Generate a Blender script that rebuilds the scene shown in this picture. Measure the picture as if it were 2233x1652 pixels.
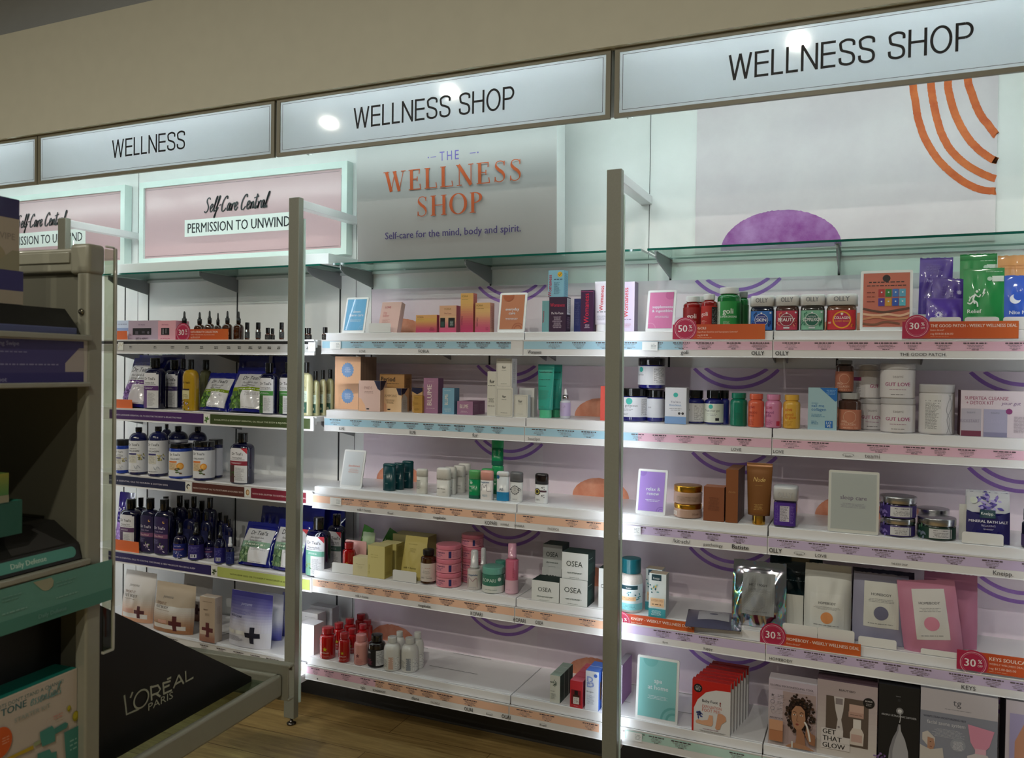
import bpy, bmesh, math, random
from mathutils import Vector, Matrix
random.seed(7)
for o in list(bpy.data.objects): bpy.data.objects.remove(o)
SC = bpy.context.scene
COL = SC.collection
PI = math.pi
H = 1.5          # camera height; every z below is measured from the camera's height, floor at -1.5

# ---------------------------------------------------------------- camera
FPX, CXP, CYP = 1770.0, 1116.5, 826.0
def _cam_axes(yaw, pitch, roll):
    cy, sy, cp, sp = math.cos(yaw), math.sin(yaw), math.cos(pitch), math.sin(pitch)
    f = Vector((sy*cp, cy*cp, sp)); r = Vector((cy, -sy, 0)); u = r.cross(f)
    c, s = math.cos(roll), math.sin(roll)
    return c*r + s*u, -s*r + c*u, f
CR, CU, CF = _cam_axes(math.radians(-23.81), math.radians(-0.846), math.radians(0.8145))
cam = bpy.data.cameras.new('camera'); camo = bpy.data.objects.new('camera', cam); COL.objects.link(camo)
cam.sensor_width = 36; cam.lens = FPX/2233*36; cam.clip_start = .05; cam.clip_end = 60
m = Matrix.Identity(4)
for i in range(3):
    m[i][0], m[i][1], m[i][2] = CR[i], CU[i], -CF[i]
m[2][3] = H
camo.matrix_world = m
SC.camera = camo
cam.dof.use_dof = True; cam.dof.focus_distance = 3.1; cam.dof.aperture_fstop = 4.2
# ---------------------------------------------------------------- exposure / world
SC.view_settings.view_transform = 'Standard'; SC.view_settings.look = 'None'
SC.view_settings.exposure = 0.2; SC.view_settings.gamma = 1; SC.view_settings.use_curve_mapping = False
w = bpy.data.worlds.new('store_air'); SC.world = w; w.use_nodes = True
w.node_tree.nodes['Background'].inputs[0].default_value = (.80, .80, .66, 1)
w.node_tree.nodes['Background'].inputs[1].default_value = 0.08
LED = 1.0        # brightness of the LED strips

# ---------------------------------------------------------------- measuring helpers: image point -> point in the shop
def ray(x, y): return CR*((x-CXP)/FPX) + CU*((CYP-y)/FPX) + CF
def atY(x, y, Y): d = ray(x, y); return d*(Y/d.y)
def atZ(x, y, Z): d = ray(x, y); return d*(Z/d.z)
def atX(x, y, X): d = ray(x, y); return d*(X/d.x)

# ---------------------------------------------------------------- materials
_M = {}
def lin(c): return c/12.92 if c <= .04045 else ((c+.055)/1.055)**2.4
def rgb(h):
    h = h.lstrip('#'); return tuple(lin(int(h[i:i+2], 16)/255) for i in (0, 2, 4)) + (1,)
def mat(h, rough=.5, metal=0., coat=0., emit=0., trans=0., noise=None, spec=.5):
    k = (h, rough, metal, coat, emit, trans, noise, spec)
    if k in _M: return _M[k]
    M = bpy.data.materials.new('m_'+h.strip('#')); M.use_nodes = True
    nt = M.node_tree; b = nt.nodes['Principled BSDF']
    c = rgb(h)
    b.inputs['Base Color'].default_value = c
    b.inputs['Roughness'].default_value = rough; b.inputs['Metallic'].default_value = metal
    b.inputs['Coat Weight'].default_value = coat; b.inputs['Coat Roughness'].default_value = .05
    b.inputs['Specular IOR Level'].default_value = spec
    if trans: b.inputs['Transmission Weight'].default_value = trans
    if emit:
        b.inputs['Emission Color'].default_value = c; b.inputs['Emission Strength'].default_value = emit
    if noise:   # slight own mottling of the surface: (scale, amount)
        n = nt.nodes.new('ShaderNodeTexNoise'); n.inputs['Scale'].default_value = noise[0]; n.inputs['Detail'].default_value = 6
        t = nt.nodes.new('ShaderNodeTexCoord'); nt.links.new(t.outputs['Object'], n.inputs['Vector'])
        r = nt.nodes.new('ShaderNodeMapRange'); r.inputs[1].default_value = .3; r.inputs[2].default_value = .7
        r.inputs[3].default_value = 1-noise[1]; r.inputs[4].default_value = 1
        x = nt.nodes.new('ShaderNodeMix'); x.data_type = 'RGBA'; x.blend_type = 'MULTIPLY'; x.inputs[0].default_value = 1
        nt.links.new(n.outputs['Fac'], r.inputs[0]); x.inputs[6].default_value = c
        cc = nt.nodes.new('ShaderNodeCombineColor')
        for i in range(3): nt.links.new(r.outputs[0], cc.inputs[i])
        nt.links.new(cc.outputs[0], x.inputs[7]); nt.links.new(x.outputs[2], b.inputs['Base Color'])
    _M[k] = M; return M
def clear_mat(name, tint='#ffffff', refl=.08, rough=.02):
    if name in _M: return _M[name]
    M = bpy.data.materials.new(name); M.use_nodes = True; nt = M.node_tree
    for n in list(nt.nodes): nt.nodes.remove(n)
    o = nt.nodes.new('ShaderNodeOutputMaterial'); t = nt.nodes.new('ShaderNodeBsdfTransparent'); g = nt.nodes.new('ShaderNodeBsdfGlossy')
    t.inputs[0].default_value = rgb(tint); g.inputs['Roughness'].default_value = rough
    f = nt.nodes.new('ShaderNodeFresnel'); f.inputs[0].default_value = 1.45
    ge = nt.nodes.new('ShaderNodeNewGeometry'); inv = nt.nodes.new('ShaderNodeMath'); inv.operation = 'SUBTRACT'; inv.inputs[0].default_value = 1; nt.links.new(ge.outputs['Backfacing'], inv.inputs[1])
    mu = nt.nodes.new('ShaderNodeMath'); mu.operation = 'MULTIPLY'; nt.links.new(f.outputs[0], mu.inputs[0]); nt.links.new(inv.outputs[0], mu.inputs[1])
    x = nt.nodes.new('ShaderNodeMixShader'); nt.links.new(mu.outputs[0], x.inputs[0])
    nt.links.new(t.outputs[0], x.inputs[1]); nt.links.new(g.outputs[0], x.inputs[2]); nt.links.new(x.outputs[0], o.inputs[0])
    _M[name] = M; return M
def MM(c):
    """colour string or material; 'g:#hex' glossy, 'm:#hex' metal, 'f:#hex' foil"""
    if not isinstance(c, str): return c
    if c[:2] == 'g:': return mat(c[2:], .12, coat=.6)
    if c[:2] == 'm:': return mat(c[2:], .25, metal=1.)
    if c[:2] == 'f:': return mat(c[2:], .22, coat=.9, spec=.8)
    if c[:2] == 's:': return mat(c[2:], .3, coat=.15)
    return mat(c, .55)

# ---------------------------------------------------------------- mesh builder
def smooth(t): return t*t*(3-2*t)
class MB:
    def __init__(s): s.v = []; s.f = []; s.m = []; s.mats = []; s.sm = []
    def mi(s, c):
        M = MM(c)
        if M not in s.mats: s.mats.append(M)
        return s.mats.index(M)
    def add(s, vs, fs, c, sm=False):
        b = len(s.v); s.v += [tuple(v) for v in vs]; i = s.mi(c)
        for f in fs: s.f.append([b+k for k in f]); s.m.append(i); s.sm.append(sm)
    def box(s, x0, x1, y0, y1, z0, z1, c, side=None, top=None):
        v = [(x, y, z) for z in (z0, z1) for y in (y0, y1) for x in (x0, x1)]
        side = side or c; top = top or side
        s.add(v, [(0, 1, 5, 4)], c); s.add(v, [(1, 3, 7, 5), (2, 0, 4, 6), (3, 2, 6, 7)], side); s.add(v, [(4, 5, 7, 6), (1, 0, 2, 3)], top)
    def bbox(s, x0, x1, y0, y1, z0, z1, c, r=.003, seg=2):
        """box with rounded edges"""
        bm = bmesh.new(); bmesh.ops.create_cube(bm, size=1)
        bmesh.ops.scale(bm, vec=(x1-x0, y1-y0, z1-z0), verts=bm.verts)
        bmesh.ops.translate(bm, vec=((x0+x1)/2, (y0+y1)/2, (z0+z1)/2), verts=bm.verts)
        bmesh.ops.bevel(bm, geom=bm.edges[:], offset=r, segments=seg, profile=.5, affect='EDGES')
        bm.verts.index_update(); V_ = [v.co[:] for v in bm.verts]; lim = r*1.6
        big = [[v.index for v in f.verts] for f in bm.faces if min(e.calc_length() for e in f.edges) > lim]
        sml = [[v.index for v in f.verts] for f in bm.faces if not min(e.calc_length() for e in f.edges) > lim]
        b0 = len(s.v); s.add(V_, big, c, False); i = s.mi(c)
        for f in sml: s.f.append([b0+k for k in f]); s.m.append(i); s.sm.append(True)
        bm.free()
    def lathe(s, prof, c, n=28, cx=0, cy=0, sx=1., sy=1., a0=0., a1=2*PI, cap=True, power=2., rotz=0.):
        """prof [(r,z)]; c a colour or a list of colours per band; power>2 gives a rounded-square plan"""
        full = abs(a1-a0-2*PI) < 1e-6
        cols = n if full else n+1
        vs = []
        for r, z in prof:
            for k in range(cols):
                a = a0 + (a1-a0)*k/n
                ca, sa = math.cos(a), math.sin(a)
                e = 2/power
                x = r*sx*math.copysign(abs(ca)**e, ca); y = r*sy*math.copysign(abs(sa)**e, sa)
                if rotz: x, y = x*math.cos(rotz)-y*math.sin(rotz), x*math.sin(rotz)+y*math.cos(rotz)
                vs.append((cx+x, cy+y, z))
        base = len(s.v); s.v += vs
        for i in range(len(prof)-1):
            mi = s.mi(c[i] if isinstance(c, (list, tuple)) else c)
            for k in range(n):
                k2 = (k+1) % cols
                s.f.append([base+i*cols+k, base+i*cols+k2, base+(i+1)*cols+k2, base+(i+1)*cols+k]); s.m.append(mi); s.sm.append(True)
        if cap and full:
            c0 = c[0] if isinstance(c, (list, tuple)) else c; c1 = c[-1] if isinstance(c, (list, tuple)) else c
            s.f.append([base+k for k in range(n)][::-1]); s.m.append(s.mi(c0)); s.sm.append(False)
            s.f.append([base+(len(prof)-1)*cols+k for k in range(n)]); s.m.append(s.mi(c1)); s.sm.append(False)
    def prism(s, pts, y0, y1, c, side=None):
        """outline in x,z extruded along y"""
        n = len(pts); v = [(x, y0, z) for x, z in pts] + [(x, y1, z) for x, z in pts]
        s.add(v, [list(range(n))], c); s.add(v, [list(range(n, 2*n))[::-1]], side or c)
        s.add(v, [(i, (i+1) % n, n+(i+1) % n, n+i) for i in range(n)], side or c)
    def prism_x(s, pts, x0, x1, c):
        """outline in y,z extruded along x"""
        n = len(pts); v = [(x0, y, z) for y, z in pts] + [(x1, y, z) for y, z in pts]
        s.add(v, [list(range(n))[::-1], list(range(n, 2*n))] + [(i, (i+1) % n, n+(i+1) % n, n+i) for i in range(n)], c)
    def tube(s, pts, r, c, n=8):
        pts = [Vector(p) for p in pts]; rings = []
        for i, p in enumerate(pts):
            d = (pts[min(i+1, len(pts)-1)]-pts[max(i-1, 0)]).normalized()
            u = d.orthogonal().normalized(); w = d.cross(u)
            rings.append([p+u*r*math.cos(2*PI*k/n)+w*r*math.sin(2*PI*k/n) for k in range(n)])
        vs = [v for q in rings for v in q]
        fs = [(i*n+k, i*n+(k+1) % n, (i+1)*n+(k+1) % n, (i+1)*n+k) for i in range(len(pts)-1) for k in range(n)]
        fs += [tuple(range(n))[::-1], tuple((len(pts)-1)*n+k for k in range(n))]
        s.add(vs, fs, c, True)
    def xform(s, M):
        s.v = [tuple(M @ Vector(v)) for v in s.v]
    def build(s, name, parent=None, fix=True):
        me = bpy.data.meshes.new(name); me.from_pydata(s.v, [], s.f)
        for M in s.mats: me.materials.append(M)
        me.polygons.foreach_set('material_index', s.m); me.polygons.foreach_set('use_smooth', s.sm); me.update()
        o = bpy.data.objects.new(name, me); COL.objects.link(o)
        if parent: o.parent = parent
        else: o.location.z = H
        return o
def tag(o, label=None, cat=None, group=None, kind=None):
    if label: o['label'] = label
    if cat: o['category'] = cat
    if group: o['group'] = group
    if kind: o['kind'] = kind
    return o
def thing(name, label, cat, loc=(0, 0, 0), rotz=0, group=None, rotx=0):
    o = bpy.data.objects.new(name, None); COL.objects.link(o); o.empty_display_size = .05
    o.location = (loc[0], loc[1], loc[2]+H); o.rotation_euler = (rotx, 0, rotz)
    return tag(o, label, cat, group)
def place(o, loc, rotz=0, rotx=0):
    o.location = (loc[0], loc[1], loc[2]+H); o.rotation_euler = (rotx, 0, rotz); return o
def dup(root, dx=0, dy=0, dz=0, rotz=None, label=None, group=None):
    r = root.copy(); COL.objects.link(r); r.location = root.location+Vector((dx, dy, dz))
    if rotz is not None: r.rotation_euler.z = rotz
    if label: r['label'] = label
    if group: r['group'] = group; root['group'] = group
    for ch in list(root.children):
        c = ch.copy(); COL.objects.link(c); c.parent = r
        for g in list(ch.children):
            d = g.copy(); COL.objects.link(d); d.parent = c
    return r

# ---------------------------------------------------------------- lettering
_T = {}
def glyphs(s, bold=False):
    k = (s, bold)
    if k in _T: return _T[k]
    cu = bpy.data.curves.new('t', 'FONT'); cu.body = s; cu.resolution_u = 2
    ob = bpy.data.objects.new('t', cu); COL.objects.link(ob)
    me = bpy.data.meshes.new_from_object(ob)
    vs = [(v.co.x, v.co.y) for v in me.vertices]; fs = [list(p.vertices) for p in me.polygons]
    bpy.data.objects.remove(ob); bpy.data.curves.remove(cu); bpy.data.meshes.remove(me)
    if vs:
        x0 = min(v[0] for v in vs); x1 = max(v[0] for v in vs)
        vs = [(v[0]-x0, v[1]) for v in vs]; w = x1-x0
        if bold: n0 = len(vs); vs = vs+[(x+.034, y) for x, y in vs]; fs = fs+[[i+n0 for i in f] for f in fs]; w += .034
    else: w = 0
    _T[k] = (vs, fs, w); return _T[k]
CAPH = .73     # cap height of the built-in face at size 1 (checked by measuring 'H')
_h = glyphs('H')[0]; CAPH = max(v[1] for v in _h)

class D:
    """paints flat shapes on a surface: fn(u, v, off) -> (x, y, z)"""
    def __init__(s, mb, fn, step=1e9, off=.0004, lay=.00012, vstep=None):
        s.mb, s.fn, s.step, s.off, s.lay = mb, fn, step, off, lay; s.vstep = vstep or step*3
    def _o(s): s.off += s.lay; return s.off
    def poly(s, pts, c):
        o = s._o(); s.mb.add([s.fn(u, v, o) for u, v in pts], [list(range(len(pts)))], c)
    def rect(s, u0, v0, u1, v1, c, nv=1):
        o = s._o(); n = max(1, int(abs(u1-u0)/s.step+.999)); nv = max(nv, int(abs(v1-v0)/s.vstep+.999))
        vs = [s.fn(u0+(u1-u0)*i/n, v0+(v1-v0)*j/nv, o) for j in range(nv+1) for i in range(n+1)]
        s.mb.add(vs, [(j*(n+1)+i, j*(n+1)+i+1, (j+1)*(n+1)+i+1, (j+1)*(n+1)+i) for j in range(nv) for i in range(n)], c)
    def disc(s, u, v, r, c, ry=None, n=24, a0=0, a1=2*PI):
        ry = ry or r
        o = s._o(); k = n+1 if a1-a0 < 2*PI-1e-6 else n
        q = 5 if s.step < 1 else 1; vs = [s.fn(u, v, o)]
        for j in range(1, q+1): vs += [s.fn(u+r*j/q*math.cos(a0+(a1-a0)*i/n), v+ry*j/q*math.sin(a0+(a1-a0)*i/n), o) for i in range(k)]
        s.mb.add(vs, [(0, 1+i, 1+(i+1) % k) for i in range(n)]+[(1+(j-1)*k+i, 1+j*k+i, 1+j*k+(i+1) % k, 1+(j-1)*k+(i+1) % k) for j in range(1, q) for i in range(n)], c)
    def ring(s, u, v, r0, r1, c, a0=0, a1=2*PI, n=32, clip=None, sy=1.):
        o = s._o()
        for i in range(n):
            q = []
            for r, t in ((r0, i), (r1, i), (r1, i+1), (r0, i+1)):
                a = a0+(a1-a0)*t/n; q.append((u+r*math.cos(a), v+r*sy*math.sin(a)))
            if clip:
                ux0, vx0, ux1, vx1 = clip
                cu = sum(p[0] for p in q)/4; cv = sum(p[1] for p in q)/4
                if cu < ux0 or cu > ux1 or cv < vx0 or cv > vx1: continue
                q = [(min(max(p[0], ux0), ux1), min(max(p[1], vx0), vx1)) for p in q]
            s.mb.add([s.fn(p[0], p[1], o) for p in q], [(0, 1, 2, 3)], c)
    def text(s, t, u, v, h, c, w=None, al='c', bold=False, ang=0, slant=0, xs=1.):
        """h cap height; u,v centre (or left/right) on the baseline; w the most width allowed"""
        vs, fs, tw = glyphs(t, bold)
        if not vs: return
        k = h/CAPH; kx = k*xs
        if w and (tw*kx > w): kx = w/tw
        W = tw*kx; ox = {'c': -W/2, 'l': 0, 'r': -W}[al]
        o = s._o(); ca, sa = math.cos(ang), math.sin(ang); out = []
        for i, (x, y) in enumerate(vs):
            X = x*kx+ox+slant*y*k; Y = y*k
            out.append(s.fn(u+X*ca-Y*sa, v+X*sa+Y*ca, o+(.00018 if bold and i >= len(vs)//2 else 0)))
        if bold: s.off += .0002
        s.mb.add(out, fs, c)
    def fit(s, t, u0, u1, v, h, c, bold=False, slant=0):
        vs, fs, tw = glyphs(t, bold); kx = (u1-u0)/tw; k = h/CAPH; o = s._o()
        s.mb.add([s.fn(u0+x*kx+slant*y*k, v+y*k, o+(.00018 if bold and i >= len(vs)//2 else 0)) for i, (x, y) in enumerate(vs)], fs, c)
    def lines(s, u0, v0, u1, v1, n, c, al='c', dens=.8, rnd=None, th=.34):
        """rows of tiny unreadable print, as broken dashes"""
        R = random.Random(rnd if rnd is not None else int(abs(u0*7919+v0*104729+n*31)*1e4) % 99991)
        o = s._o(); H_ = (v1-v0)/n; W = u1-u0
        vs = []; fs = []
        for i in range(n):
            L = W*(R.uniform(.62, 1) if n > 1 else 1)
            x = u0 + (W-L)/2 if al == 'c' else u0
            xe = x+L; y = v1-(i+.5)*H_; t = H_*th/2
            while x < xe-1e-6:
                wd = min(max(min(H_, .004)*1.3, .0012)*R.uniform(.6, 2.6), xe-x)
                b = len(vs); vs += [s.fn(x, y-t, o), s.fn(x+wd, y-t, o), s.fn(x+wd, y+t, o), s.fn(x, y+t, o)]; fs.append((b, b+1, b+2, b+3))
                x += wd+max(H_*.35, .0004)
        s.mb.add(vs, fs, c)
    def stroke(s, pts, wd, c, smoothn=0, wfn=None):
        """a brush line through pts"""
        P = [Vector(p) for p in pts]
        if smoothn and len(P) > 2:
            Q = []
            for i in range(len(P)-1):
                p0 = P[max(i-1, 0)]; p1 = P[i]; p2 = P[i+1]; p3 = P[min(i+2, len(P)-1)]
                for k in range(smoothn):
                    t = k/smoothn
                    Q.append(.5*((2*p1)+(-p0+p2)*t+(2*p0-5*p1+4*p2-p3)*t*t+(-p0+3*p1-3*p2+p3)*t**3))
            Q.append(P[-1]); P = Q
        o = s._o(); vs = []
        for i, p in enumerate(P):
            d = P[min(i+1, len(P)-1)]-P[max(i-1, 0)]
            if d.length < 1e-9: d = Vector((1, 0))
            d.normalize(); nrm = Vector((-d.y, d.x)); ww = wd*(wfn(d) if wfn else 1)/2
            a = p+nrm*ww; b = p-nrm*ww; vs += [s.fn(a.x, a.y, o), s.fn(b.x, b.y, o)]
        s.mb.add(vs, [(2*i, 2*i+1, 2*i+3, 2*i+2) for i in range(len(P)-1)], c)
    def star(s, u, v, r, c, n=5, r2=.42, a=PI/2):
        o = s._o(); vs = [s.fn(u, v, o)]
        for i in range(2*n):
            rr = r if i % 2 == 0 else r*r2; vs.append(s.fn(u+rr*math.cos(a+PI*i/n), v+rr*math.sin(a+PI*i/n), o))
        s.mb.add(vs, [(0, 1+i, 1+(i+1) % (2*n)) for i in range(2*n)], c)
    def leaf(s, u, v, L, W, a, c):
        pts = []
        for t in range(7): x = t/6; pts.append((x*L, W/2*math.sin(PI*x)))
        for t in range(5, 0, -1): x = t/6; pts.append((x*L, -W/2*math.sin(PI*x)))
        s.poly([(u+x*math.cos(a)-y*math.sin(a), v+x*math.sin(a)+y*math.cos(a)) for x, y in pts], c)

def mix(a, b, t):
    a = a.lstrip('#'); b = b.lstrip('#')
    return '#'+''.join('%02x' % round(int(a[i:i+2], 16)*(1-t)+int(b[i:i+2], 16)*t) for i in (0, 2, 4))
def paint(d, w, h, ops, u00=None, v00=0.):
    """ops in fractions of the label (0..1, 0..1)"""
    u00 = -w/2 if u00 is None else u00
    U = lambda u: u00+u*w
    V = lambda v: v00+v*h
    for o in ops:
        k = o[0]
        if k == 'r': d.rect(U(o[1]), V(o[2]), U(o[3]), V(o[4]), o[5])
        elif k == 'g':                                   # printed colour blend bottom->top
            n = 14
            for i in range(n): d.rect(U(o[1]), V(o[2]+(o[4]-o[2])*i/n), U(o[3]), V(o[2]+(o[4]-o[2])*(i+1)/n), mix(o[5], o[6], smooth(i/(n-1)))); d.off -= d.lay
            d.off += d.lay
        elif k == 't': d.text(o[1], U(o[2]), V(o[3]), o[4]*h, o[5], w=(o[6] if len(o) > 6 else .9)*w, bold=len(o) > 7 and bool(o[7]))
        elif k == 'tl': d.text(o[1], U(o[2]), V(o[3]), o[4]*h, o[5], w=(o[6] if len(o) > 6 else .9)*w, al='l', bold=len(o) > 7 and bool(o[7]))
        elif k == 'ti': d.text(o[1], U(o[2]), V(o[3]), o[4]*h, o[5], w=(o[6] if len(o) > 6 else .9)*w, slant=.25)
        elif k == 'v': d.text(o[1], U(o[2]), V(o[3]), o[4]*w, o[5], w=(o[6] if len(o) > 6 else .8)*h, ang=PI/2, bold=len(o) > 7 and bool(o[7]))
        elif k == 'vd': d.text(o[1], U(o[2]), V(o[3]), o[4]*w, o[5], w=(o[6] if len(o) > 6 else .8)*h, ang=-PI/2)
        elif k == 'm': d.lines(U(o[1]), V(o[2]), U(o[3]), V(o[4]), (max(o[5], int(abs(o[4]-o[2])*h/.0036)) if o[5] > 1 else 1), o[6], al=o[7] if len(o) > 7 else 'c')
        elif k == 'c': d.disc(U(o[1]), V(o[2]), o[3]*w, o[4])
        elif k == 'o': d.ring(U(o[1]), V(o[2]), o[3]*w, o[4]*w, o[5], n=48, clip=(U(0), V(0), U(1), V(1)))
        elif k == 's': d.star(U(o[1]), V(o[2]), o[3]*w, o[4], *(o[5:]))
        elif k == 'p': d.poly([(U(a), V(b)) for a, b in o[1]], o[2])
        elif k == 'k': d.stroke([(U(a), V(b)) for a, b in o[1]], o[3]*w, o[2], smoothn=5)
        elif k == 'x':
            u, v, r = U(o[1]), V(o[2]), o[3]*w
            d.rect(u-r, v-r*.3, u+r, v+r*.3, o[4]); d.rect(u-r*.3, v-r, u+r*.3, v+r, o[4])
        elif k == 'lf':                                   # spray of leaves / petals: u,v,spread,n,col
            R = random.Random(len(ops)*7+int(o[1]*100))
            cols = o[5] if isinstance(o[5], (list, tuple)) else [o[5]]
            for i in range(o[4]):
                d.leaf(U(o[1]+R.uniform(-1, 1)*o[3]), V(o[2])+R.uniform(-1, 1)*o[3]*w, w*min(.2, o[3]*1.2+.02)*R.uniform(.5, 1), w*min(.09, o[3]*.5+.01)*R.uniform(.5, 1), R.uniform(0, 2*PI), cols[i % len(cols)])
def rrect(w, h, r, n=5, z0=0., low=True):
    P = []
    for cx, cz, a0 in ((w/2-r, z0+r, -PI/2), (w/2-r, z0+h-r, 0), (-w/2+r, z0+h-r, PI/2), (-w/2+r, z0+r, PI)):
        if not low and cz < z0+h/2: P.append((cx+(r if cx > 0 else -r), z0)); continue
        for i in range(n+1): a = a0+PI/2*i/n; P.append((cx+r*math.cos(a), cz+r*math.sin(a)))
    return P
def front(y): return lambda u, v, o: (u, y-o, v)
def back_of(x0): return lambda u, v, o: (x0+o, u, v)        # right-hand side face, u runs into depth
def cyl(r, cx=0, cy=0): return lambda u, v, o: (cx+(r+o)*math.sin(u/r), cy-(r+o)*math.cos(u/r), v)
# ================================================================= THE SETTING
WALL = 3.14
MW = mat('#f2f4f4', .45, noise=(9, .04)); MP = mat('#e9e6dc', .35, noise=(120, .05)); SH = mat('#e9e9ec', .32, spec=.4)
def wood():
    M = bpy.data.materials.new('plank_floor'); M.use_nodes = True; nt = M.node_tree; b = nt.nodes['Principled BSDF']
    N = lambda t: nt.nodes.new(t)
    tc = N('ShaderNodeTexCoord'); mp = N('ShaderNodeMapping'); mp.inputs['Rotation'].default_value = (0, 0, math.radians(-2)); nt.links.new(tc.outputs['Object'], mp.inputs[0])
    br = N('ShaderNodeTexBrick'); nt.links.new(mp.outputs[0], br.inputs['Vector'])
    br.inputs['Scale'].default_value = 1; br.inputs['Brick Width'].default_value = 1.22; br.inputs['Row Height'].default_value = .18
    br.inputs['Mortar Size'].default_value = .0016; br.inputs['Color1'].default_value = rgb('#b59a64'); br.inputs['Color2'].default_value = rgb('#a38752')
    br.inputs['Mortar'].default_value = rgb('#6a4d2c'); br.offset = .37
    m2 = N('ShaderNodeMapping'); m2.inputs['Scale'].default_value = (2.2, 26, 1); nt.links.new(mp.outputs[0], m2.inputs[0])
    no = N('ShaderNodeTexNoise'); no.inputs['Scale'].default_value = 2.2; no.inputs['Detail'].default_value = 9; no.inputs['Roughness'].default_value = .68; no.inputs['Distortion'].default_value = .6
    nt.links.new(m2.outputs[0], no.inputs['Vector'])
    cr = N('ShaderNodeValToRGB'); cr.color_ramp.elements[0].position = .3; cr.color_ramp.elements[0].color = (.42, .36, .30, 1); cr.color_ramp.elements[1].position = .68; cr.color_ramp.elements[1].color = (1, 1, 1, 1)
    nt.links.new(no.outputs['Fac'], cr.inputs[0])
    x = N('ShaderNodeMix'); x.data_type = 'RGBA'; x.blend_type = 'MULTIPLY'; x.inputs[0].default_value = .85
    nt.links.new(br.outputs['Color'], x.inputs[6]); nt.links.new(cr.outputs[0], x.inputs[7]); nt.links.new(x.outputs[2], b.inputs['Base Color'])
    b.inputs['Roughness'].default_value = .42
    return M
a = MB(); a.add([(-7, -4, -1.5), (5, -4, -1.5), (5, 3.4, -1.5), (-7, 3.4, -1.5)], [(0, 1, 2, 3)], wood()); tag(a.build('floor'), kind='structure')
a = MB(); a.box(-7, 5, WALL, WALL+.1, -1.5, 2.4, MW)
for X in (-3.653, -3.482, -2.882, -2.266, -2.09, -1.492, -.718, -.11, .5):     # slotted standards between the panels
    a.box(X-.004, X+.004, WALL-.0012, WALL, -1.4, .9 if X == -.8 else .425, mat('#25272a', .6))
for X in (-3.56, -2.178, -.806, .57):
    a.box(X-.0012, X+.0012, WALL-.0012, WALL, -1.3, 1.05, mat('#5a6060', .6))
tag(a.build('wall_back'), kind='structure')
a = MB(); a.box(-7, 5, 2.56, 2.60, 1.05, 1.541, mat('#dcd9c6', .6, noise=(14, .04))); tag(a.build('trim_1'), kind='structure')
a = MB(); a.box(-7, 5, 2.60, WALL, 1.10, 1.13, mat('#d9d9d4')); tag(a.build('trim_2'), kind='structure')
a = MB(); a.box(-7, 5, -4, 3.4, 2.3, 2.4, mat('#3a3a33', .8, noise=(3, .3))); tag(a.build('ceiling'), kind='structure')
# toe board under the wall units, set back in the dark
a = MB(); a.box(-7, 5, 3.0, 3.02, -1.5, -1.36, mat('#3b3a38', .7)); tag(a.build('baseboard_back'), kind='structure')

# ---- LED strips of the wall units (real lamps of the place)
def led(name, x0, x1, y0, y1, z0, z1, parent, s, col='#e6fff6'):
    b = MB(); b.box(x0, x1, y0, y1, z0, z1, mat(col, .5, emit=s)); return b.build(name, parent)

# ---- posts
PX = [(-3.563, 'leftmost grey shelving post, top just above the pale display stand'),
      (-2.180, 'full height grey shelving post with round foot, between navy bath range and skin care'),
      (-.817, 'grey shelving post nearest the camera, right of the centre bay'),
      (.57, 'grey shelving post at the right edge of the supplement bay')]
def rot_pt(x, z, k): return x
for X, lab in PX:
    t = thing('shelving_post', lab, 'post', (X, 2.71, -1.5), group='grey posts in front of the wall units')
    if X > -1: t.rotation_euler.y = -.0076; t.location.x += .016
    a = MB(); a.bbox(-.0265, .0265, -.015, .015, .03, 2.184, mat('#8f9084', .4, noise=(150, .06)), .0025); a.build('upright', t)
    a = MB(); a.lathe([(.0, 0), (.019, 0), (.020, .006), (.012, .010), (.006, .014), (.006, .034)], 'm:#6b6763', 20, cy=.003); a.build('levelling_foot', t)
    a = MB(); a.bbox(-.022, .022, .012, WALL-2.71, 2.145, 2.178, SH, .002); a.build('top_arm', t)
    a = MB(); a.bbox(-.018, .026, .012, WALL-2.71, .165, .198, SH, .002); a.build('bottom_arm', t)
    for s, n in ((-1, 'left'), (1, 'right')):
        b = MB(); b.box(s*.0265-.003, s*.0265+.003, .016, .026, .09, 2.10, mat('#dff3ee', .4, emit=0)); b.build('light_housing', t)
        b = MB(); b.box(s*.021-.003, s*.021+.003, .031, .032, .10, 2.08, mat('#f3f7ff', .5, emit=14*LED)); tag(b.build('led_strip', t), label='lit white strip on the back of the post')

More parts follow.
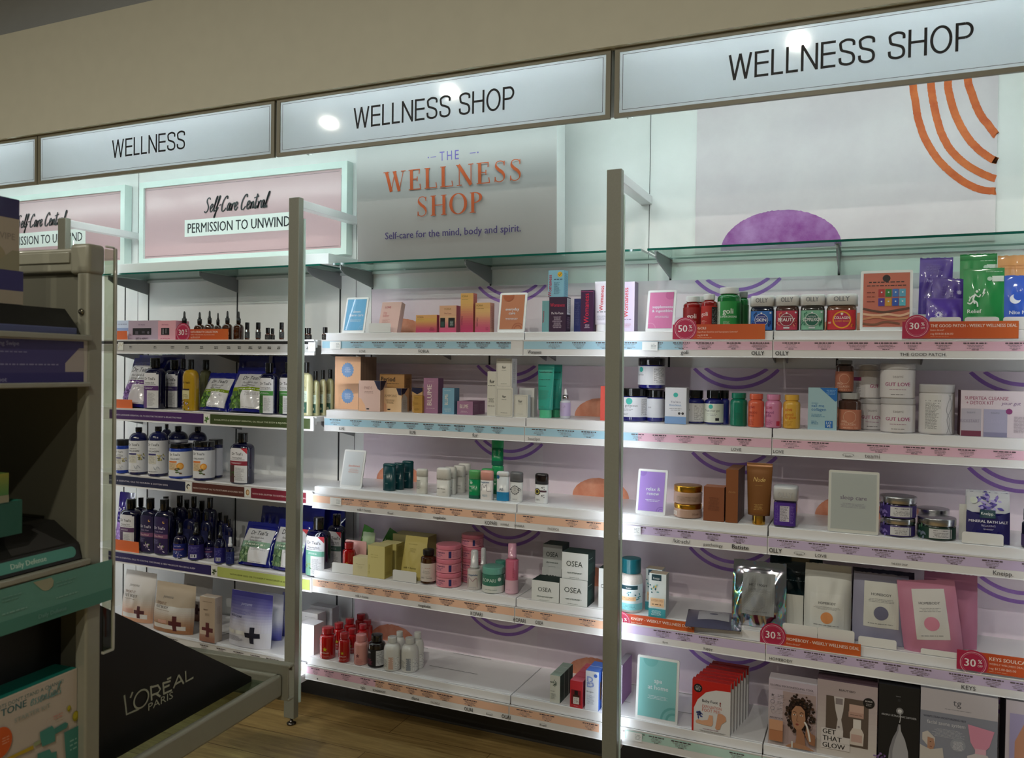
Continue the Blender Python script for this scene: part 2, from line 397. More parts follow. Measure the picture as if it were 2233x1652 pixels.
# ---- lit sign boxes
SB = [(-4.97, -3.580, None), (-3.574, -2.188, 'WELLNESS'), (-2.176, -.800, 'WELLNESS SHOP'), (-.786, .600, 'WELLNESS SHOP')]
SPX = {1: ((243, 341), (403, 325)), 2: ((770, 276), (1121, 238)), 3: ((1588, 173), (2122, 106))}
SLAB = ['blank end of a lit sign box at the left edge of the photo', 'lit sign box reading just WELLNESS, above the navy bath range',
        'lit sign box with two words in black, above the centre bay', 'largest lit sign box, above the right bay at top right']
def grot(d, s, u0, u1, v, h, c, wd=.105):
    """plain grotesque capitals drawn with an even pen"""
    A = {'W': 1.10, 'E': .64, 'L': .54, 'N': .74, 'S': .70, 'H': .74, 'O': .86, 'P': .68, ' ': .28}
    g = .13; tot = sum(A[k]+g for k in s)-g; k = (u1-u0)/tot; x = u0; t = wd/2
    def seg(*P): d.stroke([(x+p[0]*k, v+p[1]*h) for p in P], wd*h*.92, c)
    def cur(P): d.stroke([(x+p[0]*k, v+p[1]*h) for p in P], wd*h*.92, c, smoothn=6)
    for ch in s:
        w = A[ch]
        if ch == 'W':
            for p, q in (((0+t, 1), (w*.26, 0)), ((w*.26, 0), (w*.5, 1)), ((w*.5, 1), (w*.74, 0)), ((w*.74, 0), (w-t, 1))): seg(p, q)
        elif ch == 'E': seg((t, 0), (t, 1)); [seg((t, y), (w, y)) for y in (t, .53, 1-t)]
        elif ch == 'L': seg((t, 0), (t, 1)); seg((t, t), (w, t))
        elif ch == 'N': seg((t, 0), (t, 1)); seg((w-t, 0), (w-t, 1)); seg((t, 1-t*.6), (w-t, t*.6))
        elif ch == 'H': seg((t, 0), (t, 1)); seg((w-t, 0), (w-t, 1)); seg((t, .53), (w-t, .53))
        elif ch == 'O': cur([(w/2+(w/2-t)*math.cos(2*PI*i/20), .5+(.505-t)*math.sin(2*PI*i/20)) for i in range(21)])
        elif ch == 'P': seg((t, 0), (t, 1)); seg((t, 1-t), (w*.55, 1-t)); seg((t, .46), (w*.55, .46)); cur([(w*.55+(w*.45-t)*math.sin(PI*i/8), .705+.243*math.cos(PI*i/8)) for i in range(9)])
        elif ch == 'S': cur([(w-t, .72), (w*.88, .89), (w*.5, .955), (w*.14, .87), (t*1.6, .72), (w*.2, .58), (w*.5, .51), (w*.82, .42), (w-t, .26), (w*.84, .10), (w*.5, .045), (w*.14, .12), (t, .31)])
        x += (w+g)*k
def sign_face():
    if 'sign_panel' in _M: return _M['sign_panel']
    M = bpy.data.materials.new('sign_panel'); M.use_nodes = True; nt = M.node_tree
    for n in list(nt.nodes): nt.nodes.remove(n)
    o = nt.nodes.new('ShaderNodeOutputMaterial'); t = nt.nodes.new('ShaderNodeBsdfTranslucent'); d_ = nt.nodes.new('ShaderNodeBsdfDiffuse'); g = nt.nodes.new('ShaderNodeBsdfGlossy')
    t.inputs[0].default_value = rgb('#e4ecf2'); d_.inputs[0].default_value = rgb('#dfe3e6'); g.inputs['Roughness'].default_value = .05
    x = nt.nodes.new('ShaderNodeMixShader'); x.inputs[0].default_value = .45; nt.links.new(t.outputs[0], x.inputs[1]); nt.links.new(d_.outputs[0], x.inputs[2])
    f = nt.nodes.new('ShaderNodeFresnel'); f.inputs[0].default_value = 1.45; y = nt.nodes.new('ShaderNodeMixShader')
    nt.links.new(f.outputs[0], y.inputs[0]); nt.links.new(x.outputs[0], y.inputs[1]); nt.links.new(g.outputs[0], y.inputs[2]); nt.links.new(y.outputs[0], o.inputs[0])
    _M['sign_panel'] = M; return M
for i, (x0, x1, s) in enumerate(SB):
    xc = (x0+x1)/2; hw = (x1-x0)/2
    t = thing('sign_box', SLAB[i], 'sign', (xc, 2.58, .822), group='lit sign boxes along the top')
    fm = mat('#8a8674', .4)
    a = MB()
    for q in ((-hw, hw, 0, .014), (-hw, hw, .213, .226)): a.box(q[0], q[1], 0, .012, q[2], q[3], fm)
    for q in ((-hw, -hw+.016), (hw-.016, hw)): a.box(q[0], q[1], 0, .012, .014, .213, fm)
    a.build('frame', t)
    a = MB(); a.box(-hw+.012, hw-.012, .004, .0045, .010, .216, sign_face())
    d = D(a, front(.004)); k = '#10131a'
    e = .026
    for q in ((-hw+e, .024, hw-e, .0253), (-hw+e, .2035, hw-e, .2048), (-hw+e, .024, -hw+e+.0016, .2048), (hw-e-.0016, .024, hw-e, .2048)): d.rect(*q, k)
    if s:
        p0 = atY(*SPX[i][0], 2.58); p1 = atY(*SPX[i][1], 2.58); grot(d, s, p0.x-xc, p1.x-xc, (p0.z+p1.z)/2-.822-.003, .079, k)
    tag(a.build('sign_panel', t), label='glossy white panel with a thin black border')
    b = MB(); hs = mat('#e8eeee', .6)
    b.prism_x([(.010, .004), (.010, .008), (.13, .050), (.13, .224), (.134, .224), (.134, .046)], -hw, hw, hs)      # back and sloping floor
    b.box(-hw, hw, .008, .40, .224, .228, hs); b.box(-hw, -hw+.002, .010, .22, .06, .224, hs); b.box(hw-.002, hw, .010, .22, .06, .224, hs)
    b.prism_x([(.010, .008), (.13, .050), (.13, .06), (.01, .06)], -hw, -hw+.002, hs); b.prism_x([(.010, .008), (.13, .050), (.13, .06), (.01, .06)], hw-.002, hw, hs); b.build('light_housing', t)
    led('inner_tube', -hw+.03, hw-.03, .050, .056, .205, .211, t, 180*LED, '#fffdf8')
    led('led_strip', -hw+.02, hw-.02, .150, .185, .085, .090, t, 10*LED, '#f0fffb')

# ---- glass top shelves
GL = clear_mat('shelf_glass', '#dfeee8'); GE = mat('#0e5a4e', .1, coat=.5)
BR = mat('#8f9093', .35, metal=.6)
def bracket(p, X, h=.075, dep=.27, z=0.):
    b = MB(); y1 = 0
    b.prism_x([(y1-dep, z), (y1-dep, z-.018), (y1-dep+.03, z-.034), (y1, z-h), (y1, z)], X-.0022, X+.0022, BR)
    b.box(X-.008, X+.008, -dep+.005, -.004, z-.003, z-.0006, 'm:#b9babd')
    return b.build('bracket', p)
def glass_shelf(x0, x1, yf, br, lab):
    t = thing('glass_shelf', lab, 'shelf', ((x0+x1)/2, WALL, .425), group='glass top shelves')
    w = (x1-x0)/2; f = yf-WALL; a = MB()
    v = [(x, y, z) for z in (0, .008) for y in (f, -.004) for x in (-w, w)]
    a.add(v, [(4, 5, 7, 6), (1, 0, 2, 3)], GL); a.add(v, [(0, 1, 5, 4), (1, 3, 7, 5), (2, 0, 4, 6), (3, 2, 6, 7)], GE); a.build('glass_pane', t)
    for X in br: bracket(t, X-(x0+x1)/2, .075, .25)
    b = MB(); b.box(-w, w, -.012, 0, -.012, 0, mat('#c3c9c9')); b.build('rear_rail', t)
glass_shelf(-3.54, -2.180, 2.87, (-3.482, -2.882, -2.262), 'glass shelf under the white riser board, navy bath bay')
glass_shelf(-2.113, -.764, 2.87, (-2.087, -1.487), 'glass shelf carrying the big lettered grey-white board')
glass_shelf(-.742, .62, 2.87, (-.716, -.109), 'glass shelf below the purple and orange wall poster')
a = MB(); a.bbox(-.695, .695, -.12, .12, 0, .045, mat('#e3ecec', .4), .001)
tag(place(a.build('riser_board'), (-2.835, 2.998, .433)), 'long white riser board lying on the left glass shelf', 'board')

# ---- things standing on / hanging above the glass
def wallspot(x, y, Y): p = atY(x, y, Y); return p.x, p.z
# pink framed prints
def care_frame(x0, lab):
    w, zb, h = 1.30, .505, .425
    t = thing('picture_frame', lab, 'picture', (x0+w/2, WALL, zb), group='pink prints in white frames')
    a = MB(); f = mat('#dff0ec', .35)
    e = .03
    for q in ((-w/2, w/2, 0, e), (-w/2, w/2, h-e, h), (-w/2, -w/2+e, e, h-e), (w/2-e, w/2, e, h-e)): a.box(q[0], q[1], -.05, -.004, q[2], q[3], f)
    a.build('frame', t)
    a = MB(); a.box(-w/2+e-.003, w/2-e+.003, -.038, -.03, e-.003, h-e+.003, mat('#cfb0b5', .22))
    d = D(a, front(-.038)); k = '#1a2226'
    W = w-2*e
    for q in ((-.5, -.5, .5, -.4975), (-.5, .4975, .5, .5)): pass
    d.rect(-W/2+.006, h-e-.012, W/2-.02, h-e-.0105, '#5c5058'); d.rect(W/2-.010, e+.012, W/2-.0085, h-e-.03, '#5c5058'); d.rect(-W/2+.006, e+.010, W/2-.02, e+.0115, '#5c5058')
    bx0, bx1 = -.345, .345
    d.rect(bx0, .13, bx1, .215, '#eef4f0'); d.fit('PERMISSION TO UNWIND', bx0+.02, bx1-.025, .148, .048, k, bold=True)
    script(d, -.215, .245, .070, k)
    a.build('print', t)
SCR = {  # pen strokes, unit cap height, (advance, strokes)
 'S': (.62, [[(.55, .88), (.42, 1.02), (.22, .95), (.18, .75), (.32, .55), (.42, .35), (.35, .1), (.15, -.02), (0, .1)]]),
 'e': (.40, [[(.02, .22), (.2, .3), (.32, .45), (.24, .56), (.1, .48), (.04, .25), (.12, .02), (.28, .05), (.4, .22)]]),
 'l': (.30, [[(.0, .2), (.2, .6), (.34, 1.0), (.3, 1.08), (.18, .8), (.1, .3), (.12, .03), (.26, .12)]]),
 'f': (.34, [[(.0, .2), (.22, .65), (.36, 1.02), (.28, 1.06), (.16, .6), (.02, -.25), (-.06, -.42), (-.08, -.3), (.08, .0), (.3, .3)]]),
 '-': (.30, [[(.02, .42), (.24, .48)]]),
 'C': (.66, [[(.6, .82), (.56, 1.02), (.38, .98), (.16, .7), (.06, .35), (.12, .04), (.32, .0), (.56, .22)]]),
 'a': (.46, [[(.34, .5), (.18, .52), (.04, .28), (.08, .02), (.24, .14), (.36, .5), (.32, .12), (.38, .02), (.48, .16)]]),
 'r': (.38, [[(.04, .48), (.1, .3), (.06, .0), (.14, .32), (.3, .52), (.38, .44)]]),
 'n': (.46, [[(.04, .48), (.1, .3), (.06, .0), (.16, .36), (.3, .5), (.34, .3), (.32, .04), (.46, .14)]]),
 't': (.36, [[(.22, 1.0), (.14, .5), (.1, .06), (.2, .02), (.34, .2)], [(-.12, .72), (.42, .84)]]),
 's': (.34, [[(.26, .5), (.12, .5), (.1, .36), (.24, .22), (.2, .02), (.02, .04)]]),
 'i': (.22, [[(.08, .45), (.06, .1), (.12, .02), (.22, .16)], [(.13, .66), (.15, .7)]]),
 'u': (.46, [[(.06, .5), (.04, .14), (.14, .02), (.3, .3), (.36, .5), (.32, .1), (.42, .04)]]),
 'd': (.46, [[(.34, .5), (.16, .5), (.04, .26), (.08, .02), (.26, .2), (.44, 1.05), (.34, .2), (.4, .02), (.5, .16)]]),
 'N': (.66, [[(.04, .0), (.16, .95), (.42, .05), (.56, 1.05), (.64, 1.1)]]), ' ': (.34, [])}
def script(d, u, v, h, c, s='Self-Care Central', sl=.22, wd=.085, sp=.92):
    for ch in s:
        adv, st = SCR[ch]
        for q in st: d.stroke([(u+(x+sl*y)*h*.78, v+y*h) for x, y in q], wd*h, c, smoothn=4, wfn=lambda n: .7+.75*abs(n.y))
        u += adv*h*.86*sp
care_frame(-3.500, 'framed pink print with black brush lettering above the white riser board')
care_frame(-4.905, 'framed pink print cut by the pale display stand at the left')

# serif poster board "THE WELLNESS SHOP"
def serif(d, s, u0, u1, v, h, c, th=.16, tn=.035, gap=.10):
    A = {'W': 1.22, 'E': .70, 'L': .68, 'N': .88, 'S': .60, 'H': .90, 'O': .92, 'P': .68, 'A': .85, 'F': .62, 'R': .75, 'I': .3, 'V': .8, 'm': 1}
    tot = sum(A[k] for k in s)+gap*(len(s)-1)*1.6; k = (u1-u0)/tot; x = u0
    def seg(p, q, w):
        d.stroke([(x+p[0]*k, v+p[1]*h), (x+q[0]*k, v+q[1]*h)], w*k, c)
    def sf(cx, y, w=.26): seg((cx-w/2, y), (cx+w/2, y), tn*1.1)
    for ch in s:
        e = .02
        if ch == 'W':
            for p, q, w in (((.14, 1), (.40, 0), th), ((.40, 0), (.62, 1), tn), ((.58, 1), (.84, 0), th), ((.84, 0), (1.08, 1), tn)): seg(p, q, w)
            sf(.14, 1-e, .32); sf(1.08, 1-e, .26); sf(.6, 1-e, .22)
        elif ch in 'ELF':
            seg((.14, 0), (.14, 1), th); sf(.14, e, .30); sf(.14, 1-e, .30)
            if ch in 'EL': seg((.14, e), (.62, e), tn*1.2); seg((.64, 0), (.60, .27), tn*1.3)
            if ch in 'EF': seg((.14, 1-e), (.58, 1-e), tn*1.2); seg((.58, 1), (.56, .76), tn*1.3); seg((.14, .52), (.46, .52), tn*1.2); seg((.46, .64), (.46, .40), tn*1.3)
        elif ch == 'N':
            seg((.14, 0), (.14, 1), tn*1.2); seg((.74, 0), (.74, 1), tn*1.2); seg((.10, 1), (.74, 0), th); sf(.14, e); sf(.74, 1-e); sf(.08, 1-e, .2)
        elif ch == 'H':
            seg((.16, 0), (.16, 1), th); seg((.74, 0), (.74, 1), th); seg((.16, .51), (.74, .51), tn*1.2)
            for cx in (.16, .74): sf(cx, e, .3); sf(cx, 1-e, .3)
        elif ch == 'O':
            n = 36; pts = [(x+k*(.46+.40*math.cos(2*PI*i/n)), v+h*(.5+.50*math.sin(2*PI*i/n))) for i in range(n+1)]
            d.stroke(pts, k, c, wfn=lambda q: tn+(th-tn)*abs(q.y)**1.6)
        elif ch == 'P':
            seg((.16, 0), (.16, 1), th); sf(.16, e, .32); sf(.16, 1-e, .3)
            pts = [(x+k*(.16+.42*math.sin(PI*i/16)**.8), v+h*(.74+.25*math.cos(PI*i/16))) for i in range(17)]
            d.stroke(pts, k, c, wfn=lambda q: tn+(th-tn)*abs(q.y)**1.6)
        elif ch == 'S':
            P = [(.50, .80), (.46, .93), (.30, .985), (.13, .93), (.10, .76), (.22, .60), (.40, .46), (.50, .28), (.46, .10), (.28, .015), (.10, .08), (.06, .24)]
            d.stroke([(x+k*a, v+h*b) for a, b in P], k, c, smoothn=5, wfn=lambda q: tn*1.2+(th*.95-tn)*max(0, min(1, (-q.y*.6+q.x*.8)*(.9)))**2)
            seg((.51, .98), (.50, .76), tn*1.3); seg((.05, .02), (.06, .26), tn*1.3)
        x += (A[ch]+gap*1.6)*k
t = thing('shop_board', 'large grey-white board with orange serif lettering, standing on the glass shelf', 'sign', (-1.553, 2.90, .433), rotx=math.radians(2.4))
a = MB(); a.box(-.452, .452, 0, .09, 0, .56, mat('#9a9a9a', .5, noise=(4, .05)), mat('#d9dddd', .5))
d = D(a, front(0))
def bd(x, y): p = atY(x, y, 2.895); return p.x+1.553, p.z-.433
u0, v0 = bd(962, 352); u1, v1 = bd(1003, 352); d.fit('T', u0, u0+.022, v0, .036, '#5a4e98'); d.fit('H', u0+.033, u0+.056, v0, .036, '#5a4e98'); d.fit('E', u0+.069, u0+.087, v0, .036, '#5a4e98')
for q in ((-.062, -.028), (.116, .150)): d.rect(u0+q[0]+.02, v0+.017, u0+q[1]+.012, v0+.0195, '#5a4e98')
for q in (-.052, .172): d.disc(u0+q, v0+.018, .003, '#5a4e98')
u0, v0 = bd(840, 418); u1, v1 = bd(1141, 396); serif(d, 'WELLNESS', u0, u1, (v0+v1)/2, .082, '#a8470f')
u0, v0 = bd(912, 472); u1, v1 = bd(1055, 464); serif(d, 'SHOP', u0, u1, (v0+v1)/2, .080, '#a8470f')
u0, v0 = bd(842, 521); u1, v1 = bd(1138, 506); d.fit('Self-care for the mind, body and spirit.', u0, u1, (v0+v1)/2, .028, '#41346f', bold=True)
a.build('board', t)

# big wall poster
def watercolour(name, c1, c2, sc, r=.6):
    M = bpy.data.materials.new(name); M.use_nodes = True; nt = M.node_tree; b = nt.nodes['Principled BSDF']
    n = nt.nodes.new('ShaderNodeTexNoise'); n.inputs['Scale'].default_value = sc; n.inputs['Detail'].default_value = 8; n.inputs['Roughness'].default_value = .62
    t = nt.nodes.new('ShaderNodeTexCoord'); nt.links.new(t.outputs['Object'], n.inputs['Vector'])
    c = nt.nodes.new('ShaderNodeValToRGB'); c.color_ramp.elements[0].position = .33; c.color_ramp.elements[0].color = rgb(c1); c.color_ramp.elements[1].position = .68; c.color_ramp.elements[1].color = rgb(c2)
    nt.links.new(n.outputs['Fac'], c.inputs[0]); nt.links.new(c.outputs[0], b.inputs['Base Color']); b.inputs['Roughness'].default_value = r
    return M
WP = watercolour('poster_wash', '#d9cfd6', '#e6dfe3', 3.); WV = watercolour('purple_wash', '#84308c', '#b487c4', 9.); WO = watercolour('orange_wash', '#c85a26', '#e07a3c', 14.)
PV = watercolour('arc_purple', '#9868c2', '#aa80d2', 20.); PO = watercolour('blob_orange', '#d98a6c', '#e6a286', 22.); PL = watercolour('panel_wash', '#ead8e6', '#f2e9f1', 2.2, .4)
a = MB(); a.box(-.498, .498, -.006, 0, 0, .60, WP); d = D(a, front(-.006), off=.0006)
def wp(x, y): p = atY(x, y, 3.133); return p.x+.126, p.z-.445
R = random.Random(3)
def rag(P, k=.0022): return [(x+R.uniform(-k, k), y+R.uniform(-k, k)) for x, y in P]
arcs = [[(1991, 185), (1995, 215), (2003, 262), (2021, 310), (2052, 355), (2095, 392), (2135, 412), (2171, 417)],
        [(2030, 178), (2034, 215), (2044, 262), (2057, 300), (2080, 335), (2112, 362), (2145, 380), (2171, 390)],
        [(2067, 174), (2070, 205), (2084, 252), (2107, 295), (2133, 325), (2160, 345), (2172, 350)],
        [(2110, 168), (2118, 200), (2135, 245), (2157, 275), (2172, 295)]]
for P in arcs:
    q = [wp(*p) for p in P]; q = [(q[0][0]-.003, q[0][1]+.14)]+q; fine = []
    for i in range(len(q)-1):
        p0 = Vector(q[max(i-1, 0)]); p1 = Vector(q[i]); p2 = Vector(q[i+1]); p3 = Vector(q[min(i+2, len(q)-1)])
        for s in range(12):
            tt = s/12; z = .5*((2*p1)+(-p0+p2)*tt+(2*p0-5*p1+4*p2-p3)*tt*tt+(-p0+3*p1-3*p2+p3)*tt**3); fine.append((min(z.x, .497), min(z.y, .599)))
    fine.append(q[-1]); d.stroke(rag(fine, .0007), .0235, WO)
c0 = wp(1700, 528); 
pts = [(c0[0]+.212*math.cos(PI*i/90), max(.004, .004+.142*math.sin(PI*i/90)+R.uniform(-.0015, .0015))) for i in range(91)]
d.poly(pts, WV)
tag(place(a.build('wall_poster'), (-.126, WALL-.001, .445)), 'big pale wall poster with orange arcs and purple half disc', 'poster')

# ---- wall graphics behind each shelf row
ROWZ = {1: .135, 2: -.195, 3: -.516, 4: -.873, 5: -1.230}
FR = {1: 2.857, 2: 2.882, 3: 2.807, 4: 2.812, 5: 2.772}
PTOP = {1: .345, 2: .008, 3: -.313, 4: -.675, 5: -1.046}
rn = {1: 'top', 2: 'second', 3: 'third', 4: 'fourth', 5: 'lowest'}; cn = ['beside the navy bath range', 'behind the middle of the wall', 'in the right bay', 'at the right edge']
for ci, x0 in enumerate((-2.090, -1.232, -.305)):
    for r in range(1, 6):
        YP = {1: 3.139, 2: 3.135, 3: 3.125, 4: 3.11, 5: 3.09}[r]; xx = x0 if ci else {1: -2.09, 2: -2.105, 3: -2.115, 4: -2.125, 5: -2.13}[r]; w = .927 if ci else -1.232-xx; zb = ROWZ[r]-.03; hh = PTOP[r]-zb
        if ci == 3: w = .35
        a = MB(); a.box(-w/2, w/2, -.0035, 0 if r < 3 else WALL-YP-.002, 0, hh, PL, mat('#cfc6d2')); d = D(a, front(-.0035), off=.0003)
        if ci < 3:
            cx = w/2-.158; cz = hh+.134
            for rr in (.207, .177): d.ring(cx, cz, rr-.007, rr+.006, PV, PI*1.02, PI*1.98, 64, clip=(-w/2, 0, w/2, hh-.001))
        bx = -w/2+(.25 if ci else w-.927+.235); bz = .0
        P = [(bx+.118*math.cos(PI*i/40), bz+.03+.075*math.sin(PI*i/40)*(1+R.uniform(-.02, .02))) for i in range(41)]
        d.poly([(P[0][0], bz)]+P+[(P[-1][0], bz)], PO)
        if r in (1, 3) and ci < 3: d.rect(w/2-.055, hh-.006, w/2-.01, hh-.005, '#3a3040')
        tag(place(a.build('wall_graphic'), (xx+w/2, YP, zb)), 'lilac printed panel %s, behind the %s shelf' % (cn[ci], rn[r]), 'panel', 'printed panels on the back wall')
# ================================================================= SHELVES WITH LABEL RAILS
CA = (230, 540, 4.130); CB = (230, 900, 4.130); CC = (230, 1180, 4.213)
M1 = (680, 560, 3.19); M2 = (680, 750, 3.19); M3 = (680, 940, 3.19); M4 = (680, 1120, 3.19); M5 = (640, 1300, 3.0176)
R1 = (1330, 540, 2.4729); R2 = (1330, 760, 2.4729); R3 = (1330, 970, 2.4729); R4 = (1330, 1190, 2.4729); R5 = (1330, 1380, 2.4729)
def px_of(C, x): return C[0]+x/C[2]
def py_of(C, y): return C[1]+y/C[2]
def railx(C, x, r): return atY(px_of(C, x), 800, FR[r]-.012).x
DARK = '#2b2a2e'
LIP = .031
def shelf(x0, x1, r, lab, bands, logos=(), blocks=True, lw=.060, holder=None, left=False, cutlab=None, notch=True):
    z = ROWZ[r]; yf = FR[r]; xc = (x0+x1)/2; hw = (x1-x0)/2
    t = thing('wall_shelf', lab, 'shelf', (xc, WALL, z), group='metal shelves with label rails')
    a = MB(); y = yf-WALL
    a.bbox(-hw+.001, hw-.001, y+.0121, -.006, -.022, 0, SH, .0015)
    LIP = 0. if x1 < -2.15 else .031
    a.bbox(-hw+.001, hw-.001, y, y+.012, -.034, -.001 if LIP else -.006, SH, .0015)
    k = D(a, lambda u, v, o: (u, v, o), off=.0003)
    if notch:
        q = -hw+.05
        while q < hw-.2:
            k.rect(q, y+.004, q+.18, y+.0052, '#b9bac0'); q += .30
    if r == 5:
        for q in (-hw*.55, hw*.1): k.rect(q, y+.13, q+.22, y+.1325, '#55565c'); k.rect(q+.02, y+.30, q+.2, y+.3025, '#55565c')
    a.build('shelf_board', t)
    h0, h1 = holder or (x0, x1)
    a = MB(); yy = y-.012; zt = -LIP; zb = zt-lw
    u0 = h0-xc; u1 = h1-xc
    a.prism_x([(yy, zb+.003), (yy-.002, zb), (yy+.003, zb-.001), (yy+.009, zb+.002), (yy+.009, zt-.002), (yy-.003, zt+.0005), (yy-.003, zt-.003), (yy, zt-.004)], u0, u1, SH)
    d = D(a, front(yy), off=.0004)
    for b in bands:
        xa, xb, c = b[:3]; va, vb = (b[3:5] if len(b) > 4 else (.42, .90))
        d.rect(max(u0+.001, xa-xc), zb+lw*va, min(u1-.001, xb-xc), zb+lw*vb, c)
    d.off += .0003
    if blocks:
        R = random.Random(int(r*100+x0*37)); q = u0+.03+(.12 if left else 0)
        while q < u1-.07:
            w = R.uniform(.045, .068)
            if R.random() < .88:
                d.lines(q, zb+lw*.76, q+w, zb+lw*.87, 1, '#5a4d55', th=.55)
                d.lines(q+.004, zb+lw*.52, q+w-.004, zb+lw*.75, 3, '#8a7d84', th=.30)
                d.lines(q+w*.35, zb+lw*.45, q+w*.65, zb+lw*.52, 1, '#5a4d55', th=.45)
            q += w+R.uniform(.012, .05)
    for L in logos:
        C, xx, s, wd = L[:4]; hh = L[4] if len(L) > 4 else .011; col = L[5] if len(L) > 5 else DARK; v = L[6] if len(L) > 6 else .14
        X = railx(C, xx, r)-xc
        if s == '*': d.star(X, zb+lw*.2, .005, DARK); continue
        if s == '#':      # small white info card; the printed code on it is left out
            d.rect(X-.028, zb+lw*.36, X+.028, zb+lw*.88, '#f2f4f5'); d.lines(X+.004, zb+lw*.46, X+.025, zb+lw*.78, 4, '#9aa2a8', al='l'); continue
        if s[0] == '[': d.ring(X, zb+lw*.24, wd*.46, wd*.5, DARK, sy=.32); s = s[1:]
        d.text(s, X, zb+lw*v, hh, col, w=wd, bold=(len(L) > 7))
    a.build('label_rail', t)
    for X in (x0+.02, (x0+x1)/2, x1-.02):
        if min(abs(X-s) for s in (-99,)) > 0: bracket(t, X-xc, .085, min(.25, WALL-yf-.03), -.022)
    return t
BL = '#a9d3e8'; PE = '#f0c3a8'; PK = '#e9bdd3'; LI = '#cfbfe4'; MI = '#bfe3dc'
S0, S1, S2, S3 = (-3.54, -2.158), (-2.148, -1.212), (-1.210, -.302), (-.300, .62)
# left (navy bath) bay: its rails stand flush with the shelf surface
RZM, FRM = dict(ROWZ), dict(FR)
RZL = {1: .104, 2: -.224, 3: -.541, 4: -.911, 5: -1.262}; FRL = {k: 2.822 for k in FR}; FRL[5] = 2.79
ROWZ.update(RZL); FR.update(FRL)
t = shelf(S0[0], S0[1], 1, 'top metal shelf of the left bay, dropper bottles on it', [(S0[0], S0[1], '#131417', .70, .90), (S0[0], S0[1], '#b9b9b9', .16, .66)], lw=.066, blocks=False, notch=False,
          logos=[(CA, x, s, .02, .0026, '#222222', .46, 1) for x, s in ()] )
def strip_text(t, r, items, x0, x1, lw=.060):
    """adds the coloured name plates and their words to a rail of the left bay"""
    xc = (S0[0]+S0[1])/2; y = FR[r]-WALL-.012; zb = -lw; a = MB(); d = D(a, front(y), off=.0012)
    for it in items:
        if it[0] == 'plate':
            _, C, xa, xb, c = it; d.rect(railx(C, xa, r)-xc, zb+.008, railx(C, xb, r)-xc, zb+lw-.008, c)
        elif it[0] == 'word':
            _, C, xa, xb, s, c, h = it[:7]; d.fit(s, railx(C, xa, r)-xc, railx(C, xb, r)-xc, zb+lw*.40, h, c, bold=True)
        elif it[0] == 'mini':
            _, C, xa, w = it; X = railx(C, xa, r)-xc; d.lines(X-w/2, zb+lw*.30, X+w/2, zb+lw*.52, 2, '#333333', th=.5)
        elif it[0] == 'pic':
            _, C, xa, kind, c = it; X = railx(C, xa, r)-xc; zz = zb+lw*.5
            d.rect(X-.018, zz-.019, X+.018, zz+.019, '#e9ebe6')
            if kind == 'leaf':
                for q in (.3, 1.2, 2.2, 3.6, 4.6): d.leaf(X, zz-.004, .016, .008, q, c)
            elif kind == 'nut': d.ring(X, zz, .006, .012, c, .5, 5.4); d.disc(X+.002, zz-.006, .006, '#e8dcc4')
            elif kind == 'fig': d.disc(X, zz, .010, c, .013); d.disc(X+.001, zz, .006, '#e7c9a2', .009)
            elif kind == 'curl': d.stroke([(X-.016, zz-.012), (X-.004, zz+.012), (X+.004, zz), (X+.014, zz+.014)], .0016, c, 6)
    a.build('name_plate', t)
strip_text(t, 1, [('mini', CA, x, .022) for x in (228, 446, 604, 734, 866, 998, 1110, 1206, 1306, 1392, 1476, 1562, 1830)]+[('pic', CA, 140, 'curl', '#b9a46a'), ('pic', CA, 1860, 'curl', '#b9a46a'),
     ], 0, 0)
W_ = '#dcd6e6'
t = shelf(*S0, 2, 'second metal shelf of the left bay, salt pouches and bath bottles on it', [], blocks=False, notch=False)
strip_text(t, 2, [('plate', CA, 40, 888, '#4a2466'), ('word', CA, 95, 690, 'WITH LAVENDER ESSENTIAL OIL TO SOOTHE THE BODY & RELAX THE MIND', W_, .0068), ('pic', CA, 918, 'leaf', '#4f7a35'),
     ('plate', CA, 950, 1850, '#3b4a22'), ('word', CA, 988, 1786, 'EUCALYPTUS & SPEARMINT ESSENTIAL OIL RELAX THE BODY & REJUVENATE THE MIND', '#cfd6b8', .0068)], 0, 0)
t = shelf(*S0, 3, 'third metal shelf of the left bay, collagen milk bath and jars on it', [], blocks=False, notch=False)
strip_text(t, 3, [('plate', CB, 40, 728, '#20264a'), ('word', CB, -60, 570, 'WITH COLLAGEN & ESSENTIAL OILS TO NOURISH & SOFTEN SKIN', W_, .0068), ('pic', CB, 758, 'nut', '#2e2a28'),
     ('plate', CB, 792, 1262, '#5a2e28'), ('word', CB, 800, 1252, 'WITH COCONUT OIL TO MOISTURIZE & NOURISH SKIN', '#e2cfc8', .0068), ('pic', CB, 1294, 'fig', '#a8793a'),
     ('plate', CB, 1326, 1820, '#7e1f34'), ('word', CB, 1336, 1816, 'WITH SHEA BUTTER TO SOFTEN & MOISTURIZE SKIN', '#e8ccd0', .0068)], 0, 0)
t = shelf(*S0, 4, 'fourth metal shelf of the left bay, purple bath bottles and green salt pouches on it', [], blocks=False, notch=False)
strip_text(t, 4, [('plate', CB, 40, 968, '#2b2260'), ('word', CB, -20, 826, 'WITH MELATONIN & ESSENTIAL OILS TO SOOTHE THE SENSES & HELP PROMOTE PEACEFUL SLEEP', W_, .0068), ('pic', CB, 998, 'leaf', '#4a5a3a'),
     ('plate', CB, 1028, 1862, '#b9c56a'), ('word', CB, 1140, 1760, 'WITH HEMP SEED OIL TO DEEPLY MOISTURIZE & SOOTHE SKIN', '#4c5228', .0068)], 0, 0)
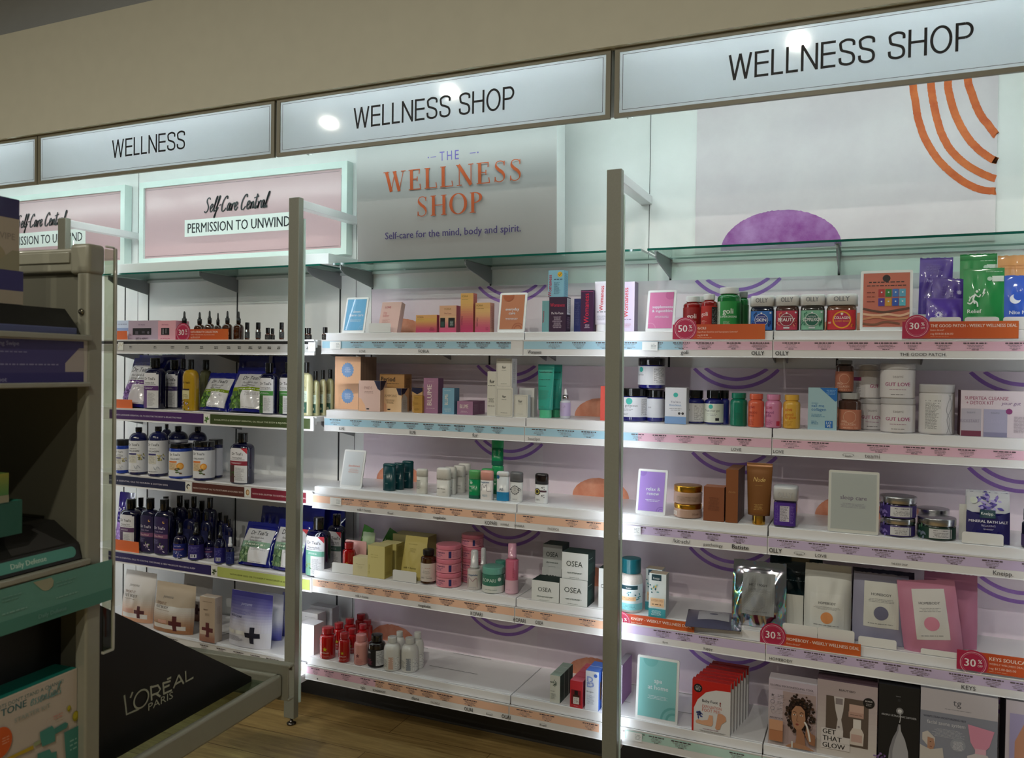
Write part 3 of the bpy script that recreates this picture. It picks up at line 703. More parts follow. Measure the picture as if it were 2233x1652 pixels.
t = shelf(*S0, 5, 'lowest metal shelf of the left bay, bath soak pouches on it', [(-2.26, S0[1], '#e2c6ae')], logos=[(M5, 50, 'BRUSH', .03, .008)])
ROWZ.update(RZM); FR.update(FRM)
# centre run, left segment
shelf(*S1, 1, 'top metal shelf left of centre, light blue label rail', [(S1[0]+.005, -1.262, BL)], [(M1, 165, '#', 0), (M1, 354, 'LOVE', .03, .009), (M1, 780, 'FORIA', .062, .012)], left=True)
shelf(*S1, 2, 'second metal shelf left of centre, light blue rail with peach cartons', [(S1[0]+.002, S1[1], BL)], [(M2, 215, 'BLUME', .025, .011, '#3a3a3a', .14, 1), (M2, 711, 'BLUME', .028, .013, DARK, .12, 1), (M2, 1146, 'fur', .024, .015)])
shelf(*S1, 3, 'third metal shelf left of centre, peach rail below the deodorants', [(S1[0]+.002, S1[1], PE)], [(M3, 180, '#', 0), (M3, 380, 'milk + honey.', .068, .010), (M3, 563, '[Briogeo', .026, .006), (M3, 905, 'megababe', .056, .010, DARK, .14, 1), (M3, 1264, 'KOPARI', .050, .015, DARK, .08), (M3, 1360, 'LAVANILA', .036, .008)], left=True)
shelf(*S1, 4, 'fourth metal shelf left of centre, peach rail below pink scrub jars', [(S1[0]+.002, S1[1], PE)], [(M4, 168, 'ecotools', .054, .010, '#c8c2c2'), (M4, 372, 'milk + honey.', .066, .010), (M4, 808, 'megababe', .056, .010, DARK, .14, 1), (M4, 1172, 'KOPARI', .050, .015, DARK, .08)])
shelf(*S1, 5, 'lowest metal shelf left of centre, mostly empty, red vitamin bottles at its left end', [(S1[0]+.002, -1.80, PK), (-1.80, S1[1], PE)],
      [(M5, 184, '*', 0), (M5, 485, 'tgin', .022, .012, '#55504e'), (M5, 593, 'BONDIBOOST', .060, .008, DARK, .16, 1), (M5, 833, 'diane', .034, .012), (M5, 966, 'PACIFICA', .040, .008, '#7c7470'), (M5, 1186, 'OUAI', .036, .014, DARK, .12, 1), (M5, 1325, '[Briogeo', .026, .006)])
# centre run, right segment (passes behind the post)
XP = -.648
shelf(*S2, 1, 'top metal shelf passing behind the nearest post, blue then pink rail', [(S2[0]+.002, XP+.045, BL), (XP+.045, S2[1], PK)], [(M1, 1550, 'Womaness', .056, .013, DARK, .12, 1), (R1, 215, '#', 0), (R1, 403, 'goli', .030, .013, DARK, .16, 1), (R1, 797, 'OLLY', .042, .013, DARK, .14, 1)])
shelf(*S2, 2, 'second metal shelf passing behind the nearest post', [(S2[0]+.002, -.765, BL), (-.765, S2[1], PK)], [(M2, 1555, 'SweetSpot', .050, .010, '#5a5a5a'), (R2, 690, 'LOVE', .040, .010)])
shelf(*S2, 3, 'third metal shelf passing behind the nearest post, peach then lilac rail', [(S2[0]+.002, -.80, PE), (-.80, S2[1], LI)], [(M3, 1462, 'LAVANILA', .040, .008), (M3, 1700, 'PACIFICA', .044, .009, '#7c7470'), (R3, 140, '#', 0), (R3, 403, '/kit·sch/', .066, .013), (R3, 575, 'patchology', .082, .010), (R3, 722, 'Batiste', .055, .014, DARK, .14, 1)])
shelf(*S2, 4, 'fourth metal shelf passing behind the nearest post, white cream cartons on it', [(S2[0]+.002, -.80, PE), (-.80, S2[1], LI)], [(M4, 1472, 'KOPARI', .050, .015, DARK, .08), (M4, 1610, 'OSEA', .032, .013), (R4, 325, 'fern', .04, .008), (R4, 558, 'happy', .03, .009)])
shelf(*S2, 5, 'lowest metal shelf passing behind the nearest post, spa at home card on it', [(S2[0]+.002, -.86, PE), (-.765, S2[1], MI)], [(M5, 1434, 'OUAI', .036, .014, DARK, .12, 1), (M5, 1680, '[Briogeo', .026, .006), (R5, 165, '#', 0)])
shelf(*S3, 1, 'top metal shelf of the right bay, gummy jars and patch pouches on it', [(S3[0]+.002, S3[1], PK)], [(R1, 927, 'OLLY', .043, .013, DARK, .14, 1), (R1, 1686, 'THE GOOD PATCH.', .130, .010)])
shelf(*S3, 2, 'second metal shelf of the right bay, tubs of powder on it', [(S3[0]+.002, S3[1], PK)], [(R2, 918, 'LOVE', .036, .010), (R2, 1295, '[hum', .034, .007), (R2, 1424, 'teami', .046, .014, '#7b7678')])
shelf(*S3, 3, 'third metal shelf of the right bay, sleep care card on it', [(S3[0]+.002, S3[1], LI)], [(R3, 912, 'OLLY', .040, .014, DARK, .14, 1), (R3, 1042, '[hum', .034, .007), (R3, 1158, 'LOVE', .036, .010), (R3, 1583, 'THE BODY SHOP', .046, .006), (R3, 2145, 'Kneipp.', .052, .013)])
shelf(*S3, 4, 'fourth metal shelf of the right bay, grey and pink soak pouches on it', [(S3[0]+.002, S3[1], LI)], [(R4, 953, 'HOMEBODY', .072, .009), (R5, 1972, 'KEYS', .038, .012)])
shelf(*S3, 5, 'lowest metal shelf of the right bay, boxed beauty tools on it', [(S3[0]+.002, S3[1], MI)], [])
# ================================================================= KINDS OF GOODS
def spot(C, xl, xr, yb, yt, row, d=None, z=None):
    """front edge of a thing standing on shelf `row`: centre X, front Y, width, height, base z"""
    zz = ROWZ[row] if z is None else z; xm = (xl+xr)/2
    if d is None:
        Y = atZ(px_of(C, xm), py_of(C, yb), zz).y; Y = min(max(Y, FR[row]+.002), 3.06)
    else: Y = FR[row]+d
    a = atY(px_of(C, xl), py_of(C, yb), Y).x; b = atY(px_of(C, xr), py_of(C, yb), Y).x
    h = atY(px_of(C, xm), py_of(C, yt), Y).z-zz
    return (a+b)/2, Y, b-a, h, zz
def rspot(C, xl, xr, yb, yt, row, d=None, z=None):
    """round thing: centre X, centre Y, radius, height, base z"""
    zz = ROWZ[row] if z is None else z; xm = (xl+xr)/2; ym = (yb+yt)/2
    if d is None:
        P = atZ(px_of(C, xm), py_of(C, yb), zz); Y = min(max(P.y, FR[row]+.002), 3.05)
    else: Y = FR[row]+d
    a = ray(px_of(C, xl), py_of(C, ym)); b = ray(px_of(C, xr), py_of(C, ym))
    A = math.atan2(a.x, a.y); B = math.atan2(b.x, b.y); h2 = (B-A)/2; am = (A+B)/2; c = math.cos(am)
    # front-most (towards camera) point of the circle lies on the line of sight
    if d is None: rf = Y/c; s = math.sin(h2); r = rf*s/(1-s); rc = rf+r
    else: s = math.sin(h2); rc = (Y)/(c-s); r = rc*s
    X = rc*math.sin(am); Yc = rc*math.cos(am)
    if Yc+r > WALL-.006: Yc = WALL-.006-r
    rho = rc-r*.3
    dz = ray(px_of(C, xm), py_of(C, yt)); h = dz.z*(rho*c/dz.y) - zz
    return X, Yc, r, h, zz
def slim(X, Y, w, sy):
    """an oval thing seen from the side shows part of its depth: its true width and centre"""
    t = X/Y; w2 = w/math.sqrt(1+(sy*t)**2); 
    yc = Y+w2*sy/2; return X*yc/Y, w2
def near(X, Y, r, u=0): return math.atan2(-X, Y)

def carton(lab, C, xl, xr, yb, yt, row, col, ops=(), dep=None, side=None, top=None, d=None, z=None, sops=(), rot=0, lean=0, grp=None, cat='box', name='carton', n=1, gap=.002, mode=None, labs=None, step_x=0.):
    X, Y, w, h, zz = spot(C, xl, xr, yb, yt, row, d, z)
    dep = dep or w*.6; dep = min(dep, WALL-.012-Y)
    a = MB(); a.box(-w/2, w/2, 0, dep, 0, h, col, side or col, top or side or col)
    paint(D(a, front(0)), w, h, ops)
    if sops: paint(D(a, lambda u, v, o: (w/2+o, u, v)), dep, h, sops, u00=0)
    o = tag(a.build(name), lab, cat, grp)
    r = math.radians(rot); place(o, (X, Y+.0005, zz), r, math.radians(-lean))
    out = [o]
    for k in range(1, n):
        q = dup(o, k*step_x, k*(dep+gap), 0, label=(labs[k-1] if labs else lab), group=grp); out.append(q)
    return dict(o=o, X=X, Y=Y, w=w, h=h, z=zz, top=zz+h, dep=dep, all=out)
def wrap(r, cx=0, cy=0, tw=0.): return lambda u, v, o: (cx+(r+o)*math.sin(u/r+tw), cy-(r+o)*math.cos(u/r+tw), v)
def rounded(r, z0, z1, e, k=4):
    """side profile of a can body with rounded bottom and top edges"""
    p = [(0.001, z0)]
    for i in range(k+1): a = PI/2*i/k; p.append((r-e+e*math.sin(a), z0+e-e*math.cos(a)))
    for i in range(k+1): a = PI/2*i/k; p.append((r-e+e*math.cos(a), z1-e+e*math.sin(a)))
    p.append((.001, z1)); return p
def jar(lab, C, xl, xr, yb, yt, row, body, lid, lidf=.3, lband=None, ops=(), d=None, z=None, grp=None, hh=None, cat='jar', name='jar', lidr=1.0, power=2., tw=None, ribs=False, ltop=None, lidops=(), arc=1.9, sy=1., rotate=0.):
    X, Y, r, h, zz = rspot(C, xl, xr, yb, yt, row, d, z)
    h = hh or h
    t = thing(name, lab, cat, (X, Y, zz), group=grp); rb = r/max(1, lidr); rl = rb*lidr
    zl = h*(1-lidf)
    a = MB(); a.lathe(rounded(rb, 0, zl+.001, min(rb*.16, .006)), body, 32, power=power, sy=sy); a.build('jar_body', t)
    a = MB(); a.lathe(rounded(rl, zl, h, min(rl*.08, .003)), lid, 32, power=power, sy=sy)
    if ltop: a.lathe([(0.0005, h+.0004), (rl*.86, h+.0004)], ltop, 28, cap=False)
    tw = tw if tw is not None else near(X, Y, r)*.45
    if lidops: paint(D(a, wrap(rl, tw=-0+tw), step=rl*.25, off=.0006), rl*1.6, h-zl, lidops, v00=zl)
    a.build('lid', t)
    if lband:
        c, v0, v1 = lband; a = MB(); fn = wrap(rb, tw=tw)
        dd = D(a, fn, step=rb*.11, off=.0005); W = rb*arc
        dd.rect(-rb*2.9, v0*zl, rb*2.9, v1*zl, c)
        paint(dd, W, (v1-v0)*zl, ops, v00=v0*zl); a.build('label', t)
    if power > 2: pass
    return dict(o=t, X=X, Y=Y, r=r, h=h, z=zz, top=zz+h)
def bottle(lab, C, xl, xr, yb, yt, row, body, cap, capf=.2, capr=.6, sh=.12, lband=None, ops=(), d=None, z=None, grp=None, cat='bottle', name='bottle', arc=1.9, sx=1., sy=1., power=2., neck=.5, capprof=None, tw=None, capops=(), bulb=None, ribbed=True):
    """round or flattened bottle: body with shoulder, screw cap, wrap label"""
    if sx == 1. and sy == 1.: X, Y, r, h, zz = rspot(C, xl, xr, yb, yt, row, d, z)
    else:
        X, Y, w, h, zz = spot(C, xl, xr, yb, yt, row, d, z); X, w = slim(X, Y, w, sy*1.12); r = w/2; Y += r*sy
        Y = min(Y, WALL-.006-r*sy)
    t = thing(name, lab, cat, (X, Y, zz), group=grp)
    zc = h*(1-capf); zs = zc-h*sh; rc = r*capr; rn = rc*.86
    prof = [(0.001, 0)]; e = min(r*.2, .006)
    for i in range(5): q = PI/2*i/4; prof.append((r-e+e*math.sin(q), e-e*math.cos(q)))
    for i in range(9):
        q = PI/2*i/8; prof.append((rn+(r-rn)*math.cos(q)**(.75 if power > 2 else 1), zs+(zc-.003-zs)*math.sin(q)))
    prof += [(rn, zc+.002), (.001, zc+.003)]
    a = MB(); a.lathe(prof, body, 32, power=power, sy=sy); a.build('bottle_body', t)
    a = MB()
    if bulb:       # dropper: collar and rubber bulb
        hc = h-zc; a.lathe([(.001, zc), (rc, zc), (rc*1.02, zc+hc*.40), (rc*.6, zc+hc*.43), (.001, zc+hc*.43)], cap, 20)
        a.lathe([(rc*.62, zc+hc*.43), (rc*.62, zc+hc*.5), (rc*.48, zc+hc*.6), (rc*.46, zc+hc*.86), (rc*.3, zc+hc*.97), (.001, h)], bulb, 18)
    elif capprof:  # [(radius factor, height factor)]
        a.lathe([(max(.0008, rc*p), zc+(h-zc)*q) for p, q in capprof], cap, 20)
    else: a.lathe(rounded(rc, zc, h, min(rc*.12, .002)), cap, 28)
    a.build('cap' if not bulb else 'dropper', t)
    if lband:
        c, v0, v1 = lband; a = MB(); H0 = zs
        if sy != 1. or power > 2:
            def fn(u, v, o):
                q = min(.985, abs(u)/r); return (u, -(r*sy)*(1-q**power)**(1/power)-o-.0003, v)
            dd = D(a, fn, step=r*.16, off=.0004); W = r*1.72
            if c:
                n = 10
                for i in range(n): dd.off -= dd.lay; dd.rect(-W/2+W*i/n, v0*H0, -W/2+W*(i+1)/n, v1*H0+(0 if 0 < i < n-1 else -.006), c)
            paint(dd, W, (v1-v0)*H0, ops, v00=v0*H0)
        else:
            tw2 = tw if tw is not None else near(X, Y, r)*.45
            dd = D(a, wrap(r, tw=tw2), step=r*.11, off=.0005); W = r*arc
            if c: dd.rect(-r*2.6, v0*H0, r*2.6, v1*H0, c)
            paint(dd, W, (v1-v0)*H0, ops, v00=v0*H0)
        a.build('label', t)
    return dict(o=t, X=X, Y=Y, r=r, h=h, z=zz, top=zz+h)
def pouch(lab, C, xl, xr, yb, yt, row, col, ops=(), T=.055, lean=12, d=None, z=None, grp=None, h=None, wob=.0016, seal=.9, rot=0, cat='pouch', taper=.03, back=None, seed=None, tops=None, name='pouch', belly=.32, tiltz=0, sideops=()):
    X, Y, w, hh, zz = spot(C, xl, xr, yb, yt, row, d, z)
    h = h or hh/math.cos(math.radians(lean)); R = random.Random(seed if seed is not None else int(abs(xl)+yb))
    ph = [(R.uniform(4, 13), R.uniform(4, 15), R.uniform(0, 6), R.uniform(.4, 1)) for _ in range(7)]
    def bulge(v):
        v = max(0, min(1, v))
        if v < belly: return .72+.28*math.sin(PI/2*v/belly)
        if v < seal: return max(.03, math.cos(PI/2*(v-belly)/(seal-belly))**.85)
        return .03
    def wid(v): return 1-taper*(.5-abs(v-.5))*2*0-taper*max(0, 1-abs(v-belly)*3)*-.5-taper*(v > .75)*(v-.75)*2
    def F(u, v, sgn=1):
        q = min(1, abs(u)*2/w); b = bulge(v/h)
        y = T/2*b*(1-q**2.6)**.8
        y += wob*sum(k*math.sin(a*u/w*2+c)*math.sin(b_*v/h+c*2) for a, b_, c, k in ph)*b*(1-q**4)
        return y
    def fn(u, v, o): return (u*wid(v/h), -F(u, v)-o, v)
    nx, nz = 26, 30; a = MB()
    for sgn in (1, -1):
        vs = []
        for j in range(nz+1):
            for i in range(nx+1):
                u = -w/2+w*i/nx; v = h*j/nz; y = F(u, v)
                vs.append((u*wid(v/h)+(0), -y if sgn > 0 else y*.8+.0006, v+(R.uniform(-1, 1)*.0016 if j == nz else 0)))
        fs = [(j*(nx+1)+i, j*(nx+1)+i+1, (j+1)*(nx+1)+i+1, (j+1)*(nx+1)+i) for j in range(nz) for i in range(nx)]
        if sgn < 0: fs = [f[::-1] for f in fs]
        a.add(vs, fs, col if sgn > 0 else (back or col), True)
    vs = [(-w/2+w*i/nx, -F(-w/2+w*i/nx, 0)*s+(0.0006 if s < 0 else 0), .0003) for s in (1, -.8) for i in range(nx+1)]
    a.add(vs, [(i, i+nx+1, i+nx+2, i+1) for i in range(nx)], col)
    t = thing(name, lab, cat, (X, Y+T/2, zz), math.radians(rot), grp, math.radians(-lean))
    if tiltz: t.rotation_euler.y = math.radians(tiltz)
    a.build('film', t)
    if ops:
        b = MB(); paint(D(b, fn, step=w/24, vstep=h/28, off=.0009), w, h, ops); b.build('print', t)
    return dict(o=t, X=X, Y=Y, w=w, h=h, z=zz)
def squeeze(lab, C, xl, xr, yb, yt, row, col, capc, capf=.13, ops=(), d=None, z=None, grp=None, capw=.72, T=.042, top=None):
    """tube standing on its cap, crimped flat at the top"""
    X, Y, w, h, zz = spot(C, xl, xr, yb, yt, row, d, z); t = thing('squeeze_tube', lab, 'tube', (X, Y+T/2, zz), group=grp)
    zc = h*capf; n = 28; R0 = T/2; k = 14
    def ring(s):  # s 0..1 from the cap up
        rx = (w*.43)+(w*.5-w*.43)*s; ry = R0*(1-s)**.75+.0008*s; return rx, ry
    def fn(u, v, o):
        s = max(0, min(1, (v-zc)/(h*.93-zc))); rx, ry = ring(s); q = min(.98, abs(u)/rx); return (u, -ry*math.sqrt(1-q*q)-o, v)
    a = MB(); vs = []
    for j in range(k+1):
        s = min(1, j/(k-1)); v = zc+(h*.93-zc)*s if j < k else h; rx, ry = ring(s)
        for i in range(n): q = 2*PI*i/n; vs.append((rx*math.cos(q), ry*math.sin(q), v))
    a.add(vs, [(j*n+i, j*n+(i+1) % n, (j+1)*n+(i+1) % n, (j+1)*n+i) for j in range(k) for i in range(n)]+[tuple(range(n))[::-1], tuple(k*n+i for i in range(n))], col, True); a.build('tube_body', t)
    a = MB(); a.lathe(rounded(w*.5*capw, 0, zc+.001, .002), capc, 28, sy=min(1, T/w/capw)); a.build('cap', t)
    if ops: b = MB(); paint(D(b, fn, step=w/12, off=.0006), w*.92, h, ops); b.build('print', t)
    return dict(o=t)
def stick(lab, C, xl, xr, yb, yt, row, col, capc, capf=.38, ops=(), d=None, z=None, grp=None, foot=None):
    """oval deodorant stick with domed cap"""
    X, Y, w, h, zz = spot(C, xl, xr, yb, yt, row, d, z); X, w = slim(X, Y, w, .62); r = w/2; sy = .62; t = thing('deodorant_stick', lab, 'deodorant', (X, Y+r*sy, zz), group=grp)
    zc = h*(1-capf); a = MB(); a.lathe([(.001, 0), (r*.93, 0), (r*.97, .003), (r*.97, zc), (.001, zc)], col, 30, sy=sy, power=2.5)
    if foot: a.lathe([(r*.98, .001), (r*.98, h*foot[0])], foot[1], 30, sy=sy, power=2.5, cap=False)
    a.build('stick_body', t)
    a = MB(); a.lathe([(.001, zc), (r, zc+.0008), (r, h-.008), (r*.96, h-.003), (r*.82, h), (.001, h+.0008)], capc, 30, sy=sy, power=2.5); a.build('cap', t)
    if ops:
        b = MB(); fn = lambda u, v, o: (u, -r*sy*(1-min(.98, abs(u)/r)**2.5)**.4-o, v); paint(D(b, fn, step=w/10, off=.0006), w*.9, h, ops); b.build('print', t)
    return dict(o=t, top=zz+h)
def card(lab, C, xl, xr, yb, yt, row, pic, ops=(), d=None, lean=13, fr='#e6e8ea', dep=.045, h=None, w=None, cover=True):
    """picture card in a white easel frame"""
    X, Y, w_, hh, zz = spot(C, xl, xr, yb, yt, row, d); w = w or w_; h = h or hh/math.cos(math.radians(lean))
    t = thing('card_stand', lab, 'sign', (X, Y+.003, zz), group='framed cards on easels')
    M = Matrix.Rotation(math.radians(-lean), 4, 'X')
    a = MB(); a.prism(rrect(w, h, .006), 0, .005, mat(fr, .3)); m_ = .0075 if w > .07 else .006
    a.box(-w/2+m_, w/2-m_, -.0006, -.0001, m_+.003, h-m_, '#cfd2d6'); a.xform(M); a.build('frame', t)
    a = MB(); pw = w-2*m_-.002; p0 = m_+.004; ph = h-2*m_-.005
    d_ = D(a, front(-.0007), off=.0001); d_.rect(-pw/2, p0, pw/2, p0+ph, mat(pic, .5) if isinstance(pic, str) else pic)
    paint(d_, pw, ph, ops, v00=p0); a.xform(M); a.build('picture', t)
    if cover: a = MB(); a.box(-pw/2, pw/2, -.0036, -.0030, p0, p0+ph, clear_mat('cover_sheet', '#fbfdff')); a.xform(M); a.build('cover_sheet', t)
    a = MB(); top = M @ Vector((0, .004, h*.8)); e = min(dep, WALL-.01-Y)
    a.box(-w*.3, w*.3, .002, .006, 0, .001, SH); a.add([(-w*.2, .006, .001), (w*.2, .006, .001), (w*.2, top.y+.001, top.z), (-w*.2, top.y+.001, top.z), (-w*.2, top.y+.030, 0.0005), (w*.2, top.y+.030, .0005)], [(3, 2, 5, 4)], SH); a.build('easel_leg', t)
    return dict(o=t, X=X, Y=Y, w=w, h=h)
def easel_txt(lines, col='#f4f4f6', sz=.085, y=.56, u=.56, small=2, c2=None):
    o = []; 
    for i, s in enumerate(lines): o.append(('t', s, u, y-i*.115, sz, col, .86, 1))
    yy = y-(len(lines)-1)*.115-.10
    if small: o.append(('m', u-.30, yy-.07, u+.30, yy, small, c2 or col))
    return o
ARCS = lambda c: [('o', .98, .0, .20, .235, c), ('o', .98, .0, .12, .155, c)]
def promo(lab, C, xl, xr, yb, yt, row, bc, br, pct, head, sub, price, y=None, word='', z0=None, rotz=0):
    """orange deal flag with a round magenta badge, clipped to the shelf front"""
    Y = FR[row]-.008-(y or 0); g = lambda x, yy: atY(px_of(C, x), px_y(C, yy), Y)
    p0 = g(xl, yb); p1 = g(xr, yb); pt = g((xl+xr)/2, yt); pb = g((xl+xr)/2, yb); c = g(*bc); e = g(bc[0]+br, bc[1]); r = abs(e.x-c.x)
    hh = pt.z-pb.z; zc = c.z-pb.z; w = p1.x-p0.x
    t = thing('deal_flag', lab, 'sign', ((p0.x+p1.x)/2, Y, pb.z), group='orange deal flags on the shelves')
    a = MB(); cx = c.x-(p0.x+p1.x)/2; n = 26; OR = ['#b3243c', '#c2432a', '#c64e1c', '#c9551a', '#cc5a1c', '#cf601f']
    x0 = -w/2; 
    for i in range(n):
        q = x0+w*i/n; q2 = x0+w*(i+1)/n; k = i/(n-1); col = mix('#b01f4a', '#c4481c', smooth(min(1, k*4))) if k < .25 else mix('#c4481c', '#cf6222', (k-.25)/.75)
        a.box(q, q2, -.0012, 0, 0, hh, col)
    m0 = MB(); 
    P = [(cx+r*math.cos(PI*2*i/40), zc+r*math.sin(PI*2*i/40)) for i in range(40)]
    P = [(max(x0, x) if z < hh*.5 else x, max(0, z)) for x, z in P]
    a.prism(P, -.0016, 0, '#b3204c'); d = D(a, front(-.0016), off=.0003)
    d.ring(cx, zc, r*.84, r*.88, '#e9b6c4', n=40); d.ring(cx, zc, r*.75, r*.77, '#d98aa4', n=40)
    d.text(pct, cx-r*.20, zc-r*.24, r*.56, '#f6ecef', w=r*.9, bold=True); d.text('%', cx+r*.46, zc+r*.06, r*.28, '#f6ecef', bold=True); d.text('OFF', cx+r*.47, zc-r*.22, r*.16, '#f6ecef', w=r*.34)
    a.build('badge_plate', t)
    b = MB(); d = D(b, front(-.0012), off=.0004); u0 = cx+r*1.06
    d.text(head, u0, hh*.66, hh*.17, '#f7e6dc', w=w/2-u0-.004, al='l', bold=True)
    if sub: d.text(sub, u0, hh*.45, hh*.09, '#f3d6c6', w=w/2-u0-.01, al='l')
    if price: d.text(price, u0, hh*.22, hh*.11, '#f3d6c6', w=w*.28, al='l')
    d.lines(u0, hh*.07, u0+w*.16, hh*.15, 1, '#e0a080', al='l'); b.build('lettering', t)
    return t
def px_y(C, y): return C[1]+y/C[2]
def clip(lab, C, xl, xr, yb, yt, row, d=.004, depth=.05, col='#eceeef'):
    """low white product pusher front"""
    X, Y, w, h, zz = spot(C, xl, xr, yb, yt, row, d); t = thing('pusher_tray', lab, 'tray', (X, Y, zz), group='white pusher trays')
    a = MB(); a.prism(rrect(w, h-.0006, min(.007, h*.3), z0=.0006, low=False), 0, .0025, mat(col, .25, coat=.5)); a.build('front_lip', t)
    a = MB(); a.box(-w/2, w/2, .0025, depth, .0004, .0012, mat(col, .3)); a.build('base', t)
    return t
# ================================================================= LEFT BAY GOODS
ROWZ.update(RZL); FR.update(FRL)
AMB = mat('#3a1a08', .08, coat=1.); AMB2 = mat('#4b2410', .1, coat=1.); BLK = mat('#101012', .35); BLKG = mat('#0c0c0e', .15, coat=.6); NAVY = mat('#070930', .08, coat=1.); NAV2 = mat('#1c2a92', .1, coat=1.)
WL = mat('#e3e3ea', .4)
carton('pale blue boxed set at the far left of the dropper bottles', CA, 70, 205, 830, 655, 1, '#c6d3ea', [('m', .3, .76, .9, .86, 1, '#8890b0'), ('r', .1, .45, 1, .62, '#8fa4d0'), ('c', .5, .2, .1, '#e0e6f4')], d=.03, dep=.07)
carton('lilac boxed set with a black window, left end of the top shelf', CA, 205, 472, 828, 655, 1, '#b7a3b5', [('t', 'ulta beauty', .45, .76, .075, '#5f4a62', .32), ('r', .14, .24, .79, .63, '#b9a4b6'), ('r', .15, .26, .78, .61, '#17151a'), ('r', .24, .30, .34, .45, '#55505a'), ('r', .46, .34, .56, .45, '#4a4650'), ('c', .68, .38, .035, '#6a6470'), ('t', 'BEST & REPEAT', .47, .03, .09, '#54434f', .46, 1)], d=.02, dep=.08, side='#a892a6', top='#c4b2c2')
carton('pink boxed set with a black window, beside the lilac one', CA, 472, 632, 828, 655, 1, '#e2a6b2', [('t', 'ulta beauty', .4, .76, .075, '#a2546c', .6), ('r', .18, .26, .64, .62, '#191518'), ('r', .28, .30, .31, .58, '#d8d0d4'), ('r', .44, .34, .47, .58, '#a9a2a8'), ('m', .15, .03, .7, .12, 1, '#b0506a')], d=.02, dep=.08, side='#d894a4', top='#e8b8c2')
AML = [('m', .1, .15, .9, .85, 6, '#8a7a66')]
for i, (xl, xr, yt, dd, lb) in enumerate(((655, 765, 570, .03, 'amber dropper bottle rising behind the round 30% badge'), (795, 900, 577, .07, 'amber dropper bottle, second from the left in its row'), (890, 985, 565, .03, 'tall amber dropper bottle with arched label, third from the left'),
      (975, 1050, 585, .09, 'shorter amber dropper bottle, fourth from the left'), (1048, 1148, 567, .03, 'amber dropper bottle with arched label, next to the last'), (1150, 1248, 572, .03, 'amber dropper bottle at the right end of its row'))):
    bottle(lb, CA, xl, xr, 830, yt, 1, AMB, BLK, .42, .40, .18, (None, .1, .9), [('o', .5, .62, .34, .36, '#b9b2a6')] + AML if i in (0, 2, 4) else [('m', .25, .35, .75, .7, 4, '#5d4a38')], d=dd, grp='amber dropper bottles', bulb=BLK, name='dropper_bottle')
for i, (xl, xr, lb) in enumerate(((1255, 1298, 'slim dark roll-on vial nearest the dropper bottles'), (1353, 1398, 'slim dark roll-on vial standing alone in the middle'), (1565, 1608, 'slim dark roll-on vial next to the grey post'))):
    bottle(lb, CA, xl, xr, 830, 672, 1, AMB2, BLKG, .40, .94, .02, ('#2a2a2c', .2, .8), [('m', .1, .2, .9, .9, 5, '#a9a9a9')], d=.03, grp='slim roll-on vials', name='roll_on_vial')
for i, (xl, xr, yt, dd, lb) in enumerate(((1437, 1488, 720, .03, 'short black-capped oil vial, left one of the pair before the post'), (1485, 1525, 725, .06, 'short black-capped oil vial, right one of the pair before the post'), (1752, 1780, 724, .07, 'short oil vial half hidden by the post'),
      (1775, 1815, 722, .03, 'short oil vial, middle of the three right of the post'), (1808, 1857, 722, .03, 'short oil vial, right one of the three beyond the post'), (1950, 2007, 715, .03, 'short oil vial alone at the right end of the shelf'))):
    bottle(lb, CA, xl, xr, 830, yt, 1, AMB2, BLKG, .45, .78, .1, ('#1c1a1a', .1, .9), [('m', .1, .2, .9, .8, 4, '#9a8d80')], d=dd, grp='short oil vials', name='oil_vial')
promo('orange deal flag with 30% badge in front of the amber droppers', CA, 632, 1107, 832, 732, 1, (700, 765), 66, '30', 'ULTA BEAUTY COLLECTION', 'WEEKLY WELLNESS DEAL | Essential Oils and Bath', 'reg $8.00-$24.00')
def small_flag(lab, C, xl, xr, yb, yt, row, y=.0):
    Y = FR[row]-.006-y; a_ = atY(px_of(C, xl), px_y(C, yb), Y); b_ = atY(px_of(C, xr), px_y(C, yb), Y); c_ = atY(px_of(C, (xl+xr)/2), px_y(C, yt), Y); e_ = atY(px_of(C, (xl+xr)/2), px_y(C, yb), Y)
    w = b_.x-a_.x; h = c_.z-e_.z; a = MB(); a.prism([(-w/2, 0), (w/2, 0), (w/2-.004, h), (-w/2+.003, h)], -.001, 0, mat('#e2703c', .4)); o = tag(a.build('price_flag'), lab, 'sign', 'blank orange flags'); return place(o, ((a_.x+b_.x)/2, Y, e_.z))
small_flag('tiny orange flag leaning on the pale blue boxed set', CA, 100, 200, 826, 748, 1)
small_flag('orange flag at the foot of the lavender salt pouch', CA, 60, 245, 1468, 1365, 2)
small_flag('orange flag in front of the purple foaming bath bottle', CB, 60, 305, 1268, 1148, 4)

def teal_label(c1, c2, pic, word='Foaming Bath', red=False, txt='#1b1b22'):
    o = [('t', "Dr Teal's", .5, .80, .075, txt, .96, 1), ('t', word, .5, .70, .045, '#44444e', .9), ('m', .1, .655, .9, .685, 1, '#666670'), ('r', 0, .50, 1, .63, c1), ('m', .1, .54, .8, .59, 2, '#e6e0ea'),
         ('r', 0, 0, .36, .50, c2), ('r', .36, 0, 1, .50, '#d9d9dc'), ('m', .42, .06, .9, .44, 7, '#77777f', 'l')]
    if pic: o.append(('lf', .18, .25, .13, 12, pic))
    if red: o.append(('p', [(.72, 1), (1, 1), (1, .84)], '#c03040'))
    return o
def dr_bottle(lab, C, xl, xr, yb, yt, row, ops, lb='#e4e4ea', body=NAVY, capf=.19, d=None, grp=None, sy=.62, cap=BLKG, sh=.13, **k):
    return bottle(lab, C, xl, xr, yb, yt, row, body, cap, capf, .40, sh, (lb, .04, 1.04), ops, d=d, grp=grp, sx=.99, sy=sy, power=2.6, **k)
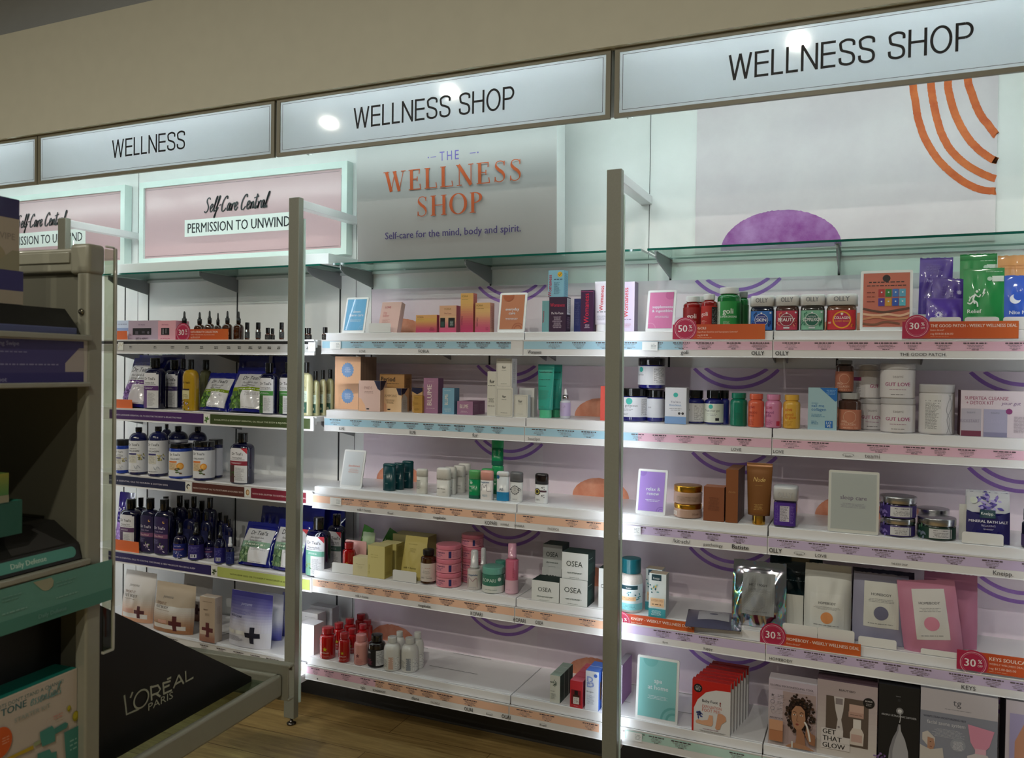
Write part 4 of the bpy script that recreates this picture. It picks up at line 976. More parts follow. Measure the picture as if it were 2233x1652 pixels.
def bag_ops(band, pic, name1='Pure Epsom Salt', name2='Soaking Solution', sub='', txt='#1c1c26', base='#d3d4d8', clear='#e8e8ec', bandw=(.44, .52)):
    return [('r', .10, .06, .92, .84, 'g:'+base), ('t', 'Dr Teal\'s', .52, .70, .092, txt, .78, 1), ('ti', name1, .52, .61, .040, '#3a3a44', .72), ('ti', name2, .50, .545, .036, '#3a3a44', .62),
            ('r', .10, bandw[0], .92, bandw[1], 'g:'+band), ('m', .2, bandw[0]+.02, .8, bandw[1]-.02, 1, '#eef0e0'), ('r', .10, .06, .44, bandw[0], mix(pic[0], '#888888', .2)), ('lf', .26, .24, .13, 26, pic), ('r', .44, .06, .92, bandw[0], 'g:'+clear), ('m', .50, .34, .88, .41, 3, '#77777f', 'l'), ('m', .48, .075, .8, .095, 1, '#555560')]
FILM = mat('#121a78', .12, coat=1.)
pouch('blue salt pouch with a purple band at the left of its shelf', CA, 92, 320, 1468, 990, 2, FILM, bag_ops('#5b2a78', ['#7a52a0', '#9d7cc0', '#4c2f70'], clear='#d9d6de'), T=.07, lean=17, wob=.003, d=.004)
pouch('blue foil pouch top showing behind the lavender pouch and bottle', CA, 200, 420, 1440, 965, 2, FILM, T=.05, lean=10, wob=.003, d=.10)
pouch('blue foil pouch behind the navy lavender bottles', CA, 430, 640, 1440, 960, 2, FILM, T=.05, lean=6, wob=.003, d=.16)
dr_bottle('navy foaming bath bottle with a purple-banded label, second shelf', CA, 355, 548, 1475, 992, 2, teal_label('#5a2a70', '#6a4a86', None))
dr_bottle('navy bottle with a purple-banded label, standing behind the first one', CA, 545, 700, 1465, 1010, 2, teal_label('#3a2a6a', '#4d3a78', None), d=.10)
dr_bottle('navy bottle far back beside the yellow oil bottle', CA, 650, 750, 1440, 1000, 2, [], lb=None, d=.10)
bottle('clear bottle of golden yellow bath oil with a black cap', CA, 698, 845, 1478, 1005, 2, mat('#b8921c', .06, coat=1.), BLKG, .19, .34, .18, (None, .04, 1.0), [('r', .05, .34, .72, .66, '#d6cfa0'), ('m', .1, .36, .66, .5, 4, '#5a4a20'), ('t', "Dr Teal's", .45, .84, .06, '#4a3a10', .8, 1), ('r', .05, .62, .72, .67, '#3a2a2a'), ('lf', .35, .15, .3, 14, ['#6a4a90', '#d9d2e0', '#4a6a2a'])], sx=.99, sy=.62, power=2.6)
bottle('clear pale bottle behind the golden oil bottle', CA, 850, 960, 1465, 1008, 2, mat('#56583c', .08, coat=1.), BLKG, .2, .5, .16, d=.12, sx=.99, sy=.7, power=2.6)
LF = ['#3f6a24', '#6a9a3a', '#2c4f1c', '#89b04c']
pouch('blue salt pouch with a green band, left one of the eucalyptus pair', CA, 785, 1050, 1490, 1040, 2, FILM, bag_ops('#7f9a22', LF), T=.075, lean=22, wob=.0032, d=.004, h=.19)
pouch('blue salt pouch with a green band, right one of the eucalyptus pair', CA, 1045, 1390, 1502, 985, 2, FILM, bag_ops('#86a01f', LF), T=.08, lean=18, wob=.0032, d=.004, h=.215)
pouch('upright blue foil pouch behind the eucalyptus pair', CA, 1150, 1420, 1470, 970, 2, FILM, T=.05, lean=3, wob=.003, d=.16)
pouch('blue foil pouch behind the green-labelled bottles', CA, 1450, 1690, 1470, 975, 2, FILM, T=.05, lean=3, wob=.003, d=.18)
GR = teal_label('#3f8a3a', '#35602c', ['#3f7a2c', '#6fae45', '#274f1c'])
dr_bottle('navy foaming bath bottle with a green band, left of the post', CA, 1395, 1560, 1508, 1035, 2, GR)
dr_bottle('navy foaming bath bottle with a green band, half hidden by the post', CA, 1572, 1742, 1510, 1030, 2, GR)
OIL = mat('#c9c69a', .06, coat=1.); OIL2 = mat('#a9a87c', .06, coat=1.)
for i, (xl, xr, yb, yt, dd, m_, lb) in enumerate(((1752, 1868, 1528, 1030, .01, OIL, 'clear bath oil bottle right of the post, nearest and tallest'), (1850, 1932, 1540, 1110, .05, OIL2, 'clear bath oil bottle, second right of the post'),
      (1925, 1990, 1535, 1100, .09, OIL, 'clear bath oil bottle, third right of the post'), (1985, 2062, 1525, 1095, .13, OIL2, 'clear bath oil bottle at the right end of its shelf'))):
    bottle(lb, CA, xl, xr, yb, yt, 2, m_, BLKG, .2, .42, .16, (None, .04, 1.0), [('t', 'Teal\'s', .5, .80, .05, '#4a4a30', .7, 1), ('r', .08, .40, .85, .72, '#c9d9c8'), ('r', .08, .06, .85, .38, '#2f5a4a'), ('m', .14, .44, .8, .66, 4, '#556655'), ('c', .45, .2, .2, '#d8dcc0')], d=dd, grp='clear bath oil bottles', sx=.99, sy=.7, power=2.6)
# third shelf
BLU = mat('#1d3fa8', .25, coat=.4); DB = mat('#10174e', .2, coat=.5)
COLA = [('t', "Dr Teal's", .42, .84, .075, '#23232c', .7, 1), ('t', 'MILK BATH', .42, .74, .03, '#444450', .5), ('t', 'COLLAGEN', .42, .655, .05, '#1c1c24', .8, 1), ('r', .1, .56, .62, .61, '#3a3470'), ('r', .1, .30, .62, .55, '#d4d2c8'), ('m', .14, .32, .58, .53, 5, '#7a7a80'), ('lf', .85, .48, .14, 16, ['#8a8a4a', '#5b5a8c', '#d8c878']), ('k', [(.5, .22), (.6, .12), (.7, .22), (.8, .14)], '#8f98a8', .02), ('m', .2, .05, .7, .09, 1, '#8a8a90')]
COO = [('t', "Dr Teal's", .42, .84, .085, '#23232c', .7, 1), ('t', 'COLLAGEN', .42, .68, .055, '#1c1c24', .8, 1), ('r', .1, .56, .55, .62, '#e07a30'), ('r', .1, .26, .55, .55, '#d9bd96'), ('m', .14, .30, .5, .52, 4, '#8a7a60'), ('c', .70, .42, .16, '#e8962c'), ('c', .70, .42, .11, '#f2b65a'), ('lf', .62, .25, .14, 8, ['#4a6a30', '#6a4a30'])]
jar('blue jar with white collagen label, far left of the third shelf', CB, 95, 213, 580, 238, 3, BLU, BLK, .18, ('#e6e8ee', .12, .88), COLA)
for xl, xr, yb, yt, lb in ((210, 386, 600, 130, 'round blue milk bath bottle with white label, left one of the front pair'), (385, 564, 607, 122, 'round blue milk bath bottle with white label, right one of the front pair')):
    bottle(lb, CB, xl, xr, yb, yt, 3, DB, BLKG, .10, .36, .17, ('#e2e4ea', .08, .99), COLA)
for xl, xr, yt, dd, lb in ((560, 745, 118, .10, 'round blue milk bath bottle standing behind the orange-slice jar'), (745, 915, 122, .10, 'round blue milk bath bottle, last of the back row'), (500, 600, 100, .20, 'dark bottle cap far back behind the milk bath bottles')):
    bottle(lb, CB, xl, xr, 560, yt, 3, DB, BLKG, .10, .34, .17, ('#c9ccd6', .08, .99), COLA, d=dd)
jar('white-labelled blue jar with an orange slice, left one of the pair', CB, 570, 786, 632, 272, 3, BLU, BLKG, .14, ('#e4e6ec', .08, .90), COO)
jar('white-labelled blue jar with an orange slice, right one of the pair', CB, 788, 987, 624, 255, 3, DB, BLKG, .14, ('#dfe1e8', .08, .90), COO)
jar('blue jar half hidden behind the right orange-slice jar', CB, 930, 1057, 588, 236, 3, DB, BLKG, .14, ('#c9ccd6', .08, .90), [])
dr_bottle('navy bottle with a dark red band standing alone on the third shelf', CB, 1132, 1345, 682, 187, 3, teal_label('#8c2438', '#4a2a2c', ['#5a4634', '#3e5a2c'], red=True))
# fourth shelf
PUR = mat('#2c1a78', .14, coat=1.)
pouch('purple night-sky salt pouch at the left end of the fourth shelf', CB, 60, 200, 1160, 725, 4, PUR, [('r', .1, .1, .9, .42, '#9a78c0'), ('t', "Dr Teal's", .5, .62, .09, '#e8e2f4', .8, 1), ('t', 'Pure Epsom Salt', .5, .52, .04, '#c9bce4', .7), ('m', .2, .45, .8, .49, 1, '#c9bce4'), ('c', .78, .84, .06, '#e6c860'), ('c', .82, .86, .05, '#2c1a78'), ('lf', .4, .2, .3, 14, ['#c4a8dc', '#7a4fa6'])], T=.035, lean=6, d=.075, wob=.002)
SL = [('t', "Dr Teal's", .5, .66, .07, '#e6e0ee', .95, 1), ('t', 'Body Wash', .5, .575, .04, '#b9a8c8', .75), ('r', .0, .42, 1, .53, '#7c4a72'), ('t', 'Sleep Blend', .45, .45, .045, '#e8c8c8', .85, 1), ('m', .08, .26, .5, .38, 4, '#8a86b4', 'l'), ('lf', .7, .17, .17, 14, ['#c9b8cc', '#8c7aa4', '#6d7f54', '#e6dce6']), ('c', .82, .86, .07, '#d9a860'), ('c', .87, .88, .06, '#3a2456')]
dr_bottle('navy foaming bath bottle with a plum band, behind the orange flag', CB, 140, 330, 1245, 790, 4, teal_label('#5b3564', '#4b2a54', None))
dr_bottle('dark sleep blend body wash bottle, left one of the pair', CB, 322, 490, 1278, 778, 4, SL, lb='#241a4a', capf=.2)
dr_bottle('dark sleep blend body wash bottle, right one of the pair', CB, 445, 625, 1308, 790, 4, SL, lb='#2c1a52', capf=.2)
for xl, xr, yt, dd, lb in ((260, 380, 770, .16, 'dark bottle in the back row behind the foaming bath bottle'), (600, 740, 752, .12, 'dark bottle rising behind the small spray bottle'), (735, 860, 758, .14, 'dark bottle in the back row above the spray bottles'), (875, 1012, 770, .16, 'dark round-shouldered bottle at the back centre'), (480, 610, 760, .18, 'dark bottle far back behind the sleep blend pair'), (1040, 1135, 930, .16, 'short dark bottle at the back near the seam'), (660, 800, 790, .20, 'dark bottle in the last row, left of centre'), (800, 935, 800, .21, 'dark bottle in the last row, behind the middle sprays'), (990, 1075, 900, .20, 'dark bottle in the last row beside the round-shouldered one'), (1080, 1150, 960, .12, 'short dark bottle above the white pump spray'), (560, 690, 860, .07, 'dark bottle squeezed behind the first small spray'), (700, 830, 880, .08, 'dark bottle squeezed behind the back-print spray'), (860, 960, 900, .10, 'dark bottle squeezed behind the half-hidden spray')):
    bottle(lb, CB, xl, xr, 1230, yt, 4, mat('#0f1238', .12, coat=.8), BLKG, .2, .34, .16, ('#161a48', .1, .9), [('m', .2, .3, .8, .8, 5, '#3a3f78')], d=dd, grp='dark bottles in the back row', sx=.99, sy=.6, power=2.6)
SPR = [(1, 0), (1, .25), (.74, .29), (.62, .9), (.55, .98), (0.05, 1.)]
SO = [('t', "Dr Teal's", .5, .78, .09, '#dcd6ea', .9, 1), ('r', 0, .52, 1, .64, '#7c4a72'), ('m', .1, .54, .9, .62, 1, '#e0c0c8'), ('m', .1, .3, .8, .48, 3, '#8a9ad8', 'l'), ('lf', .6, .18, .2, 10, ['#d9cfe4', '#8a7fb4'])]
SB2 = [('m', .1, .5, .9, .9, 6, '#8f88c8', 'l'), ('r', .3, .12, .75, .36, '#d9d9e4'), ('r', .36, .16, .42, .34, '#222233'), ('r', .48, .16, .51, .34, '#222233'), ('r', .58, .16, .66, .34, '#222233')]
for xl, xr, yb, yt, dd, op, lc, lb in ((610, 737, 1332, 990, None, SO, '#1d2a80', 'small blue sleep spray bottle, front left of the sprays'), (745, 890, 1338, 985, None, SB2, '#2a1f70', 'purple spray bottle turned to show its back print'), (890, 985, 1330, 1060, .05, SO, '#2a1a5c', 'small dark spray bottle half hidden at the middle'),
      (980, 1087, 1382, 1010, None, SB2, '#241f78', 'slim purple spray bottle turned to its back print, next to the white pump')):
    bottle(lb, CB, xl, xr, yb, yt, 4, NAVY, BLKG, .34, .42, .22, (lc, .06, .95), op, d=dd, capprof=SPR, grp='small sleep sprays', name='spray_bottle')
bottle('mini navy spray bottle with a white pump top', CB, 1085, 1160, 1388, 1118, 4, NAVY, '#dfe0e4', .34, .55, .12, ('#161f60', .1, .9), [('m', .15, .3, .85, .8, 4, '#8a9ad8')], capprof=SPR, name='spray_bottle')
HM = ['#5c8458', '#8fae7c', '#3f6240', '#a9c4a0']
HB = bag_ops('#8fb39a', HM, sub='', bandw=(.40, .54)) + [('t', 'Cannabis Sativa', .5, .485, .028, '#2f4a3a', .5), ('t', 'Hemp Seed Oil', .5, .425, .036, '#2f4a3a', .55, 1)]
pouch('blue salt pouch with hemp leaf picture, left one of the pair', CB, 1135, 1430, 1402, 940, 4, FILM, HB, T=.08, lean=20, wob=.003, d=.004, h=.195)
pouch('blue salt pouch with hemp leaf picture, right one behind the post', CB, 1432, 1745, 1462, 900, 4, FILM, HB+[('p', [(.74, .84), (.92, .84), (.92, .74)], '#c4303c')], T=.085, lean=14, wob=.0025, d=.004, h=.22)
pouch('blue foil pouch behind the left hemp pouch', CB, 1330, 1560, 1420, 860, 4, FILM, T=.05, lean=8, d=.13, wob=.003)
pouch('blue foil pouch with a red corner, behind the right hemp pouch', CB, 1700, 1900, 1440, 850, 4, FILM, [('p', [(.5, .6), (.9, .6), (.9, .42)], '#b02c3a'), ('r', .2, .2, .8, .4, '#c9ccd4')], T=.06, lean=6, d=.12, wob=.004)
pouch('dark blue foil pouch at the back right corner of the fourth shelf', CB, 1890, 2110, 1440, 870, 4, FILM, T=.05, lean=4, d=.20, wob=.004)
dr_bottle('navy bottle with sea-green band right of the post, in front', CB, 1812, 2032, 1492, 955, 4, teal_label('#6fae9a', '#7fb49c', ['#5c8458', '#8fae7c'], red=True), capf=.2)
dr_bottle('navy bottle with red-cornered label, behind the right-hand one', CB, 2000, 2165, 1440, 922, 4, teal_label('#4a6a60', '#3f5f50', ['#5c8458'], red=True), capf=.19, d=.12)
# lowest shelf
BS = lambda br, cross: [('g', 0, 0, 1, .55, br, '#dcd9d6'), ('t', 'pursoma', .42, .70, .055, '#8e8a88', .5), ('tl', 'SWEAT IT', .15, .565, .05, '#8c6a58', .45), ('tl', 'OUT BODY', .15, .49, .052, '#4a3a34', .5, 1), ('m', .15, .44, .55, .465, 1, '#a08a7c', 'l'), ('r', .12, .08, .9, .17, '#e4e0dc'), ('r', .27, .19, .5, .26, '#d8a898'), ('x', .68, .21, .14, cross)]
pouch('white and peach bath soak pouch partly hidden by the black panel', CC, 95, 380, 760, 300, 5, '#dcd9d8', BS('#d9a484', '#5a2a30'), T=.07, lean=6, wob=.0012, d=.05)
pouch('kraft brown bath soak pouch with a maroon cross, in front', CC, 372, 735, 872, 415, 5, '#c4b5a2', BS('#a9744e', '#5a2028'), T=.09, lean=5, wob=.0018)
pouch('white bath soak pouch standing behind the kraft brown one', CC, 650, 915, 800, 310, 5, '#d4d2d2', [('g', 0, 0, 1, .5, '#9a6a5c', '#d6d4d4'), ('t', 'pursoma', .35, .72, .05, '#8e8a88', .5), ('x', .68, .26, .13, '#4a2028')], T=.07, lean=4, d=.19)
carton('tall narrow beige carton with a brown cross', CC, 862, 1002, 930, 512, 5, '#cdb9a6', [('g', 0, 0, 1, .3, '#a4705c', '#cdb9a6'), ('m', .2, .88, .8, .91, 1, '#8a7466'), ('t', 'BODY', .4, .70, .03, '#5a4238', .3, 1), ('m', .3, .58, .7, .64, 2, '#9a8474'), ('x', .52, .27, .36, '#6a3038'), ('r', .05, .16, .45, .25, '#e0cdbc')], dep=.045, side='#c9b8a8', top='#d9cabb', sops=[('m', .2, .4, .8, .8, 9, '#a08c7c')])
pouch('violet to white bath soak pouch with a black cross', CC, 1062, 1445, 1048, 500, 5, '#d4d3dc', [('g', 0, .30, 1, 1, '#d0cfdc', '#3d3a8c'), ('t', 'pursoma', .45, .76, .05, '#b9bce0', .5), ('tl', 'BATH SOAK', .12, .54, .04, '#1c2450', .42, 1), ('m', .12, .60, .6, .67, 2, '#5a5aa4', 'l'), ('r', .06, .24, .30, .31, '#e0dfdc'), ('r', .32, .24, .55, .31, '#e0dfdc'), ('m', .06, .10, .55, .2, 3, '#7a7a8c', 'l'), ('x', .70, .25, .15, '#14162a')], T=.10, lean=4, wob=.002)
pouch('white bath soak pouch behind the violet one', CC, 1370, 1570, 960, 500, 5, '#c6c6d0', [('g', 0, 0, 1, .5, '#4a4c9c', '#c6c6d0')], T=.07, lean=4, d=.13)
pouch('violet bath soak pouch furthest back beside the post', CC, 1560, 1720, 930, 500, 5, '#8a8cc0', [('g', 0, 0, 1, .6, '#3c3f90', '#b8b8cc')], T=.07, lean=4, d=.20)
WB = [('m', .2, .86, .8, .9, 1, '#a9a4b0'), ('r', .25, .4, .8, .75, '#dcd8e8'), ('m', .15, .1, .7, .2, 2, '#b0acb8')]
carton('white carton just right of the post on the lowest left shelf', CC, 1768, 1912, 1112, 760, 5, '#e4e2ea', WB, dep=.07, side='#cfcdd2', top='#dcdadf')
carton('white carton behind the front one, lowest left shelf', CC, 1800, 1945, 1060, 655, 5, '#dad9dd', WB, dep=.06, side='#bfbdc2', top='#cbc9cd', d=.13)
carton('grey-white carton furthest back by the wall, lowest left shelf', CC, 1880, 2080, 1010, 600, 5, '#c9c8cc', [], dep=.05, side='#aaa9ae', top='#b9b8bc', d=.22)
ROWZ.update(RZM); FR.update(FRM)
# ================================================================= CENTRE GOODS
# --- top shelf
card('blue card reading down there care on a white easel', M1, 175, 392, 515, 210, 1, '#6db4dc', easel_txt(['down', 'there care'])+ARCS('#8cc6e6'), d=.02, w=.112, h=.157)
clip('low white pusher tray under the leaning pink carton', M1, 397, 545, 518, 460, 1, d=.003)
carton('pink carton leaning back in a white pusher tray', M1, 455, 590, 512, 300, 1, '#d9b3ac', [('t', 'LOVE', .35, .80, .06, '#b0304c', .4, 1), ('tl', 'the', .15, .62, .07, '#c87474', .4), ('tl', 'killer', .15, .52, .08, '#c87474', .5), ('m', .15, .3, .6, .44, 3, '#c09088', 'l')], dep=.03, side='#c9a39c', d=.03, lean=16)
FO = lambda x=0: [('g', 0, 0, 1, .8, '#c8385f', '#e6b46c'), ('tl', 'FORIA', .08, .86, .06, '#8a7030', .6), ('m', .08, .78, .4, .81, 1, '#a08040', 'l'), ('v', 'intimacy', .16, .3, .08, '#5a2040', .3), ('m', .6, .06, .9, .16, 2, '#8c2048')]
carton('short gold to pink carton, leftmost of the four gradient ones', M1, 723, 868, 518, 403, 1, '#e0a868', [('g', 0, 0, 1, .8, '#c04068', '#dcae5c'), ('tl', 'FORIA', .08, .82, .10, '#8a7030', .5), ('m', .08, .7, .4, .75, 1, '#a08040', 'l'), ('m', .65, .08, .9, .3, 3, '#7a2048')], d=.012, side='#b8506a', top='#d9b060')
carton('gradient carton with two cut-out windows showing dark bottles', M1, 886, 1003, 518, 338, 1, '#dfae8c', [('g', 0, 0, 1, .6, '#d0507c', '#e2b890'), ('t', 'FORIA', .5, .84, .07, '#a07838', .6), ('t', 'The Tease', .5, .68, .05, '#8a3a40', .6), ('r', .06, .18, .34, .54, '#0e1614'), ('r', .54, .18, .92, .54, '#0e1614'), ('r', .1, .22, .3, .4, '#2c4a44'), ('r', .62, .22, .85, .44, '#3a4a4a'), ('r', .14, .42, .28, .54, '#050807'), ('r', .64, .44, .84, .54, '#050807'), ('m', .64, .24, .84, .42, 4, '#b9c4c0')], d=.012, side='#b86078', top='#e0b088')
carton('tallest slim gold to pink carton of the gradient ones', M1, 1033, 1120, 518, 252, 1, '#e0b064', [('g', 0, 0, 1, .85, '#c03868', '#e2b468'), ('tl', 'FORIA', .08, .90, .045, '#8a7030', .7), ('m', .08, .83, .6, .85, 1, '#8a7030', 'l'), ('v', 'intimacy', .16, .3, .13, '#5a2040', .25)], d=.012, side='#c87068', top='#e2b870', sops=[('m', .1, .3, .9, .95, 14, '#a06050')])
carton('gold to pink carton beside the orange card', M1, 1135, 1238, 518, 318, 1, '#e0b070', [('g', 0, 0, 1, .8, '#cc5078', '#e4b878'), ('tl', 'FORIA', .08, .88, .06, '#8a7030', .7), ('m', .08, .78, .6, .82, 1, '#8a7030', 'l'), ('v', 'intimacy', .18, .35, .12, '#5a2040', .3), ('m', .7, .06, .92, .16, 2, '#8c2048')], d=.012, side='#c88878', sops=[('m', .1, .1, .9, .9, 14, '#9a5050')])
card('orange card reading everyday care on a white easel', M1, 1255, 1508, 516, 183, 1, '#d38256', easel_txt(['everyday', 'care'], y=.54, u=.5, sz=.08)+[('o', .80, .0, .22, .26, '#c06a44'), ('o', .80, .0, .12, .17, '#c06a44'), ('o', .30, .98, .0, .24, '#bd6030')], d=.015, w=.115, h=.157, lean=10)
WO_ = lambda c='#c02048', bx='': [('v', 'Womaness', .30, .50, .24, c, .9, 1)]
carton('teal carton edge seen behind the dark purple stack', M1, 1600, 1648, 512, 305, 1, '#7fb4bc', WO_(), d=.09, dep=.05)
b_ = carton('dark purple carton with red name, under the light blue one', M1, 1648, 1765, 514, 278, 1, '#351638', [('t', 'Womaness', .5, .72, .10, '#c8284c', .86, 1), ('t', 'Me No Pause', .5, .50, .07, '#e6dce6', .7), ('m', .2, .10, .8, .44, 6, '#c9b8c9')], d=.012, dep=.052, side='#2a1030', sops=[('r', .2, .5, .95, .97, '#d9d4dc'), ('m', .25, .55, .9, .94, 10, '#444444'), ('m', .2, .08, .9, .44, 9, '#a98fa9')])
carton('light blue carton stacked on the dark purple one', M1, 1643, 1750, 278, 92, 1, '#86bcd2', [('v', 'Womaness', .22, .42, .22, '#c02048', .82, 1), ('m', .38, .62, .92, .70, 1, '#34506a', 'l'), ('m', .38, .1, .8, .56, 6, '#4c6c84', 'l'), ('c', .76, .84, .16, '#e0b020'), ('k', [(.68, .84), (.74, .80), (.86, .90)], '#3a5a20', .03)], d=.014, dep=.048, z=b_['top'], side='#7fb2c8', sops=[('m', .1, .1, .9, .9, 16, '#50708a')])
carton('indigo carton in the gap right of the dark purple one', M1, 1822, 1866, 512, 290, 1, '#333c86', [('m', .1, .2, .9, .9, 12, '#6a72b0')], d=.06, dep=.04)
carton('slim aubergine carton with a large red upright name', M1, 1868, 1953, 513, 230, 1, '#3c1240', [('v', 'Womaness', .66, .56, .40, '#c81e44', .72, 1), ('m', .3, .08, .8, .18, 3, '#d9c9dc'), ('r', 0, .955, 1, .97, '#a04878')], d=.012, dep=.04)
squeeze('white squeeze tube with red name, left of the nearest post', M1, 1952, 2062, 514, 166, 1, mat('#e4dfee', .3), mat('#e6e4ea', .3), .14, [('v', 'Womaness', .62, .66, .26, '#d03048', .5, 1), ('m', .2, .36, .8, .42, 1, '#777788'), ('m', .2, .22, .8, .32, 2, '#8a8aa0')], d=.01)
carton('lilac carton with upright pink name, right of the nearest post', R1, 50, 130, 443, 183, 1, '#ddd0ea', [('v', 'Womaness', .58, .58, .32, '#d04858', .6, 1), ('m', .2, .22, .8, .27, 1, '#8a7aa0'), ('m', .2, .08, .8, .16, 2, '#b9728a')], d=.012, dep=.05, side='#a99ab8', top='#d9c9a0')
# --- second shelf
BURST = lambda u, v, r: [('s', u, v, r, '#7ea6dc', 16, .86)]
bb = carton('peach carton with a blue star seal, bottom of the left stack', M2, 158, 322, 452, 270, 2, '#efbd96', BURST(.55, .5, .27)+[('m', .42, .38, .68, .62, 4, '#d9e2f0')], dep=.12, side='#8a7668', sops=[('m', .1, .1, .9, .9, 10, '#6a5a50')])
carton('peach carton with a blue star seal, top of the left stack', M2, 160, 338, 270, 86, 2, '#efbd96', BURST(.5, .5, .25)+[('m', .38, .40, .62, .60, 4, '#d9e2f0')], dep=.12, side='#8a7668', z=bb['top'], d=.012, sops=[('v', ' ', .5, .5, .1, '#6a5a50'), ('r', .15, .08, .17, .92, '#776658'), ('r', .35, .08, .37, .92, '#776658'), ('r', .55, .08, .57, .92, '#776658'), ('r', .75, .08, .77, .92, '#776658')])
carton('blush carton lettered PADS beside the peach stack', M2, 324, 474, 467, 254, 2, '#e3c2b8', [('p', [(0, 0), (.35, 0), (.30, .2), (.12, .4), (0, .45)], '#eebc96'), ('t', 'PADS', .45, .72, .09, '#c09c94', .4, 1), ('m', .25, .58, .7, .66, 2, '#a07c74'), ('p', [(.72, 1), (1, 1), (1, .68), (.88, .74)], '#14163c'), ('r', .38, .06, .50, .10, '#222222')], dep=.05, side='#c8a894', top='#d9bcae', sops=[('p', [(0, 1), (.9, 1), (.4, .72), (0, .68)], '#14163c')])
carton('carton lettered TAMPONS in front of the period box', M2, 482, 622, 470, 306, 2, '#ecc89e', [('p', [(0, 0), (.3, 0), (.26, .3), (0, .5)], '#e8b490'), ('t', 'TAMPONS', .42, .62, .11, '#b89c7c', .7, 1), ('m', .22, .34, .66, .52, 4, '#8c7860'), ('p', [(.74, 1), (1, 1), (1, .70), (.86, .72)], '#14163c'), ('r', .32, .07, .46, .12, '#222222')], dep=.06, side='#e0b48c', sops=[('p', [(0, 0), (.8, 0), (.75, .6), (.3, .8), (0, .5)], '#c9c9cc'), ('m', .1, .1, .7, .5, 6, '#8f8f98'), ('p', [(0, 1), (.8, 1), (.4, .78), (0, .72)], '#14163c')])
carton('tan carton lettered Period at the back of the second shelf', M2, 470, 640, 470, 208, 2, '#b98c56', [('t', 'Period', .34, .80, .12, '#14121c', .75, 1), ('m', .1, .72, .8, .76, 1, '#3a2c20')], d=.10, dep=.06, side='#a87c4c', sops=[('m', .1, .6, .9, .9, 5, '#4a3820')])
z0_ = None
for i, (a0, a1, lb) in enumerate(((470, 432, 'small mustard carton at the bottom of its stack of three'), (430, 396, 'small mustard carton in the middle of its stack of three'), (394, 358, 'small mustard carton on top of its stack of three'))):
    q = carton(lb, M2, 706-(6 if i == 1 else 0), 768, a0, a1, 2, '#b98c3c', [('m', .1, .3, .6, .7, 2, '#8c6a28')], d=.03, dep=.04, side='#a87c34', z=z0_, grp='small mustard cartons'); z0_ = q['top']
carton('carton with a dark blue flap behind the mustard stack', M2, 695, 768, 470, 302, 2, '#d9b07c', [('p', [(0, 1), (1, 1), (1, .85), (.5, .72), (0, .84)], '#14163c')], d=.085, dep=.05)
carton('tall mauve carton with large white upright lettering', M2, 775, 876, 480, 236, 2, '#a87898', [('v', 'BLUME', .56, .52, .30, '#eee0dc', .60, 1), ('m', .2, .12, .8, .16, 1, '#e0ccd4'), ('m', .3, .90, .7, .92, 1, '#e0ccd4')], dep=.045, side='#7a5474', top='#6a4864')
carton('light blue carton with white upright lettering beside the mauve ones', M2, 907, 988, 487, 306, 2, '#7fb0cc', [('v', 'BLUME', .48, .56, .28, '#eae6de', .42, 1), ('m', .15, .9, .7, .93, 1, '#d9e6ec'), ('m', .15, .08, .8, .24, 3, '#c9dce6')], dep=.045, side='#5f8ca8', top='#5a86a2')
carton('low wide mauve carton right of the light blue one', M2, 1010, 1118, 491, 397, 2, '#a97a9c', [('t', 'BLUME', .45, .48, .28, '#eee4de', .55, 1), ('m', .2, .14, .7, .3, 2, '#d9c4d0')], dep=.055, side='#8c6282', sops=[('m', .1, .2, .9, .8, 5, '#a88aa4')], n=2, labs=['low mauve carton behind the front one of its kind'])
FU = lambda s=.085, b=1: ([('r', .07, .05, .93, .055, '#8a8a84'), ('r', .07, .945, .93, .95, '#8a8a84'), ('r', .07, .05, .08, .95, '#8a8a84'), ('r', .92, .05, .93, .95, '#8a8a84')] if b else [])+[('t', 'fur', .5, .66, s, '#3a3a3a', .4, 1), ('m', .35, .58, .65, .61, 1, '#8a8a84'), ('m', .3, .12, .7, .15, 1, '#8a8a84')]
FW = '#dcdad0'
carton('tall thin white carton at the left of the white group', M2, 1218, 1277, 497, 190, 2, FW, [('t', 'fur', .55, .74, .075, '#3a3a3a', .7, 1), ('m', .1, .66, .9, .70, 1, '#6a6a64'), ('m', .1, .3, .9, .4, 3, '#7a7a74'), ('m', .1, .2, .9, .24, 1, '#8a8a84')], dep=.03)
q = carton('bordered white carton, bottom of the stacked white pair', M2, 1279, 1394, 505, 303, 2, FW, FU(.08), dep=.05, side='#d9d9dc')
carton('bordered white carton, top of the stacked white pair', M2, 1282, 1390, 303, 100, 2, '#e3e1d8', FU(.085), dep=.05, side='#e2e2e6', z=q['top'], d=q['Y']-FR[2], sops=[('m', .15, .15, .7, .9, 9, '#9a9aa0')])
carton('small bordered white carton right of the stacked white pair', M2, 1398, 1500, 508, 352, 2, FW, FU(.11), dep=.03, side='#dcdce0')
carton('blank white carton showing behind the small bordered carton', M2, 1440, 1545, 497, 305, 2, '#dedede', [('r', .15, .08, .85, .92, '#d0d0d0')], d=.07, dep=.03)
TL = [('t', 'SweetSpot Labs', .5, .84, .034, '#103a34', .9, 1), ('m', .1, .70, .85, .73, 1, '#1f5a50'), ('m', .1, .58, .6, .60, 1, '#1f5a50'), ('m', .1, .34, .9, .52, 5, '#4a9a88', 'l'), ('m', .1, .20, .5, .23, 1, '#4a9a88')]
squeeze('aqua squeeze tube standing on its cap, front one of two', M2, 1555, 1668, 514, 140, 2, mat('#3fae9c', .25), mat('#5cc99a', .3), .15, TL)
